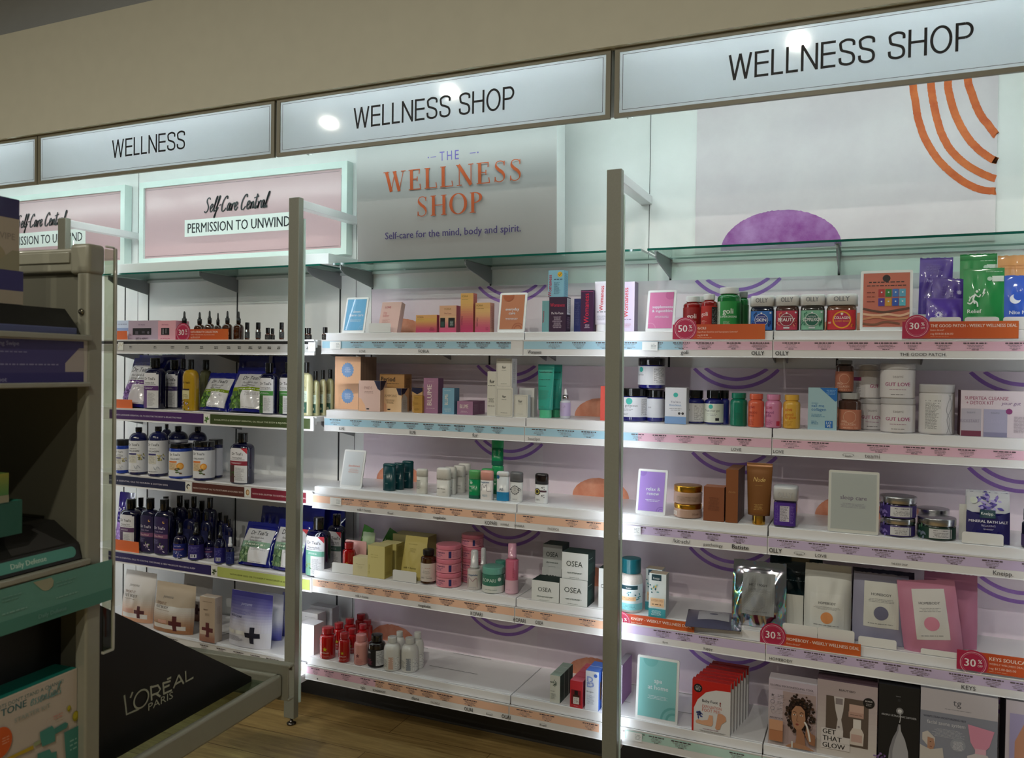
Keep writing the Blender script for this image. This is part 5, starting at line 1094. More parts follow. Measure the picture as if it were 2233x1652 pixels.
squeeze('aqua squeeze tube behind the front one', M2, 1640, 1725, 505, 142, 2, mat('#369e8e', .25), mat('#4bb488', .3), .15, TL, d=.09)
bottle('frosted lilac serum bottle with a white dropper and silver collar', M2, 1728, 1800, 518, 310, 2, mat('#d4d8e2', .15, coat=.6), 'm:#b9b9bd', .36, .56, .08, ('#c4b4dc', .15, .95), [('m', .2, .6, .6, .8, 3, '#8a7aa0')], bulb=mat('#eeeef2', .3), name='dropper_bottle')
carton('narrow coral red carton just left of the nearest post', M2, 2005, 2060, 530, 293, 2, '#e05a50', [], d=.03, dep=.04)
# --- third shelf
card('white card reading deodorant on a white easel', M3, 158, 372, 394, 60, 3, '#e3e3e4', [('t', 'deodorant', .56, .55, .065, '#e88a7c', .8, 1), ('m', .26, .36, .86, .50, 3, '#e6b4aa')], w=.108, h=.160)
for xl, xr, yb, yt, lb in ((495, 583, 416, 228, 'dark teal deodorant stick, front one of three'), (568, 640, 408, 222, 'dark teal deodorant stick, middle one of three'), (628, 706, 398, 208, 'dark teal deodorant stick, furthest back of three')):
    stick(lb, M3, xl, xr, yb, yt, 3, mat('#0e3f46', .25), mat('#0e4a50', .25), .08, [('m', .15, .58, .85, .61, 1, '#7fa8a4'), ('m', .3, .25, .6, .30, 2, '#8fb4b0')], grp='dark teal deodorant sticks')
stick('short white deodorant stick standing alone left of centre', M3, 728, 806, 437, 265, 3, mat('#d6d4cc', .3), mat('#cfcdc6', .3), .3, [('m', .05, .2, .6, .5, 6, '#6a6a64', 'l'), ('tl', 'Kopari', .04, .52, .05, '#333333', .5, 1)])
for xl, xr, yb, yt, lb in ((868, 964, 455, 258, 'white deodorant stick, front one of the white row of four'), (925, 1004, 440, 250, 'white deodorant stick, second in the white row'), (985, 1066, 430, 240, 'white deodorant stick, third in the white row'), (1020, 1104, 414, 225, 'white deodorant stick, furthest back in the white row')):
    stick(lb, M3, xl, xr, yb, yt, 3, mat('#dcdad6', .3), mat('#e2e0dc', .3), .42, [('m', .1, .60, .9, .64, 1, '#7a7a74'), ('t', 'milk + honey.', .45, .26, .045, '#4a4a46', .75), ('m', .6, .15, .8, .18, 1, '#7a7a74')], grp='white deodorant sticks')
stick('dark green deodorant stick with a light green cap', M3, 1092, 1172, 470, 272, 3, mat('#0f8a54', .25), mat('#5fae6c', .25), .32, [('c', .32, .56, .13, '#bcd9c4'), ('t', 'megababe', .4, .42, .05, '#d9ecd9', .6, 1), ('m', .1, .24, .5, .34, 3, '#a9d0b4', 'l')], foot=(.12, '#0a5a48'))
stick('white deodorant stick with a pink cap and M mark', M3, 1172, 1262, 480, 277, 3, mat('#e3dedd', .25), mat('#e4a49a', .25), .32, [('t', 'megababe', .45, .59, .055, '#3a6a94', .85, 1), ('k', [(0, .34), (.18, .34), (.20, .52), (.30, .52), (.42, .42), (.55, .52), (.62, .52), (.64, .32), (1, .32)], '#4a3c50', .025), ('m', .15, .12, .8, .2, 2, '#7aa0b8')])
stick('white deodorant stick with a blue base lettered AB', M3, 1285, 1372, 487, 283, 3, mat('#d9dce0', .25), mat('#dfe0e4', .25), .16, [('c', .16, .82, .16, '#2c6a9c'), ('t', 'AB', .5, .36, .09, '#5a6a7c', .4)], foot=(.31, '#1583b8'))
LV = [('s', .5, .40, .40, '#55565c', 12, .82), ('c', .5, .40, .30, '#d9d9d8'), ('o', .5, .40, .20, .22, '#6a6a6a'), ('m', .36, .34, .64, .48, 3, '#55565c'), ('lf', .12, .4, .1, 5, '#3a3a40'), ('lf', .88, .4, .1, 5, '#3a3a40'), ('t', 'VANILLA', .5, .07, .035, '#555555', .4)]
stick('white patterned deodorant stick with a grey cap', M3, 1378, 1468, 491, 286, 3, mat('#d9d9d8', .25), mat('#6a6b70', .25), .34, LV)
stick('white patterned deodorant stick with a black cap, alone near the seam', M3, 1552, 1644, 504, 297, 3, mat('#dfdfe0', .25), mat('#1c1417', .2), .36, [('s', .24, .40, .30, '#222018', 12, .8), ('c', .24, .40, .20, '#d0c060'), ('c', .24, .4, .13, '#2a2a22'), ('r', .5, .39, 1, .45, '#4a2a38'), ('lf', .75, .55, .12, 5, '#222226'), ('lf', .75, .28, .12, 5, '#222226'), ('m', .1, .1, .5, .16, 2, '#777777')])
q = stick('green deodorant stick at the back, bottom of its stack of two', M3, 1252, 1332, 430, 240, 3, mat('#0c8a54', .2), mat('#2cae6c', .2), .34, [('c', .4, .5, .15, '#9ccfa8')], d=.17, foot=(.15, '#0a6048'))
stick('green deodorant stick at the back, top of its stack of two', M3, 1250, 1332, 240, 55, 3, mat('#0d8f58', .2), mat('#2cae6c', .2), .34, [('v', 'mega', .86, .5, .18, '#9ccfa8', .4), ('m', .2, .3, .5, .6, 4, '#8cc4a0')], d=.17, z=q['top'], foot=(.18, '#086450'))
stick('light green stick top peeking out behind the pink-capped one', M3, 1180, 1264, 440, 262, 3, mat('#3aa860', .25), mat('#4ab46c', .25), .4, [], d=.10)
# --- fourth shelf
GS = [('p', [(.1, .1), (.9, .1), (.9, .55), (.1, .7)], '#b9c9a4'), ('m', .2, .2, .8, .5, 4, '#5a6a50'), ('lf', .5, .8, .2, 9, ['#2f7a2c', '#5aa04a', '#1f5a24'])]
pouch('green leafy sachet standing at the back left of the pink lip', M4, 290, 385, 330, 80, 4, mat('#4f8a3c', .25, coat=.6), GS, T=.012, lean=5, d=.17, rot=-18, tiltz=12)
pouch('green leafy sachet tilted to the right behind the yellow cartons', M4, 410, 510, 300, 90, 4, mat('#3f7a34', .25, coat=.6), GS, T=.012, lean=5, d=.19, tiltz=28, seed=5)
pouch('pale green sachet behind the small red bottle', M4, 330, 415, 370, 135, 4, mat('#9cae84', .4), [('m', .2, .2, .8, .7, 6, '#7a8c68')], T=.012, lean=8, d=.12, seed=8)
clip('white pusher tray holding the small red bottle', M4, 140, 310, 408, 345, 4, d=.003)
o_ = clip('clear pinkish pusher tray behind the small red bottle', M4, 232, 378, 330, 185, 4, d=.07, col='#e8b8b8'); 
RED = mat('#a80c10', .06, coat=1.); REDC = mat('#a8242c', .2, coat=.5)
bottle('small glossy red vitamin bottle in a white pusher tray', M4, 214, 303, 352, 200, 4, RED, REDC, .2, .72, .14, (None, .1, .9), [('s', .5, .5, .14, '#c8a020')], d=.008)
YE = '#d9cf8c'; YE2 = '#c9bd74'
carton('small pale yellow carton left of the taller yellow one', M4, 284, 386, 436, 303, 4, '#dcd4a8', [('m', .2, .6, .8, .66, 1, '#b0a67c'), ('m', .3, .4, .7, .55, 3, '#c4bb90')], dep=.05, side='#c4b888', top='#e6dfb8')
carton('tall pale yellow carton at the front edge', M4, 386, 504, 466, 222, 4, YE, [('t', 'milk + honey', .4, .70, .035, '#b0a460', .6), ('m', .2, .62, .6, .66, 1, '#b0a460'), ('v', 'milk + honey', .12, .25, .06, '#a0944c', .3)], dep=.06, side='#b9ac5c', top='#e0d89c', sops=[('m', .1, .7, .9, .92, 8, '#a0944c'), ('m', .1, .08, .9, .2, 3, '#a0944c')])
carton('pale yellow carton behind the tall front one', M4, 470, 585, 430, 205, 4, YE2, [], d=.11, dep=.06, side='#b9ac5c', top='#d9cf90', sops=[('m', .1, .5, .9, .9, 8, '#a0944c')])
carton('large pale yellow carton with a brown slot, at the back', M4, 560, 800, 420, 150, 4, '#cfc486', [], d=.20, dep=.08, side='#b4a666', top='#d4ca90')
pouch('yellow kraft pouch leaning back behind a white pusher tray', M4, 598, 755, 470, 175, 4, '#c4b568', [('t', 'milk + honey', .45, .24, .045, '#6a5f2c', .6), ('m', .3, .62, .6, .72, 4, '#a0944c'), ('m', .2, .8, .6, .82, 1, '#8c7f3c')], T=.035, lean=14, seal=.86, d=.03, wob=.001)
clip('white pusher tray in front of the yellow pouch', M4, 562, 725, 472, 396, 4, d=.004)
bottle('brown glass bottle with a white label and black cap', M4, 757, 866, 493, 249, 4, AMB, BLK, .16, .74, .10, ('#d9d0ca', .12, .84), [('t', 'milk + honey.', .5, .16, .10, '#3a3634', .8), ('m', .2, .7, .75, .78, 1, '#c08a78'), ('m', .2, .4, .75, .6, 3, '#9a928c'), ('r', .2, .3, .75, .31, '#8a827c')])
PKJ = mat('#e08fa0', .25, coat=.5); PKL = mat('#d97a90', .25, coat=.5)
MG = [('t', 'megababe', .30, .66, .20, '#2c2456', .46, 1), ('m', .08, .2, .46, .56, 3, '#4a3a6c', 'l'), ('r', .62, .15, .72, .92, '#2a2a66'), ('m', .76, .2, 1.0, .86, 4, '#b06078', 'l')]
def stack(C, xl, xr, ys, row, fn, labs, z=None, **k):
    out = []; n = len(ys); q0 = rspot(C, xl, xr, ys[0][0], ys[-1][1], row, k.get('d'), z); k['hh'] = q0[3]/n
    for i, (yb, yt) in enumerate(ys):
        q = fn(labs[i], C, xl, xr, yb, yt, row, z=z, **k); z = q['top']; out.append(q)
        if 'd' not in k or k['d'] is None: k['d'] = q['Y']-q['r']*math.cos(math.atan2(q['X'], q['Y']))-FR[row]
    return out
def pkj(lab, C, xl, xr, yb, yt, row, **k): return jar(lab, C, xl, xr, yb, yt, row, PKJ, PKL, .32, lband=(PKJ, .06, .98), ops=MG, lidr=1.02, arc=2.2, **k)
stack(M4, 864, 1040, [(530, 425), (428, 325), (322, 215)], 4, pkj, ['pink scrub jar at the bottom of the front stack of three', 'pink scrub jar in the middle of the front stack', 'pink scrub jar on top of the front stack'], grp='pink scrub jars')
stack(M4, 1040, 1196, [(490, 402), (400, 300), (302, 222), (222, 140)], 4, pkj, ['pink scrub jar at the bottom of the back stack', 'pink scrub jar second from the bottom of the back stack', 'pink scrub jar second from the top of the back stack', 'pink scrub jar on top of the back stack'], grp='pink scrub jars', d=.10)
CLR = mat('#c9ccd0', .1, coat=.8)
PUMP = [(1, 0), (1, .1), (.86, .12), (.80, .9), (.6, .98), (0, 1)]
MB_ = [('t', 'megababe', .5, .78, .10, '#3f6a98', .9, 1), ('k', [(.1, .1), (.16, .62), (.30, .62), (.5, .48), (.7, .62), (.82, .60), (.86, .12)], '#a06a80', .03), ('m', .2, .08, .8, .12, 1, '#8a9ab0')]
bottle('clear-capped white bottle with an M mark beside the pink jars', M4, 1082, 1180, 533, 250, 4, mat('#cfcac8', .2, coat=.5), CLR, .46, .66, .05, (None, .05, .95), MB_, capprof=PUMP)
bottle('clear-capped bottle standing behind the M-marked one', M4, 1160, 1225, 500, 235, 4, mat('#b9b6b6', .2, coat=.5), CLR, .46, .66, .05, d=.09, capprof=PUMP)
jar('green-lidded jar with a white wave along its lower half', M4, 1186, 1340, 556, 366, 4, mat('#3c7a68', .2, coat=.6), mat('#6aaea0', .3), .28, lband=(mat('#3c7a68', .2), .03, .98), ops=[('r', -.7, 0, 1.7, .40, '#d6dad6'), ('p', [(-.3, .38), (-.1, .52), (.2, .50), (.5, .38)], '#d6dad6'), ('p', [(.5, .41), (.7, .30), (1.0, .30), (1.2, .41)], '#3c7a68'), ('t', 'KOPARI', .38, .62, .19, '#cfe6dc', .72), ('c', .92, .78, .09, '#d9e6e0'), ('m', .2, .14, .8, .22, 1, '#8a9a94')], lidr=1.0)
q = bpy.data.objects[-1] if False else None
jar('green jar half hidden behind the green and white one', M4, 1275, 1350, 520, 326, 4, mat('#2f6a58', .2), mat('#4f9484', .3), .28, d=.12)
bottle('pink spray bottle with a clear cap at the seam', M4, 1347, 1438, 561, 206, 4, mat('#d4708c', .25, coat=.4), mat('#d9a0b8', .1, coat=.8), .30, .70, .04, (None, .02, .98), [('v', 'KOPARI', .82, .66, .16, '#b04a68', .5), ('r', -.3, .0, 1.3, .42, '#dcb4c4'), ('m', .1, .1, .7, .16, 2, '#a8788c')], capprof=[(1, 0), (1, .2), (.92, .22), (.92, .95), (.8, 1), (0, 1)])
OS = lambda t1, t2: [('t', 'OSEA', .48, .48, .20, '#1a2c28', .62), ('m', .2, .22, .8, .27, 1, '#5a6a66'), ('t', t1, .48, .20, .055, '#44524e', .75), ('m', .3, .04, .66, .08, 1, '#6a7674')]
DG = '#0e2c28'; OW = '#dfe3e4'
SO_ = [('m', .1, .75, .6, .8, 1, '#d0dcd8', 'l'), ('m', .1, .2, .9, .6, 5, '#5a7a72', 'l')]
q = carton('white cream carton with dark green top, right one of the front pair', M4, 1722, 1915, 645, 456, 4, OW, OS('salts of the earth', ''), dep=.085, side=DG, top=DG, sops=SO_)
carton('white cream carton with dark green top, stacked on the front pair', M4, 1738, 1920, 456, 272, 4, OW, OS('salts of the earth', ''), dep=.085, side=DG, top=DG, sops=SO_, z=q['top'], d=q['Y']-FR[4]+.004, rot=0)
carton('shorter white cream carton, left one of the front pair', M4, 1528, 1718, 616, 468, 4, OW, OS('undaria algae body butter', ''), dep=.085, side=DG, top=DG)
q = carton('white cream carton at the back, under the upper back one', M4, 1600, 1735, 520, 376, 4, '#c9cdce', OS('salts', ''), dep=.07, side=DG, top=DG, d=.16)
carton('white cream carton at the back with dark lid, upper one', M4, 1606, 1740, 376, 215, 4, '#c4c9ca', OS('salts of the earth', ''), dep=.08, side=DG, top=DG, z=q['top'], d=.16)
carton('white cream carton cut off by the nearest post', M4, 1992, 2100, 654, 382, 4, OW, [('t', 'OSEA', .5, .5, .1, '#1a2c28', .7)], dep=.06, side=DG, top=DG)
# --- lowest shelf
def redb(lab, xl, xr, yb, yt, **k): return bottle(lab, M5, xl, xr, yb, yt, 5, RED, REDC, .20, .74, .13, (None, .0, 1.), [('s', .5, .50, .17, '#b9a818'), ('t', 'HAIRtamin', .5, .30, .06, '#e6d0d0', .7, 1), ('m', .15, .10, .85, .2, 2, '#c98080')], grp='glossy red vitamin bottles', **k)
for a_ in (('red vitamin bottle, front left one with a gold star', 172, 278, 416, 205), ('red vitamin bottle, second in front, left of the pink one', 294, 374, 440, 240)): redb(*a_)
for a_, dd in ((('red vitamin bottle, second row, left', 257, 338, 400, 174), .11), (('red vitamin bottle, third row, left', 331, 407, 380, 146), .19), (('red vitamin bottle, furthest back with the highest cap', 405, 482, 360, 118), .27), (('red vitamin bottle, second row, right of the front pair', 352, 420, 420, 214), .10), (('red vitamin bottle, third row, right', 420, 490, 400, 184), .18), (('red vitamin bottle, furthest back on the right', 448, 520, 380, 156), .25)): redb(*a_, d=dd)
bottle('pale pink vitamin bottle with a dark star', M5, 398, 491, 456, 252, 5, mat('#d99a94', .25, coat=.4), mat('#dc9494', .3), .22, .74, .13, (None, 0, 1.), [('s', .4, .50, .18, '#7a3c44'), ('m', .2, .1, .8, .35, 4, '#b87078')])
bottle('black vitamin bottle with facts panel and black lid', M5, 490, 606, 474, 253, 5, mat('#1a1210', .1, coat=.9), BLKG, .2, .66, .12, ('#14141a', .06, .86), [('t', 'tgin', .12, .78, .12, '#d9d9e0', .3, 1), ('m', .02, .1, .4, .45, 4, '#a83858', 'l'), ('r', .62, .08, 1.15, .95, '#c9ccd2'), ('m', .65, .12, 1.12, .9, 9, '#33363c', 'l')])
WBT = mat('#d9d9d6', .3, coat=.2)
def wbb(lab, xl, xr, yb, yt, c1='#c9a898', **k): return bottle(lab, M5, xl, xr, yb, yt, 5, WBT, mat('#cfd0ce', .35), .17, .56, .22, (None, .0, 1.), [('r', .42, .12, .72, .72, c1)]+[('p', [(.44+.0*i, .14+.09*i), (.70, .20+.09*i), (.70, .23+.09*i), (.44, .17+.09*i)], '#efece8') for i in range(6)]+[('m', .0, .2, .38, .6, 4, '#8a8a86', 'l'), ('r', .80, .10, 1.3, .72, '#e0e0de'), ('m', .82, .12, 1.28, .7, 8, '#55585c', 'l')], grp='white supplement bottles', **k)
wbb('white supplement bottle, front left of four', 594, 706, 496, 268); wbb('white supplement bottle, front right of four', 709, 821, 505, 275, '#8a9098')
wbb('white supplement bottle, back left of four', 660, 735, 440, 232, d=.10); wbb('white supplement bottle, back right of four', 775, 858, 458, 237, d=.07)
BG = [('lf', .35, .72, .22, 26, ['#3a4a44', '#8a9a90']), ('tl', 'Briogeo', .12, .42, .035, '#3a4a44', .5), ('m', .12, .14, .7, .36, 5, '#8a9490', 'l')]
carton('white and green patterned carton, front of its row of three', M5, 1686, 1752, 700, 520, 5, '#d4d8d2', BG, dep=.045, side='#2f4a44', top='#9aaca0', n=3, labs=['green-sided carton, second in its row of three', 'green-sided carton, last in its row of three'])
q = carton('red boxed serum with a window, left of the blue and white carton', M5, 1818, 1900, 738, 556, 5, '#c8303c', [('r', .10, .12, .86, .66, '#7a1420'), ('r', .26, .14, .74, .40, '#dfdbd6'), ('m', .3, .18, .7, .36, 3, '#6a6460'), ('r', .24, .40, .76, .48, '#3a1c10'), ('r', .36, .48, .64, .64, '#0e0e10'), ('m', .3, .04, .7, .09, 2, '#e0a0a8')], dep=.045, side='#d05a6c', top='#d06070', n=4, labs=['red boxed serum, second in its row', 'red boxed serum, third in its row', 'red boxed serum, last in its row'])
carton('blue and white patterned carton at the right of the short row', M5, 1919, 2005, 750, 492, 5, '#dde2ec', [('t', 'B', .38, .58, .28, '#93a6dc', .6), ('lf', .35, .68, .2, 18, ['#8a9cd8', '#dde2ec']), ('c', .78, .90, .13, '#4a6cc0'), ('tl', 'Briogeo', .12, .46, .04, '#30364a', .5), ('m', .12, .16, .75, .40, 6, '#9aa2b4', 'l')], dep=.05, side='#3a62b8', top='#4a72c8', n=2, labs=['blue and white carton behind the front one'], sops=[('r', .3, .25, .6, .7, '#6a4a2c')])
carton('white carton edge touching the nearest post, lowest shelf', M5, 2028, 2100, 756, 500, 5, '#e0e2e4', [], dep=.05)
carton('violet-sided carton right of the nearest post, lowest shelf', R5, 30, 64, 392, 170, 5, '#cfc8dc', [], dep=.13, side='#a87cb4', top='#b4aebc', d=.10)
# ================================================================= RIGHT BAY GOODS
# --- top shelf
card('pink card reading supplements & ingestibles on a white easel', R1, 150, 385, 440, 165, 1, '#e77fae', easel_txt(['supplements', '& ingestibles'], y=.56, sz=.075)+[('o', .86, .92, .0, .20, '#d96a9c'), ('o', .1, .0, .2, .235, '#ef9cc0')], d=.02, w=.104, h=.155)
GR_ = [('t', 'goli', .50, .52, .20, '#e6dcd6', .8, 1), ('m', .2, .3, .8, .42, 2, '#d0a8a0'), ('m', .1, .08, .7, .2, 2, '#c09088')]
GRD = mat('#8a1010', .1, coat=.8); GGN = mat('#0e6a2e', .1, coat=.9); WCP = mat('#d9dadb', .3)
bottle('red gummy bottle beside the pink card, back row', R1, 395, 498, 440, 262, 1, GRD, WCP, .16, .72, .10, ('#8f1616', .05, .92), GR_, d=.05)
bottle('red gummy bottle cap showing between the two red ones', R1, 468, 520, 440, 262, 1, GRD, WCP, .16, .72, .10, d=.12)
bottle('red gummy bottle with facts panel, left of the green one', R1, 492, 578, 440, 250, 1, GRD, WCP, .16, .72, .10, ('#b42218', .05, .92), [('t', 'goli', .2, .58, .16, '#e6dcd6', .7, 1), ('m', 0, .1, .4, .4, 3, '#e0b0a0', 'l'), ('r', .72, .05, 1.3, .95, '#1c1c1e'), ('m', .76, .1, 1.2, .9, 9, '#b9b9b9', 'l'), ('t', '60', .45, .1, .07, '#f0e0da', .3, 1)], d=.02)
bottle('large green gummy bottle with a white cap behind the 50% flag', R1, 578, 707, 440, 214, 1, GGN, WCP, .15, .80, .10, ('#1f8a3c', .05, .90), [('r', -.3, .0, .12, 1, '#c9d6cc'), ('m', -.2, .1, .08, .9, 8, '#4a7a54', 'l'), ('t', 'goli', .50, .56, .18, '#e8efe8', .7, 1), ('t', 'SUPERGREENS', .52, .42, .065, '#d6e6d8', .8, 1), ('m', .3, .1, .6, .3, 3, '#a9d0b0', 'l'), ('r', .9, .05, 1.4, .95, '#146a2c')], d=.02)
bottle('dark green gummy bottle behind the large green one', R1, 690, 748, 440, 238, 1, GGN, mat('#8a8c8c', .3), .15, .80, .10, ('#135a28', .05, .90), [], d=.09)
GJ = mat('#7c6a5a', .08, coat=.9)
def olly(lab, xl, xr, yb, yt, word, c1, c2, c3, body, sub='UNDENIABLE'):
    ops = [('r', -.4, 0, 1.4, 1, c2), ('lf', .15, .3, .14, 10, [c3, c1]), ('lf', .88, .3, .14, 10, [c3, c1]), ('lf', .2, .8, .1, 6, [c3]), ('c', .5, .50, .27, c1), ('o', .5, .50, .26, .28, '#e6e6e6'), ('t', sub, .5, .62, .05, '#e6e6ea', .40), ('t', word, .5, .43, .15, '#f2f2f4', .66, 1), ('s', .5, .82, .07, '#e8e8ee', 6, .5), ('m', .36, .26, .64, .32, 1, '#d9d9de'), ('c', .06, .88, .05, '#d9e0ea'), ('r', .36, .06, .64, .14, '#c9cdd2')]
    return jar(lab, R1, xl, xr, yb, yt, 1, body, WCP, .30, lband=(c2, .04, .80), ops=ops, lidr=1.05, power=4, d=.02, lidops=[('t', 'OLLY', .5, .34, .42, '#7d8086', .62, 1)], arc=1.75, sy=.98, tw=0)
def box_fn(r, p=4.):
    def f(u, v, o): q = min(.97, abs(u)/r); return (u, -r*(1-q**p)**(1/p)-o, v)
    return f
def sqjar(lab, C, xl, xr, yb, yt, row, body, lid, ops, lidops, c2, lidf=.30, v0=.04, v1=.80, d=None, grp=None, fade=None):
    """rounded-square gummy jar with a rounded-square lid"""
    X, Y, w, h, zz = spot(C, xl, xr, yb, yt, row, d); r = w/2; t = thing('gummy_jar', lab, 'jar', (X, Y+r, zz), group=grp); zl = h*(1-lidf); rb = r/1.04
    a = MB(); a.lathe([(.001, 0), (rb*.94, 0), (rb, .005), (rb, zl-.012), (rb*.93, zl-.002), (.001, zl)], body, 48, power=4.5); a.build('jar_body', t)
    a = MB(); a.lathe([(.001, zl-.001), (r, zl), (r, h-.008), (r*.97, h-.002), (r*.9, h), (.001, h)], lid, 48, power=4.5); paint(D(a, box_fn(r, 4.5), step=r*.2, off=.0008), r*1.6, h-zl, lidops, v00=zl); a.build('lid', t)
    a = MB(); fn = box_fn(rb, 4.5); paint(D(a, fn, step=r*.12, off=.0008), rb*1.82, (v1-v0)*zl, ops, v00=v0*zl); a.build('label', t)
    return dict(o=t, X=X, Y=Y, h=h, top=zz+h)
def ollyj(lab, xl, xr, yb, yt, word, c1, c2, c3, body, sub):
    ops = [('r', 0, 0, 1, 1, c2), ('lf', .12, .35, .10, 10, [c3, c1]), ('lf', .90, .35, .10, 10, [c3, c1]), ('lf', .15, .8, .08, 6, [c3]), ('c', .5, .52, .30, c1), ('o', .5, .52, .29, .31, '#e6e6e6'), ('t', sub, .5, .66, .06, '#e6e6ea', .44), ('t', word, .5, .44, .17, '#f4f4f6', .80, 1), ('s', .5, .88, .06, '#e8e8ee', 6, .5), ('c', .92, .90, .045, '#d9e0ea'), ('r', .36, .06, .64, .15, '#c9cdd2')]
    return sqjar(lab, R1, xl, xr, yb, yt, 1, body, WCP, ops, [('t', 'OLLY', .5, .34, .42, '#74777e', .62, 1)], c2, d=.02)
ollyj('blue gummy jar lettered SKIN with a white lid', 750, 882, 437, 257, 'SKIN', '#15308c', '#2f6fc0', '#0f1f5a', mat('#1c2438', .1, coat=.8), 'GLOWING')
ollyj('crimson gummy jar lettered BEAUTY with a white lid', 886, 1018, 440, 253, 'BEAUTY', '#8c1836', '#b83650', '#e08a6c', mat('#4a3430', .1, coat=.8), 'UNDENIABLE')
ollyj('green gummy jar lettered COMPLEXION with a white lid', 1020, 1158, 440, 250, 'COMPLEXION', '#1a5f4e', '#7fb89c', '#2c7a5c', mat('#3c3a38', .1, coat=.8), 'FLAWLESS')
sqjar('red gummy jar lettered COLLAGEN with a yellow ring, widest of four', R1, 1160, 1334, 442, 247, 1, mat('#6a4a3a', .1, coat=.8), WCP, [('r', 0, 0, 1, 1, '#c42a34'), ('o', .52, .50, .28, .33, '#e8a020'), ('c', .52, .50, .28, '#b81f4c'), ('t', 'COLLAGEN', .52, .54, .13, '#f4f0ee', .56, 1), ('t', 'GUMMY RINGS', .52, .38, .09, '#f0a03c', .5), ('s', .52, .80, .06, '#f0e6d8', 7, .6), ('lf', .86, .24, .06, 7, ['#8a3a1c', '#e08a20']), ('t', '30', .08, .3, .1, '#f4e8e0', .2, 1)], [('t', 'OLLY', .5, .34, .42, '#74777e', .62, 1)], '#c42a34', d=.02)
GP = [('c', .5, .90, .085, '#3a2a24'), ('m', .12, .80, .88, .86, 1, '#3a2a24'), ('m', .08, .74, .92, .79, 1, '#3a2a24')]
for j, row_ in enumerate((('#c23a3a', '#3c8a3c', '#4a7ac0', '#6ab0c8'), ('#5a3a9c', '#e0a02c', '#2f5ab8', '#5ab8c8'))):
    for i, c in enumerate(row_): GP.append(('r', .33+.15*i, .555-.17*j, .465+.15*i, .70-.17*j, c)); GP.append(('c', .40+.15*i, .64-.17*j, .018, '#e8e8e8'))
GP += [('m', .08, .62, .26, .66, 1, '#7a2a1c', 'l'), ('m', .08, .54, .26, .58, 1, '#7a2a1c', 'l'), ('m', .08, .45, .26, .49, 1, '#7a2a1c', 'l'), ('k', [(0, .34), (.2, .30), (.45, .27), (.7, .30), (1, .34)], '#5a3626', .05), ('k', [(0, .24), (.3, .21), (.55, .23), (.8, .20), (1, .25)], '#e0b090', .055), ('k', [(0, .14), (.3, .18), (.6, .14), (1, .16)], '#c88860', .05), ('k', [(0, .06), (.25, .04), (.5, .09), (.8, .05)], '#7a4a34', .05)]
card('salmon poster card with rows of coloured squares and crossing arms', R1, 1347, 1630, 435, 118, 1, '#d8745a', GP, d=.02, lean=6)
PCH = [('m', .1, .70, .55, .90, 3, '#8a76c4', 'l'), ('t', 'B12 Awake', .42, .5, .06, '#c9bce8', .5), ('s', .74, .5, .09, '#c9bce8', 10, .5)]
PU = mat('#52349c', .35, coat=.2); PGN = mat('#128c44', .35, coat=.2); PBL = mat('#1f56c8', .35, coat=.2); PORG = mat('#e09a5c', .35, coat=.2)
def flat(lab, C, xl, xr, yb, yt, row, m_, ops, d, tilt=0, z=None, lean=5, T=.012, grp='sealed patch pouches', rot=0, w=None):
    return pouch(lab, C, xl, xr, yb, yt, row, m_, [('r', .02, .93, .98, .935, mix('#888888', '#555577', .3))]*0+ops, T=T, lean=lean, d=d, tiltz=tilt, z=z, grp=grp, wob=.0012, taper=0, rot=rot, seal=.97)
flat('purple patch pouch hung upside down, tallest of the three', R1, 1663, 1843, 330, 50, 1, PU, [('vd', ' ', .5, .5, .1, '#c9bce8'), ('m', .2, .70, .75, .88, 3, '#8a76c4', 'l'), ('t', 'Awake', .40, .56, .07, '#b9a8e0', .4), ('t', 'B12', .78, .56, .06, '#b9a8e0', .2), ('r', .2, .645, .95, .65, '#8a76c4')], .10, z=.19, tilt=1)
flat('purple patch pouch turned sideways, middle of the three', R1, 1718, 1890, 400, 162, 1, PU, [('vd', 'B12 Awake', .55, .56, .12, '#b9a8e0', .5), ('s', .86, .74, .10, '#c9bce8', 10, .5), ('m', .3, .6, .45, .9, 5, '#8a76c4')], .07, tilt=4)
flat('purple patch pouch leaning in front with a white sun', R1, 1700, 1905, 400, 268, 1, PU, [('s', .34, .46, .13, '#e0daf0', 12, .5), ('c', .34, .46, .04, '#52349c'), ('m', .3, .12, .5, .22, 1, '#8a76c4')], .03, tilt=3, lean=12)
flat('green patch pouch at the back, taller of two', R1, 1885, 2087, 400, 28, 1, PGN, [('m', .55, .90, .95, .92, 1, '#b9e0c4'), ('r', .72, .79, 1.0, .86, '#d6e2d8'), ('c', .69, .825, .06, '#c0dcc8')], .11)
RUN = [('c', .33, .62, .035, '#e8f0ea'), ('k', [(.30, .58), (.24, .50), (.28, .42)], '#e8f0ea', .045), ('k', [(.26, .56), (.18, .52), (.14, .46)], '#e8f0ea', .03), ('k', [(.30, .56), (.38, .53), (.42, .57)], '#e8f0ea', .03), ('k', [(.25, .47), (.33, .44), (.35, .37)], '#e8f0ea', .035), ('k', [(.25, .47), (.17, .42), (.10, .44)], '#e8f0ea', .035), ('p', [(.50, .66), (.46, .58), (.49, .585), (.45, .52), (.54, .60), (.51, .60), (.54, .66)], '#e8f0ea')]
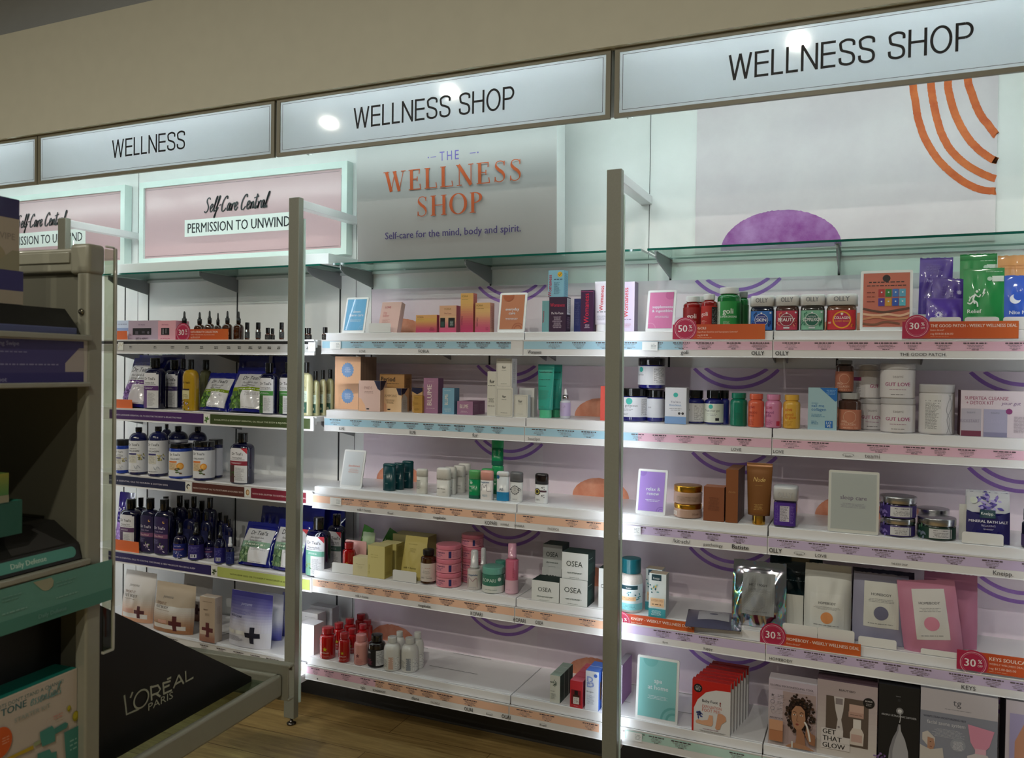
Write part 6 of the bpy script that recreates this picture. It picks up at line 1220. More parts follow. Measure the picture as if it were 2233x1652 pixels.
flat('green patch pouch with a white running figure', R1, 1905, 2128, 400, 106, 1, PGN, [('m', .55, .93, .95, .95, 1, '#b9e0c4'), ('r', .70, .78, .98, .87, '#d6e2d8'), ('c', .64, .825, .06, '#c0dcc8'), ('tl', 'Relief', .10, .27, .060, '#e8f0ea', .5, 1), ('r', .10, .205, .8, .21, '#b9e0c4'), ('m', .1, .16, .6, .18, 1, '#b9e0c4', 'l'), ('m', .1, .05, .9, .13, 2, '#5ab47c', 'l')]+RUN, .02)
flat('orange patch pouch at the right, behind the blue one', R1, 2090, 2290, 400, 35, 1, PORG, [('r', .05, .86, 1, .865, '#c87c40'), ('r', .05, .82, 1, .825, '#c87c40')], .10)
flat('blue patch pouch with a white crescent moon', R1, 2125, 2330, 400, 144, 1, PBL, [('c', .30, .56, .15, '#e6ecf8'), ('c', .38, .61, .13, '#1f56c8'), ('s', .44, .72, .04, '#e6ecf8', 4, .3), ('tl', 'Nite Nite', .14, .28, .065, '#e6ecf8', .8, 1), ('m', .14, .12, .9, .2, 2, '#7ea0e0', 'l')], .02)
clip('white pusher tray under the purple patch pouches', R1, 1722, 1892, 440, 374, 1, d=.004); clip('white pusher tray under the green patch pouches', R1, 1912, 2098, 440, 374, 1, d=.004); clip('white pusher tray under the blue patch pouch', R1, 2120, 2300, 440, 372, 1, d=.004)
promo('orange deal flag with the 50% badge, in front of green and red bottles', R1, 338, 836, 493, 412, 1, (406, 438), 64, '50', 'GOLI', 'Superfruits Gummies and Supergreens Gummies*', 'reg $18.98')
promo('orange deal flag with 30% badge below the patch pouches', R1, 1575, 2203, 489, 396, 1, (1655, 424), 70, '30', 'THE GOOD PATCH - WEEKLY WELLNESS DEAL', 'Entire Brand*', 'reg $18.00-$36.00')
# --- second shelf
CBN = mat('#181c70', .08, coat=1.)
HUM = [('c', .45, .80, .11, '#3fb8ac'), ('t', 'ello gorgeous', .42, .52, .12, '#6a6e78', .8), ('m', .1, .3, .6, .42, 2, '#8a8e98'), ('m', .1, .08, .5, .2, 2, '#8a8e98', 'l'), ('r', .85, .06, 1.4, .94, '#dcdce0'), ('m', .88, .1, 1.3, .9, 8, '#5a5c64', 'l')]
j1 = jar('navy jar with white label and teal dot, below the stacked one', R2, 40, 208, 393, 212, 2, CBN, BLKG, .24, lband=('#e0e2ea', .18, .96), ops=HUM)
jar('navy jar stacked on top of the others right of the post', R2, 152, 299, 215, 50, 2, CBN, BLKG, .24, lband=('#d9dbe2', .16, .96), ops=[('c', .12, .82, .10, '#3fb8ac'), ('t', 'rgeous', .08, .50, .12, '#6a6e78', .5), ('r', .62, .06, 1.2, .94, '#e4e4e8'), ('m', .66, .1, 1.15, .9, 10, '#5a5c64', 'l')], z=j1['top'], d=.05)
jar('navy jar behind the white and blue carton', R2, 198, 292, 385, 222, 2, CBN, BLKG, .24, lband=('#cfd1d8', .18, .96), ops=[('t', 'ous', .2, .5, .1, '#44464e', .4)], d=.06)
jar('white-labelled navy jar peeking left of the white and blue carton', R2, 270, 330, 388, 230, 2, CBN, BLKG, .24, lband=('#cfd1d8', .18, .96), d=.12)
carton('white carton with blue base and teal dot', R2, 295, 410, 405, 210, 2, '#e0e2ea', [('c', .5, .80, .11, '#3fb8ac'), ('t', "You're a", .5, .58, .055, '#6a6e90', .5), ('t', 'Knockout.', .5, .49, .055, '#4a8ac0', .56), ('m', .2, .36, .8, .44, 2, '#8a8e98'), ('r', 0, 0, 1, .20, '#7fa4d4'), ('c', .68, .29, .06, '#3a3a40'), ('c', .84, .29, .06, '#3a3a40')], dep=.05)
HB2 = [('c', .35, .84, .12, '#3fb8ac'), ('t', 'Trust your gut', .4, .58, .11, '#4a4e58', .85), ('m', .1, .34, .7, .48, 2, '#8a8e98'), ('r', .6, .1, .8, .24, '#2a2a30')]
bottle('navy probiotic bottle, left one with the facts panel', R2, 415, 512, 405, 223, 2, CBN, BLKG, .24, .82, .12, ('#dcdde2', .1, .95), [('t', 'r gut', .05, .6, .1, '#4a4e58', .3), ('r', .45, .05, 1.2, .95, '#e4e4e8'), ('m', .48, .1, 1.1, .9, 9, '#33353c', 'l')])
bottle('navy probiotic bottle with teal dot facing front', R2, 510, 618, 410, 223, 2, CBN, BLKG, .24, .80, .12, ('#dfe6dc', .1, .95), HB2)
bottle('navy bottle tucked behind the front-facing probiotic one', R2, 596, 646, 400, 224, 2, CBN, BLKG, .24, .80, .12, d=.07)
for xl, xr, yb, yt, c, op, lb in ((648, 742, 419, 238, '#127a62', [('m', .3, .3, .7, .6, 4, '#0e6450')], 'all green supplement bottle'), (745, 832, 425, 243, '#e0694c', [('tl', 'LOVE', 0, .82, .10, '#a01c2c', .45, 1), ('tl', 'metabo', 0, .60, .12, '#a8382c', .6), ('tl', 'love', 0, .46, .12, '#a8382c', .4), ('m', 0, .1, .5, .34, 3, '#b8503c', 'l')], 'coral supplement bottle between the green and pink ones'),
      (837, 927, 429, 246, '#d98cb4', [('tl', 'LOVE', 0, .82, .10, '#b02040', .45, 1), ('tl', '#mood', -.05, .62, .12, '#8a3c78', .6), ('tl', 'pills', 0, .48, .12, '#8a3c78', .5), ('m', 0, .12, .5, .36, 3, '#b0608c', 'l'), ('r', .72, .1, .95, .3, '#c0304c')], 'pink supplement bottle between the coral and yellow ones'),
      (933, 1027, 434, 248, '#e0b048', [('tl', 'LOVE', .1, .76, .09, '#c8401c', .45, 1), ('tl', 'good', .1, .56, .12, '#d06a20', .6), ('tl', 'to glow', .1, .43, .12, '#d06a20', .7), ('m', .1, .12, .6, .34, 3, '#c08a2c', 'l')], 'yellow supplement bottle at the right end of the coloured four')):
    m_ = mat(c, .28, coat=.4); bottle(lb, R2, xl, xr, yb, yt, 2, m_, m_, .17, .84, .14, (None, 0, 1), op)
carton('pale blue carton with a bright blue top right corner', R2, 1066, 1222, 441, 211, 2, '#a8ccd8', [('p', [(.40, 1), (1, 1), (1, .70), (.94, .68)], '#2272c4'), ('m', .62, .84, .96, .96, 3, '#8fc0e8'), ('tl', 'call me', .12, .54, .07, '#2f74b8', .5), ('tl', 'collagen', .12, .45, .07, '#2f74b8', .62), ('m', .12, .62, .35, .645, 1, '#4a86b8', 'l'), ('m', .12, .30, .6, .38, 3, '#5a90b8', 'l'), ('m', .12, .12, .4, .22, 2, '#5a90b8', 'l'), ('r', .60, .05, .86, .22, '#2272c4'), ('t', 'LO', .73, .14, .06, '#e0ecf4', .2, 1), ('t', 'VE', .73, .065, .06, '#e0ecf4', .2, 1)], dep=.06, d=.016)
COP = [('t', 'PRO', .25, .34, .10, '#e8c8b4', .4), ('t', 'COLLAGEN', .42, .20, .10, '#e8c8b4', .76), ('o', .5, .62, .28, .30, '#e0b8a0'), ('m', .2, .04, .9, .12, 1, '#e0b8a0')]
COPM = mat('#4a2e24', .08, coat=1.)
q = bottle('copper-labelled vitamin bottle with grey cap, lower one', R2, 1232, 1356, 443, 238, 2, COPM, mat('#a9a9a9', .3), .17, .84, .08, ('#c07a60', .05, .75), COP)
bottle('copper-labelled vitamin bottle standing on top of the lower one', R2, 1216, 1314, 238, 62, 2, COPM, mat('#6a6c6e', .2, coat=.6), .13, .86, .10, ('#b06c54', .05, .85), COP, z=q['top'], d=.04)
TUB = mat('#d6d4d6', .28, coat=.3); TL_ = mat('#c2c1c4', .3)
GL_ = [('t', 'teami', .5, .72, .11, '#8a8488', .45), ('t', 'GUT LOVE', .5, .42, .13, '#a83878', .92, 1), ('m', .25, .26, .75, .32, 1, '#a87c98'), ('m', .3, .08, .7, .14, 1, '#6a6468')]
def tub(lab, C, xl, xr, yb, yt, row, z=None, ops=GL_, **k): return jar(lab, C, xl, xr, yb, yt, row, TUB, TL_, .17, lband=('#dcdadd', .04, .97), ops=ops, lidr=1.015, arc=1.9, z=z, **k)
q = tub('white magenta-lettered tub, lower front one', R2, 1458, 1648, 457, 268, 2); tub('white magenta-lettered tub, upper front one', R2, 1456, 1648, 268, 80, 2, z=q['top'], d=q['Y']-q['r']-FR[2])
q = tub('white magenta-lettered tub, lower back one half hidden', R2, 1340, 1490, 448, 268, 2, d=.10); tub('white tub, upper back one turned to a magenta band', R2, 1314, 1470, 268, 84, 2, z=q['top'], d=.10, ops=[('r', -.3, .62, .25, .76, '#a83878'), ('t', 'GUT', .75, .36, .13, '#a83878', .35, 1), ('m', .0, .1, .25, .55, 6, '#7a7478', 'l')])
tub('large white ribbed tub showing its nutrition panel', R2, 1664, 1860, 467, 192, 2, ops=[('r', .12, .02, .62, .98, '#d9d9da'), ('m', .14, .80, .6, .86, 1, '#1c1c20'), ('m', .14, .10, .6, .78, 18, '#55555a', 'l'), ('k', [(.80, 0), (.92, .3), (.78, .6), (.94, 1)], '#9a9a9e', .02), ('k', [(.95, 0), (.80, .35), (.98, .7), (.85, 1)], '#9a9a9e', .02), ('k', [(1.05, 0), (.96, .5), (1.08, 1)], '#9a9a9e', .02)])
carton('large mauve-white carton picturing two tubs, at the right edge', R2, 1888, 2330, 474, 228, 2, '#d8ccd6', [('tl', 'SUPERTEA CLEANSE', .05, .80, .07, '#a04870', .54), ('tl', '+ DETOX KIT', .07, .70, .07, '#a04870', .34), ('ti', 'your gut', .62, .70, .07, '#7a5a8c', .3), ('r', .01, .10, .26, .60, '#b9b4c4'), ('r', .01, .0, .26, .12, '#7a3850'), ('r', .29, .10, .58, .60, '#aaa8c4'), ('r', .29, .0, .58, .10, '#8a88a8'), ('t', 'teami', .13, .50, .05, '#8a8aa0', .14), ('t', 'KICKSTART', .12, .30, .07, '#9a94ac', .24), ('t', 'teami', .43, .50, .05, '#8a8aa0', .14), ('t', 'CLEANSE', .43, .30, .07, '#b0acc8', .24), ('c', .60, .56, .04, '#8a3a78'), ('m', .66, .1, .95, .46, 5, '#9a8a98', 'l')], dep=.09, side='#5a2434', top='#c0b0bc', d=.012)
# --- third shelf
card('lilac card reading relax & renew on a white easel', R3, 103, 330, 384, 75, 3, '#b48cdc', easel_txt(['relax &', 'renew'], y=.52, sz=.085)+[('o', .92, .0, .16, .20, '#9c74c8'), ('o', .92, .0, .08, .12, '#9c74c8'), ('o', .1, .98, .0, .16, '#a47cd0')], d=.02, w=.107, h=.160)
GOL = 'm:#d9a43c'; BGE = mat('#c0a090', .25, coat=.5)
j = jar('beige cream jar with gold lid, lower one', R3, 345, 496, 402, 315, 3, BGE, GOL, .34, lband=(None or BGE, .1, .9), ops=[('r', -.2, .2, .1, .8, '#d9cfc8'), ('m', -.15, .25, .05, .75, 5, '#7a6a60'), ('ti', 'Nude', .85, .35, .3, '#7a5a48', .3)])
jar('beige cream jar with gold lid, upper one', R3, 345, 498, 315, 217, 3, BGE, GOL, .34, lband=(BGE, .1, .9), ops=[('r', .0, .15, 1.1, .75, '#a88c7c'), ('m', .05, .2, 1.0, .7, 4, '#8a6c5c')], z=j['top'], d=j['Y']-j['r']-FR[3])
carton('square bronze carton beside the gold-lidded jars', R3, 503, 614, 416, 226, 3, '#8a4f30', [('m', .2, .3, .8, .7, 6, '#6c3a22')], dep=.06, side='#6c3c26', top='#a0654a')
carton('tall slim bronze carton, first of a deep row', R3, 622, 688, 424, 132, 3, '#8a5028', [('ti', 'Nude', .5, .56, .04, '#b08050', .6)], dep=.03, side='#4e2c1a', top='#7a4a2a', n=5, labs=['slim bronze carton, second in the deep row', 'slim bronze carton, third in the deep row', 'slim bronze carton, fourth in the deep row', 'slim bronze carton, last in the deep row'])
squeeze('bronze squeeze tube on a gold cap, lettered in gold script', R3, 728, 868, 440, 100, 3, mat('#8a5a30', .3, metal=.3), 'm:#e0b050', .15, [('ti', 'Nude', .5, .70, .07, '#e6c070', .5), ('m', .35, .63, .65, .645, 1, '#c09850'), ('m', .3, .24, .7, .34, 3, '#c09850')], capw=.50, T=.045)
sqjar('purple gummy jar with white lid, turned to its facts panel', R3, 874, 1007, 444, 226, 3, mat('#241448', .08, coat=1.), mat('#c9cacc', .3), [('r', 0, 0, 1, 1, '#4a2490'), ('r', .28, .18, .72, .86, '#d0ccd8'), ('m', .30, .2, .70, .84, 9, '#33303c', 'l'), ('m', .04, .1, .22, .9, 7, '#8a70c0', 'l'), ('m', .76, .1, .96, .9, 7, '#8a70c0', 'l')], [('t', 'OLLY', .5, .2, .40, '#b4b5b8', .8, 1)], '#4a2490', lidf=.34, v0=.06, v1=.92)
card('grey-white card reading sleep care on a white easel', R3, 1173, 1448, 490, 143, 3, '#c4c6bf', [('t', 'sleep care', .5, .53, .075, '#8a7c8c', .74, 1), ('m', .12, .38, .88, .47, 2, '#a09aa4')], fr='#d8dad4', lean=4, d=.004)
TIN = 'm:#c4c4c6'; TB = mat('#16142a', .12, coat=.8); TBG = mat('#0e241e', .12, coat=.8)
TO = lambda c: [('lf', -.05, .5, .2, 14, [c, mix(c, '#9080c0', .5)]), ('r', .28, .10, .86, .92, '#d0d0d4'), ('m', .4, .7, .8, .85, 1, '#333338'), ('m', .36, .2, .84, .62, 3, '#66666c'), ('r', .88, .1, .92, .9, '#c0c0c4')]
TC = 'body butter tin'
j = jar('purple-banded black tin with silver lid, lower one', R3, 1455, 1648, 502, 390, 3, TB, TIN, .32, lband=('#3c2a78', .08, .9), ops=TO('#7a68b8'), lidr=1.03)
jar('purple-banded black tin with silver lid, upper one', R3, 1453, 1656, 395, 275, 3, TB, TIN, .32, lband=('#3c2a78', .08, .9), ops=TO('#7a68b8'), lidr=1.03, z=j['top'], d=j['Y']-j['r']-FR[3])
jar('dark green leafy tin with silver lid', R3, 1656, 1869, 523, 390, 3, TBG, TIN, .34, lband=('#143c30', .08, .9), ops=TO('#4f7a60'), lidr=1.03)
jar('green tin with silver lid behind the front green one', R3, 1650, 1832, 480, 342, 3, TBG, TIN, .34, lidr=1.03, d=.11)
KN = [('r', 0, .60, 1, 1, '#cdd0d8'), ('lf', .5, .76, .24, 40, ['#5a4aa8', '#8878c8', '#3c2f88', '#b0a4dc']), ('c', .16, .84, .09, '#cdd4cc'), ('p', [(0, .64), (.3, .55), (.7, .55), (1, .64), (1, .0), (0, .0)], '#1c1560'), ('r', .30, .50, .66, .66, '#0e3c48'), ('t', 'Kneipp.', .48, .56, .055, '#e6ecec', .30), ('t', 'MINERAL BATH SALT', .5, .405, .05, '#e8e6f0', .90, 1), ('t', 'RELAXING', .5, .33, .035, '#c9c4e0', .4), ('ti', 'lavender', .5, .265, .035, '#c9c4e0', .36)]
pouch('navy mineral bath salt sachet with lavender picture', R3, 1922, 2157, 560, 262, 3, mat('#1c1560', .18, coat=.8), KN, T=.022, lean=5, d=.03, wob=.0014)
pouch('second mineral bath salt sachet behind the front one', R3, 1915, 2150, 550, 250, 3, mat('#9aa0b0', .3, coat=.5), KN, T=.022, lean=4, d=.075, wob=.0012)
clip('white pusher tray holding the mineral bath salt sachets', R3, 1897, 2122, 552, 474, 3, d=.006); 
a_ = carton('plain white upright divider left of the bath salt sachets', R3, 1880, 1922, 540, 318, 3, '#d2d2cf', [], d=.05, dep=.003, cat='divider', name='divider')
bottle('dark bottle cut off by the right edge of the photo, third shelf', R3, 2220, 2300, 560, 345, 3, TB, BLKG, .3, .8, .1, ('#4a3a68', .1, .6), [])
# --- fourth shelf
KTL = mat('#0e5660', .3); SALT = mat('#d4cdc8', .4, noise=(300, .18))
bottle('clear jar of bath crystals with a teal cap', R4, 52, 176, 366, 68, 4, SALT, KTL, .27, .84, .10, ('#d6e2e6', .10, .86), [('r', .08, .80, .9, .96, '#0e3c48'), ('t', 'Kneipp.', .48, .84, .05, '#e6ecec', .5), ('lf', .9, .5, .12, 10, ['#2c8a94', '#7ab8bc', '#1c6470']), ('lf', .5, .66, .1, 4, ['#3c94a0']), ('r', .0, .36, .8, .52, '#e0b890'), ('m', .05, .4, .75, .5, 2, '#9a6a4a'), ('r', -.2, .0, 1.2, .26, '#7fc4cc'), ('m', .1, .06, .9, .2, 2, '#3a7a84')])
KB = [('r', .15, .84, .72, .98, '#0e3c48'), ('t', 'Kneipp.', .44, .87, .05, '#e6ecec', .4), ('lf', .3, .66, .22, 12, ['#2c8a94', '#7ab8bc', '#1c6470', '#e0c060']), ('r', .1, .24, .9, .44, '#e8c49c'), ('t', 'GOODBYE STRESS', .5, .36, .05, '#a0603c', .7), ('m', .2, .26, .8, .33, 1, '#7a5a44'), ('r', 0, 0, 1, .20, '#3c9ca8'), ('m', .1, .04, .8, .16, 2, '#d0e8ea')]
carton('teal and white boxed bath product, front one', R4, 208, 300, 393, 150, 4, '#dce6e8', KB, dep=.045, side='#c8d4d8', top='#c0b09c')
carton('teal and white boxed bath product, behind the front one', R4, 190, 278, 372, 124, 4, '#d4dfe2', KB, dep=.045, side='#c0ccd0', top='#b8a894', d=.075)
a_ = thing('pouch', 'small slate grey pouch lying flat on the fourth shelf', 'pouch', (atZ(px_of(R4, 560), py_of(R4, 400), ROWZ[4]).x, atZ(px_of(R4, 560), py_of(R4, 400), ROWZ[4]).y, ROWZ[4]), math.radians(8))
b = MB(); n = 14; W_, L_ = .088, .10
def fl(u, v, o): 
    q = min(1, abs(u)/W_); p = min(1, abs(v)/L_*1.02); return (u*1.05, v, .002+.016*(1-q**2)*(1-p**2)+o)
b.add([fl(-W_+2*W_*i/n, -L_+2*L_*j/n, 0) for j in range(n+1) for i in range(n+1)], [(j*(n+1)+i, j*(n+1)+i+1, (j+1)*(n+1)+i+1, (j+1)*(n+1)+i) for j in range(n) for i in range(n)], mat('#50506a', .35, coat=.3), True)
b.box(-W_*1.04, W_*1.04, -L_, L_, 0, .002, mat('#50506a', .35)); b.build('film', a_)
b = MB(); d = D(b, fl, step=.01, vstep=.01, off=.001); d.rect(-.05, -.045, .05, .06, '#b4b4bc'); d.disc(0, .01, .014, '#6a6a7c', .011); d.lines(-.03, .03, .03, .045, 1, '#8a8a94'); b.build('print', a_)
HOM = lambda c, sub='#8a8a8c', base='#c9cac4', u=(.22, .86), v=(.14, .84): [('r', u[0], v[0], u[1], v[1], base), ('t', 'HOMEBODY', (u[0]+u[1])/2, v[0]+(v[1]-v[0])*.70, .033, '#3a3a40', .36, 1), ('m', u[0]+.06, v[0]+(v[1]-v[0])*.55, u[1]-.06, v[0]+(v[1]-v[0])*.64, 3, sub), ('c', (u[0]+u[1])/2, v[0]+(v[1]-v[0])*.32, .13, c), ('m', u[0]+.08, v[0]+.04, u[1]-.1, v[0]+.07, 1, sub)]
def holo():
    M = bpy.data.materials.new('rainbow_foil'); M.use_nodes = True; nt = M.node_tree; b = nt.nodes['Principled BSDF']; b.inputs['Metallic'].default_value = 1; b.inputs['Roughness'].default_value = .16
    lw = nt.nodes.new('ShaderNodeLayerWeight'); lw.inputs[0].default_value = .45; nz = nt.nodes.new('ShaderNodeTexNoise'); nz.inputs['Scale'].default_value = 9
    ad = nt.nodes.new('ShaderNodeMath'); ad.operation = 'ADD'; nt.links.new(lw.outputs['Facing'], ad.inputs[0]); nt.links.new(nz.outputs['Fac'], ad.inputs[1])
    cr = nt.nodes.new('ShaderNodeValToRGB'); e = cr.color_ramp.elements; e[0].position = .45; e[0].color = (.5, .52, .55, 1); e[1].position = 1.; e[1].color = (.5, .55, .6, 1)
    for p, c in ((.62, (.55, .5, .6, 1)), (.72, (.3, .65, .9, 1)), (.78, (.3, .85, .4, 1)), (.84, (.95, .8, .2, 1)), (.9, (.9, .3, .2, 1))): x = e.new(p); x.color = c
    nt.links.new(ad.outputs[0], cr.inputs[0]); nt.links.new(cr.outputs[0], b.inputs['Base Color']); return M
pouch('shiny rainbow foil bath soak pouch', R4, 648, 940, 466, 100, 4, holo(), HOM('#8f9296', '#7a7c80', '#8e9192', (.20, .80), (.18, .82)), T=.06, lean=6, wob=.004, belly=.4, d=.035)
pouch('dark teal pouch at the back right of the rainbow foil one', R4, 850, 1140, 460, 70, 4, mat('#14282c', .2, coat=.8), [('m', .3, .62, .7, .66, 1, '#5a6a6c')], T=.05, lean=2, d=.17, wob=.003)
pouch('white bath soak pouch with an orange dot, tapering at its base', R4, 1040, 1296, 470, 120, 4, '#d4d5d0', HOM('#e0965c', base='#d9dad6', u=(.14, .86), v=(.10, .60)), T=.075, lean=6, wob=.0016, d=.03, belly=.42, seed=4)
pouch('grey-lilac bath soak pouch with a slate dot', R4, 1305, 1610, 545, 165, 4, '#8d8ca4', HOM('#6a6a84', base='#d0d0ca', u=(.20, .82), v=(.24, .88)), T=.05, lean=5, wob=.0016, d=.03, seed=9, tiltz=0)
pouch('dark pouch standing behind the grey-lilac one', R4, 1300, 1640, 500, 140, 4, mat('#3a3a4c', .35, coat=.2), T=.05, lean=2, d=.13)
pouch('dusty pink bath soak pouch tilted to the left, in front', R4, 1590, 1915, 572, 205, 4, '#c07c98', HOM('#d68aa4', base='#d4d2d0', u=(.24, .80), v=(.20, .88)), T=.06, lean=5, wob=.0018, d=.002, seed=12, tiltz=-7)
pouch('dusty pink bath soak pouch behind the tilted one', R4, 1690, 1985, 545, 165, 4, '#b4708c', T=.06, lean=4, wob=.0018, d=.095, seed=13)
for xl, xr, yb, yt, lb in ((930, 1118, 500, 425, 'white pusher tray below the gap beside the rainbow foil pouch'), (1120, 1318, 520, 448, 'white pusher tray below the orange-dot pouch'), (1338, 1545, 575, 497, 'white pusher tray below the slate-dot pouch'), (1675, 1890, 610, 565, 'white pusher tray below the tilted pink pouch')):
    clip(lb, R4, xl, xr, yb, yt, 4, d=.003)
carton('plain white upright divider left of the orange-dot pouch', R4, 935, 1040, 470, 262, 4, '#cfcfc8', [], d=.10, dep=.003, cat='divider', name='divider')
promo('orange deal flag low beside the nearest post, its badge half hidden', R4, 30, 455, 470, 385, 4, (62, 402), 50, '30', 'KNEIPP - WEEKLY WELLNESS DEAL', 'Entire Brand*', 'reg $5.00-$26.00')
promo('orange deal flag with 30% badge below the orange-dot pouch', R4, 808, 1352, 590, 492, 4, (880, 482), 70, '30', 'HOMEBODY - WEEKLY WELLNESS DEAL', 'Entire Brand*', 'reg $14.00-$58.00')
promo('orange deal flag cut by the right edge of the photo', R4, 1868, 2500, 705, 598, 4, (1958, 632), 82, '30', 'KEYS SOULCARE', 'WEEKLY WELLNESS DEAL | Entire Brand*', 'reg $12.00-$65.00')
# --- lowest shelf
card('mint card reading spa at home on a white easel', R5, 134, 362, 494, 143, 5, '#8fd0cc', easel_txt(['spa', 'at home'], y=.60, u=.52, sz=.075)+[('o', .95, .0, .28, .34, '#6fb8b4'), ('o', .95, .0, .14, .20, '#6fb8b4'), ('o', .3, 1.0, .0, .2, '#7cc2be')], d=.012, lean=6)
BF = [('r', 0, 0, 1, 1, '#d9d9dc'), ('p', [(0, 0), (.0, 1), (1, 1), (1, .86), (.62, .85), (.36, .78), (.15, .62), (.05, .45), (.05, 0)], '#c41c14'), ('c', .15, .84, .115, '#18181a'), ('m', .07, .79, .23, .89, 3, '#e0e0e0'), ('t', 'Baby Foot', .47, .59, .05, '#1c1c2c', .44, 1), ('t', 'EXFOLIATION', .52, .48, .055, '#c8604c', .50), ('t', 'FOOT PEEL', .52, .41, .055, '#c8604c', .50), ('lf', .20, .36, .07, 12, ['#2c3c7c', '#4a5aa0', '#1c2c5c']),
      ('p', [(.10, .20), (.12, .17), (.32, .15), (.52, .15), (.56, .20), (.55, .36), (.46, .36), (.42, .26), (.26, .23), (.16, .24)], '#dca888'), ('p', [(.62, .13), (.66, .10), (.74, .12), (.78, .22), (.90, .30), (.88, .38), (.80, .42), (.68, .42), (.66, .30)], '#cf9878'), ('c', .74, .625, .018, '#8a1c14'), ('k', [(.74, .62), (.735, .58), (.75, .56)], '#8a1c14', .02), ('m', .30, .07, .70, .09, 1, '#8a3a6c'), ('m', .2, .02, .9, .055, 2, '#6a6a70')]
carton('red and white foot peel carton, frontmost of a deep row', R5, 440, 647, 552, 262, 5, '#c8201a', BF, dep=.022, side='#d0cfd2', top='#b41c18', n=7, gap=.009, step_x=.0055, labs=['red foot peel carton, %s in the deep row' % s for s in ('second', 'third', 'fourth', 'fifth', 'sixth')]+['red foot peel carton, last in the deep row'])
FACE = [('r', .30, .04, .98, .84, '#b09a9a')]
R = random.Random(5)
FACE += [('p', [(.62+.17*math.cos(2*PI*i/16)*1.25, .56+.17*math.sin(2*PI*i/16)*1.2) for i in range(16)], '#2c1c16')]
FACE += [('lf', .42, .55, .05, 1, '#2c1c16')]
for i in range(150):
    a0 = R.uniform(0, 2*PI); rr = R.uniform(.15, .29); cx = .66+rr*math.cos(a0)*1.05; cy = .54+rr*math.sin(a0)*1.0
    if cx > .97 or cy < .22 or (cx < .55 and cy < .45 and R.random() < .4): continue
    FACE.append(('c', cx, cy, R.uniform(.016, .036), R.choice(['#2c1c16', '#3c281e', '#1e1410', '#4c3226'])))
FACE += [('p', [(.50, .60), (.58, .68), (.68, .68), (.76, .62), (.78, .50), (.76, .40), (.68, .31), (.62, .30), (.54, .36), (.50, .46), (.49, .52)], '#b08266'), ('p', [(.60, .32), (.70, .34), (.76, .26), (.80, .04), (.56, .04), (.60, .2)], '#a4755a'), ('p', [(.40, .06), (.56, .12), (.80, .10), (.96, .05), (.98, .04), (.38, .04)], '#b08266'),
         ('k', [(.52, .575), (.555, .59), (.59, .575)], '#2c1c14', .012), ('k', [(.66, .575), (.70, .59), (.74, .575)], '#2c1c14', .012), ('r', .53, .535, .58, .55, '#efe6e0'), ('c', .556, .543, .012, '#2a1810'), ('r', .665, .535, .72, .55, '#efe6e0'), ('c', .692, .543, .012, '#2a1810'), ('k', [(.615, .54), (.60, .46), (.635, .455)], '#8a5e48', .010), ('p', [(.575, .405), (.61, .42), (.65, .405), (.61, .385)], '#8a4038'),
         ('p', [(.80, .42), (.90, .30), (.98, .28), (.98, .12), (.86, .14), (.78, .26)], '#9c6c50'), ('k', [(.76, .46), (.82, .38), (.88, .18)], '#e0dedc', .035), ('r', .50, .04, .53, .14, '#d8d8d8')]
carton('white carton with a portrait of a person with curly dark hair holding a facial tool', R5, 850, 1112, 640, 262, 5, '#bdb2b8', [('g', 0, 0, 1, 1, '#b8aaa8', '#c6b8c8')]+FACE+[('tl', 'GLOPRO MICRONEEDLING TOOL', .04, .93, .028, '#3a3440', .92, 1), ('s', .10, .79, .045, '#4a444c', 5, .3), ('m', .2, .77, .36, .81, 2, '#5a545c', 'l'), ('o', .10, .69, .035, .045, '#7a7480'), ('m', .2, .67, .34, .71, 2, '#5a545c', 'l'), ('o', .10, .59, .035, .045, '#7a7480'), ('m', .2, .57, .34, .61, 2, '#5a545c', 'l'), ('tl', 'ABSORPTION', .04, .44, .022, '#3a3440', .3, 1), ('r', .04, .10, .32, .42, '#cf9c7c'), ('r', .04, .10, .32, .26, '#b87c58'), ('r', .04, .26, .32, .265, '#8a5a3c')], dep=.06, d=.014, side='#cbbfc4', top='#d0c6cc')
BBO = [('g', 0, 0, 1, 1, '#cfc8c4', '#b4a4a8'), ('t', 'BEAUTYBIO', .50, .88, .026, '#3a3036', .32, 1), ('r', .15, .17, .86, .80, '#5e5048'), ('p', [(.28, .80), (.46, .80), (.44, .62), (.41, .50), (.44, .38), (.45, .22), (.30, .22), (.33, .38), (.35, .50), (.31, .62)], '#cfc8c8'), ('r', .31, .70, .43, .78, '#8a8084'), ('c', .37, .40, .02, '#8a8084'), ('r', .54, .62, .78, .73, '#c9a89c'), ('r', .53, .56, .78, .63, '#b89488'), ('m', .56, .585, .75, .605, 1, '#6a5048'), ('p', [(.56, .20), (.78, .20), (.79, .36), (.75, .42), (.60, .42), (.56, .36)], '#d4c8c0'), ('r', .61, .42, .74, .54, '#dcd6d2'), ('r', .58, .24, .76, .34, '#c4a49c'), ('c', .86, .78, .095, '#141214'), ('t', 'BONUS', .86, .795, .018, '#d8d0d0', .14, 1), ('m', .80, .74, .92, .78, 2, '#c0b8b8'), ('c', .20, .20, .14, '#c4bcc0')]
for y_, s_ in ((.29, 'GET'), (.20, 'THAT'), (.11, 'GLOW')):
    BBO.append(('r', .08, y_-.014, .08+.115*len(s_)+.02, y_+.075, '#d8d2d2')); BBO.append(('tl', s_, .10, y_, .062, '#1a1618', .48, 1))
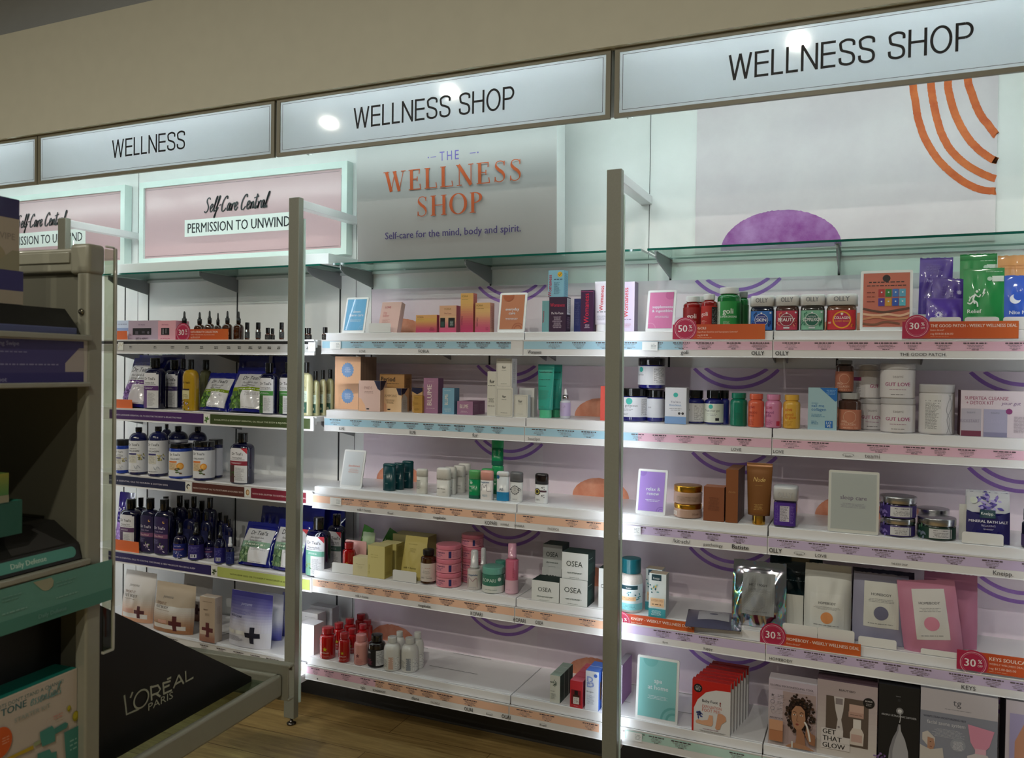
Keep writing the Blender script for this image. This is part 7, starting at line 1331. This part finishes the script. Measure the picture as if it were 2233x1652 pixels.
carton('beige beauty tool carton with window, lettered GET THAT GLOW', R5, 1112, 1436, 700, 268, 5, '#c4b8b4', BBO, dep=.06, d=.012, side='#8a7c7c', top='#5c4650', n=2, gap=.012, labs=['beige beauty tool carton behind the windowed one'])
BLK_ = '#161618'
carton('black carton picturing a white aroma diffuser', R5, 1443, 1664, 712, 286, 5, BLK_, [('m', .42, .86, .56, .89, 1, '#6a6a70'), ('c', .5, .83, .04, '#2a2a2e'), ('c', .52, .70, .09, '#8a8a8e'), ('c', .52, .70, .05, '#d9d9dc'), ('t', 'AROMA ULTRASONIC DIFFUSER', .5, .625, .022, '#b4b4b8', .86, 1), ('k', [(.52, .70), (.54, .62), (.52, .56)], '#b9b9be', .02), ('p', [(.49, .54), (.54, .54), (.56, .46), (.66, .36), (.74, .22), (.76, .08), (.74, .0), (.28, .0), (.26, .08), (.28, .22), (.36, .36), (.46, .46)], '#a9a9b0'), ('p', [(.49, .54), (.52, .54), (.50, .46), (.42, .34), (.36, .2), (.36, .02), (.30, .02), (.28, .22), (.36, .36), (.46, .46)], '#86868e'), ('lf', .05, .12, .1, 8, ['#6a4a88', '#8a70a8']), ('r', .14, .0, .26, .10, '#0a0a0c'), ('c', .20, .07, .03, '#b0b0b4')], dep=.10, d=.012, side='#0c0c0e', top='#1c1c20')
TG = [('r', 0, 0, 1, .74, '#8c90a0'), ('r', 0, .74, 1, 1, '#c4bfc8'), ('t', 'tg', .48, .84, .075, '#5c5c66', .2), ('m', .32, .785, .66, .80, 1, '#7a7a84'), ('t', 'WARM STEAM MOISTURIZING MIST', .32, .67, .022, '#4a4c60', .56, 1), ('t', 'facial sauna system', .34, .60, .04, '#d8d8e0', .50), ('m', .14, .46, .60, .56, 4, '#c0c2cc'), ('c', .50, .40, .10, '#9a9eac'), ('m', .42, .34, .58, .44, 3, '#d8d8e0'),
      ('p', [(.03, .48), (.10, .51), (.20, .44), (.20, .36), (.10, .34), (.03, .40)], '#cfc8c4'), ('p', [(.10, .44), (.18, .43), (.20, .36), (.17, .29), (.10, .31)], '#b88c74'), ('p', [(.0, .34), (.14, .30), (.30, .34), (.32, .22), (.26, .0), (.0, .0)], '#c9c4c0'), ('r', .13, .385, .15, .392, '#3a2a20'), ('k', [(.13, .335), (.16, .33)], '#8a4038', .008),
      ('p', [(.62, .66), (.96, .62), (.90, .44), (.84, .38), (.72, .38), (.66, .46)], '#dc94b0'), ('r', .72, .34, .86, .40, '#e0b0c4'), ('p', [(.62, .30), (.72, .34), (.88, .34), (.92, .26), (.92, .08), (.64, .08)], '#cfc8cc'), ('c', .70, .22, .03, '#c85c84'), ('c', .80, .18, .04, '#b8b0b8'), ('p', [(.40, .24), (.52, .26), (.56, .14), (.44, .10)], '#d8d0d4'), ('c', .47, .18, .04, '#d888a8')]
carton('lilac-grey carton picturing a pink facial sauna', R5, 1668, 2086, 745, 320, 5, '#b4b0c0', TG, dep=.10, d=.010, side='#6a6874', top='#55545c')
carton('dark-sided carton with a lilac picture at the right edge', R5, 2128, 2500, 760, 385, 5, '#c4bcc8', [('r', .06, .0, .94, .86, '#a49cc4'), ('p', [(.14, .0), (.14, .55), (.30, .80), (.5, .86), (.6, .6), (.5, .0)], '#c08a70'), ('r', .06, .2, .5, .3, '#d8ccd4')], dep=.12, d=.010, side='#242228', top='#333036')
# ================================================================= PALE DISPLAY STAND IN THE FOREGROUND (turned 4.5 degrees)
GA = math.radians(4.5)
ed = Vector((-math.sin(GA), math.cos(GA), 0)); er = Vector((math.cos(GA), math.sin(GA), 0))
def onR(x, y, Rr): r = ray(x, y); P = r*(Rr/r.dot(er)); return P.dot(ed), P.z
def gthing(name, label, cat, group=None): return thing(name, label, cat, (0, 0, 0), GA, group)
GM = mat('#8f8d7d', .35, coat=.2, noise=(60, .04)); GD = mat('#5f5d4e', .6)
def facR(R0): return lambda u, v, o: (R0+o, u, v)
g = gthing('display_stand', 'pale metal display stand in the left foreground with dark inside', 'stand')
a = MB(); a.bbox(-1.640, -1.604, 1.500, 1.545, -1.47, .215, GM, .006, 3)
a.lathe([(.02, -1.5), (.02, -1.485), (.006, -1.48), (.006, -1.46)], 'm:#55524a', 16, cx=-1.622, cy=1.522); a.build('upright', g)
a = MB(); a.bbox(-2.40, -1.606, 1.500, 1.545, .214, .272, GM, .006, 3); a.bbox(-1.660, -1.600, 1.496, 1.549, .208, .282, GM, .010, 3)
a.bbox(-2.40, -1.66, 1.496, 1.50, .236, .262, GM, .0015); a.build('top_rail', g)
a = MB(); a.box(-2.40, -1.641, 1.515, 1.530, -1.45, .213, GD); a.build('end_panel', g)
a = MB(); a.box(-2.38, -2.36, .4, 1.515, -1.45, .213, GD); a.build('rear_panel', g)
a = MB(); a.lathe([(0, 0), (.007, .0004), (.008, .003), (.006, .006), (.0, .007)], 'm:#8d8878', 18); a.lathe([(.0, .0068), (.003, .0075), (.003, .0055), (0, .0055)], '#3d3a30', 6)
a.xform(Matrix.Translation((-1.622, 1.4995, .118)) @ Matrix.Rotation(PI/2, 4, 'X')); a.build('bolt', g)
a = MB(); ac = clear_mat('acrylic', '#d6d8cc'); a.box(-1.604, -1.600, 1.548, 1.580, -.715, .275, ac)
a.bbox(-1.606, -1.598, 1.576, 1.5835, -.72, .280, mat('#b4b3a6', .15, coat=1.), .002); a.tube([(-1.602, 1.55, .281), (-1.602, 1.575, .281), (-1.602, 1.5795, .272)], .003, mat('#c4c4ba', .1, coat=1.))
a.box(-1.606, -1.598, 1.548, 1.58, -.722, -.716, mat('#b4b3a6', .15, coat=1.)); a.build('sign_sleeve', g)
for zt, zb, nm in ((.062, -.062, 0), (-.474, -.592, 1)):
    a = MB(); a.bbox(-2.36, -1.606, .45, 1.498, zt-.022, zt-.004, GM, .002)
    a.bbox(-1.612, -1.592, .45, 1.503, zt-.014, zt, GM, .003); a.bbox(-1.608, -1.594, .45, 1.500, zb, zb+.012, GM, .003)
    a.box(-1.609, -1.605, .45, 1.500, zb, zt, mat('#b9b2a4', .5)); tag(a.build('shelf_ledge', g))
a = MB(); P1 = '#3d356b'; d = D(a, facR(-1.6045), off=0)
a.box(-1.6049, -1.6045, .47, 1.489, -.050, .046, P1); d.rect(.47, -.050, 1.489, -.028, '#2b2463')
d.poly([(1.489, .030), (1.476, .030), (1.437, -.006), (1.437, -.026), (1.489, -.026)], '#a59b95')
d.text('Whitening Swipe', 1.318, .032, .009, '#8d88a8', al='r', bold=True); d.lines(1.15, .014, 1.337, .022, 1, '#7a7599', al='l'); d.lines(1.15, -.014, 1.418, -.005, 1, '#8580a2', al='l')
d.text('Daily Spot', 1.289, -.047, .010, '#8d88a8', al='r', bold=True)
tag(a.build('price_card', g), label='dark purple card along the upper shelf edge')
a = MB(); T1 = '#5a8f80'; a.box(-1.5925, -1.5920, .47, 1.566, -.580, -.490, T1); a.box(-1.5922, -1.5915, .47, 1.566, -.590, -.560, '#437c6c')
d = D(a, facR(-1.5915), off=.0003)
d.poly([(1.345, -.493), (1.392, -.493), (1.398, -.502), (1.396, -.514), (1.385, -.520), (1.376, -.520), (1.368, -.516)], '#98977c')
for u in (1.405, 1.270, 1.18): d.lines(u, -.520, u+.06, -.505, 2, '#6b9a8c', al='l'); d.lines(u, -.548, u+.06, -.540, 1, '#82ab9e', al='l')
d.off += .0002; d.text('Daily Defense', 1.395, -.578, .009, '#6d9d90', bold=True); d.text('Daily Defense', 1.15, -.578, .009, '#6d9d90', bold=True)
tag(a.build('price_card', g), label='teal card along the lower shelf edge')

# glass-bottomed end tray and its black header
t = g
a = MB(); zt = -1.037
a.bbox(-1.628, -1.604, .45, 2.30, -1.112, zt, GM, .008, 3); a.bbox(-2.38, -1.604, 2.278, 2.30, -1.112, zt, GM, .008, 3); a.build('tray_rim', t)
a = MB(); a.box(-2.38, -1.628, .45, 2.278, -1.070, -1.062, clear_mat('shelf_glass')); a.build('glass_pane', t)
a = MB(); a.tube([(-1.634, .46, -1.052), (-1.634, 2.262, -1.052)], .004, mat('#0b1416', .3)); a.build('gasket', t)
a = MB(); a.bbox(-2.38, -1.585, 2.302, 2.312, -1.125, -1.012, GM, .002); a.bbox(-2.38, -1.580, 2.302, 2.335, -1.018, -1.008, GM, .003); a.bbox(-2.38, -1.580, 2.302, 2.330, -1.128, -1.120, GM, .002)
a.box(-2.38, -1.59, 2.332, 2.336, -1.035, -1.012, GM); a.build('label_rail', t)
a = MB(); a.lathe([(.022, -1.5), (.022, -1.46), (.012, -1.455), (.012, -1.11)], '#1b1a19', 18, cx=-1.66, cy=1.83); a.build('support_leg', t)
t = gthing('header_board', 'black tapering header board with white lettering on the stand tray', 'sign')
a = MB(); a.prism_x([(1.20, -1.062), (1.20, -.43), (1.55, -.580), (2.262, -1.047), (2.262, -1.062)], -1.722, -1.700, mat('#040405', .5))
d = D(a, facR(-1.700), off=.0004); K = '#a8a893'
def g_(pts, w): d.stroke(pts, w, K)
def LU(x, y): return onR(x, y, -1.6998)
L = LU
for P in ([(271, 1515), (276, 1557), (303, 1545)], [(289, 1508), (284, 1521)], [(328.5, 1495), (330.5, 1526.6)], [(327, 1498.5), (344, 1493.6), (349.4, 1502), (344, 1510), (331, 1515)], [(339.5, 1511.7), (349.4, 1518)],
          [(355, 1487), (357, 1513)], [(354, 1489.5), (371.5, 1484)], [(356, 1499), (369, 1493)], [(356, 1512), (374, 1504)], [(363.4, 1480.5), (372.5, 1476)],
          [(377.4, 1500), (389, 1470.6)], [(389, 1471), (399.6, 1490)], [(381.5, 1491), (395.5, 1483)], [(403.4, 1462.3), (404.6, 1485.4), (420.7, 1476.3)]): g_([L(*p) for p in P], .0058)
cu, cv = L(307, 1523); d.ring(cu, cv, .0235, .029, K, n=40, sy=.92)
p0 = L(322, 1549); p1 = L(376, 1521); d.fit('PARIS', p0[0], p1[0], (p0[1]+p1[1])/2, .020, K)
a.build('header_panel', t)

# products on the stand
t = gthing('carton', 'uppermost purple and beige carton at the far left edge', 'box')
a = MB(); a.box(-1.74, -1.66, 1.20, 1.3625, .200, .360, '#a89b88', '#8d8172', '#4a4660'); d = D(a, facR(-1.66))
d.rect(1.20, .200, 1.3625, .360, '#a89b88'); d.rect(1.20, .316, 1.3625, .360, '#34305c'); d.text('WIPE', 1.352, .268, .014, '#837a70', al='r'); d.disc(1.30, .225, .03, '#958b6e'); d.poly([(1.29, .2), (1.3625, .2), (1.3625, .245), (1.345, .245)], '#8f8a70'); a.build('carton_body', t)
t = gthing('carton', 'purple carton under the beige one, above the dark tester tray', 'box')
a = MB(); a.box(-1.76, -1.66, 1.18, 1.373, .125, .200, '#a09482', '#a09482', '#34305c'); d = D(a, facR(-1.66)); d.rect(1.18, .125, 1.373, .200, '#9d9280'); d.rect(1.18, .155, 1.373, .200, '#322d66'); a.build('carton_body', t)
t = gthing('tester_tray', 'black wedge tester tray with a slate blue front edge', 'tray')
a = MB(); a.prism([(-1.86, .058), (-1.86, .124), (-1.66, .124), (-1.618, .078), (-1.612, .058)], .9, 1.485, mat('#131312', .45))
d = D(a, lambda u, v, o: (-1.618+o, u, v), off=.0005)
a.bbox(-1.619, -1.6125, .9, 1.478, .060, .078, mat('#4a5078', .4), .003); a.build('tray_body', t)
t = gthing('tester_tray', 'black wedge tester tray with a rounded teal front band', 'tray')
a = MB(); a.prism([(-1.90, -.4735), (-1.90, -.388), (-1.70, -.388), (-1.622, -.436), (-1.612, -.4735)], .9, 1.494, mat('#161513', .45))
sl = lambda u, v, o: (-1.622+.0105*(-.436-v)/.0375+o, u, v)
d = D(a, sl, off=.0006); d.rect(.9, -.466, 1.468, -.441, '#4f8f80'); d.disc(1.468, -.4535, .0125, '#4f8f80'); d.text('Daily Defense', 1.355, -.459, .011, '#bcd0c0', bold=True)
d2 = D(a, lambda u, v, o: (-1.70+.078*u+o*.5, v, -.388-.048*u+o), off=.0006)
d2.poly([(.0, 1.42), (.95, 1.46), (.95, 1.32), (.5, 1.33), (.05, 1.36)], '#2c2a28'); a.build('tray_body', t)
t = gthing('carton', 'yellow-green carton standing on the dark green one, left edge', 'box')
a = MB(); a.box(-1.70, -1.63, 1.18, 1.315, -.312, -.248, '#5f7a35'); d = D(a, facR(-1.63))
for i in range(10): d.rect(1.18, -.296+.0048*i, 1.315, -.296+.0048*(i+1), mix('#4a7a3c', '#8a8a30', i/9))
d.rect(1.18, -.312, 1.315, -.296, '#8d8a70'); a.build('carton_body', t)
t = gthing('carton', 'dark green carton behind the teal-banded tester tray', 'box')
a = MB(); a.box(-1.74, -1.63, 1.15, 1.349, -.387, -.312, '#1f5f4e', '#1b5545', '#2b7a66'); a.build('carton_body', t)
# starter kit carton
t = gthing('carton', 'large white and teal starter kit carton at bottom left corner', 'box')
a = MB(); zk = -.742; a.box(-1.755, -1.63, 1.02, 1.4985, -1.0615, zk, '#b5a99a', '#b5a99a', '#0f6a5c'); d = D(a, facR(-1.63)); k = '#3f6e70'
d.rect(1.02, -1.034, 1.4985, zk, '#b9ac9d'); d.rect(1.02, zk-.0035, 1.4985, zk, '#c3b8ab')
def KU(x, y): return onR(x, y, -1.6298)
KC = (0, 1340, 5.294)
def kp(x, y): return KU(KC[0]+x/KC[2], KC[1]+y/KC[2])
p0 = kp(-260, 1110); p1 = kp(730, 780); d.fit("DARK SPOTS DON'T STAND A CHANCE!", p0[0], p1[0], p1[1], .0085, k)
p0 = kp(-300, 1240); p1 = kp(305, 1080); d.fit('EVEN TONE', p0[0], p1[0], (p0[1]+p1[1])/2-.004, .0155, '#3c686c', bold=True)
p0 = kp(345, 1060); script(d, p0[0], p0[1]+.001, .026, '#6e9492', 'essentials', .25, .07, 1.0)
p0 = kp(160, 1200); p1 = kp(570, 1070); d.fit('STARTER KIT', p0[0], p1[0], (p0[1]+p1[1])/2-.004, .010, '#8d9a92')
for x, y, rx, ry in ((960, 935, .009, .0175), (788, 1078, .0055, .0075), (862, 1165, .009, .0125)): p = kp(x, y); d.disc(p[0], p[1], rx, '#8f8412', ry); d.disc(p[0]-.001, p[1]+.002, rx*.7, '#b3a526', ry*.7)
p = kp(-15, 1480); d.disc(p[0], p[1], .030, '#c85418', .034); d.lines(p[0]+.004, p[1]-.008, p[0]+.024, p[1]+.010, 3, '#d99a78')
# painted dropper bottle and tube
q = [kp(x, y) for x, y in ((450, 1350), (590, 1275), (625, 1330), (625, 1455), (475, 1520), (450, 1400))]; d.poly(q, '#3f8478')
q = [kp(x, y) for x, y in ((615, 1310), (740, 1235), (775, 1250), (760, 1300), (625, 1375))]; d.poly(q, '#3a7b70')
q = [kp(x, y) for x, y in ((375, 1480), (450, 1440), (455, 1480), (385, 1520))]; d.poly(q, '#8f9a70')
q = [kp(x, y) for x, y in ((370, 1500), (375, 1545), (70, 1680), (40, 1660))]; d.poly(q, '#b0941c')
q = [kp(x, y) for x, y in ((420, 1600), (560, 1545), (580, 1590), (640, 1570), (640, 1760), (415, 1760))]; d.poly(q, '#3f8478')
q = [kp(x, y) for x, y in ((725, 1355), (918, 1262), (890, 1760), (755, 1760))]; d.poly(q, '#3a7d70'); q = [kp(x, y) for x, y in ((780, 1440), (888, 1400), (880, 1560), (785, 1590))]; d.lines(q[0][0], q[3][1], q[1][0], q[0][1], 3, '#7fae9f')
p = kp(655, 1165); d.lines(p[0]-.016, p[1]-.006, p[0]+.016, p[1]+.006, 2, '#c07468'); d.ring(*kp(560, 1240), .010, .011, '#b9a08c', PI*.4, PI*1.1)
a.build('carton_body', t)

# ---- dim store lights overhead
def ceiling_lamp(x, y, e, s=.22, lab=''):
    t = thing('ceiling_lamp', lab, 'lamp', (x, y, 2.3)); a = MB()
    a.lathe([(s*.72, -.02), (s*.72, 0)], '#d8d4c4', 28); a.build('lamp_housing', t)
    l = bpy.data.lights.new('lamp_light', 'AREA'); l.shape = 'DISK'; l.size = s*1.3; l.energy = e; l.color = (1, .955, .82)
    o = bpy.data.objects.new('lamp_light', l); COL.objects.link(o); o.parent = t; o.location = (0, 0, -.03)
    return t
for i, (x, y) in enumerate(((-4.7, -1.14), (-.498, -.757), (-3.23, -.795), (-2.0, -2.4), (.9, -2.3))):
    ceiling_lamp(x, y, 38, .07, ['round ceiling lamp furthest left', 'round ceiling lamp nearest the camera, right of it', 'round ceiling lamp above the pale display stand', 'round ceiling lamp behind and left of the camera', 'round ceiling lamp behind and right of the camera'][i])
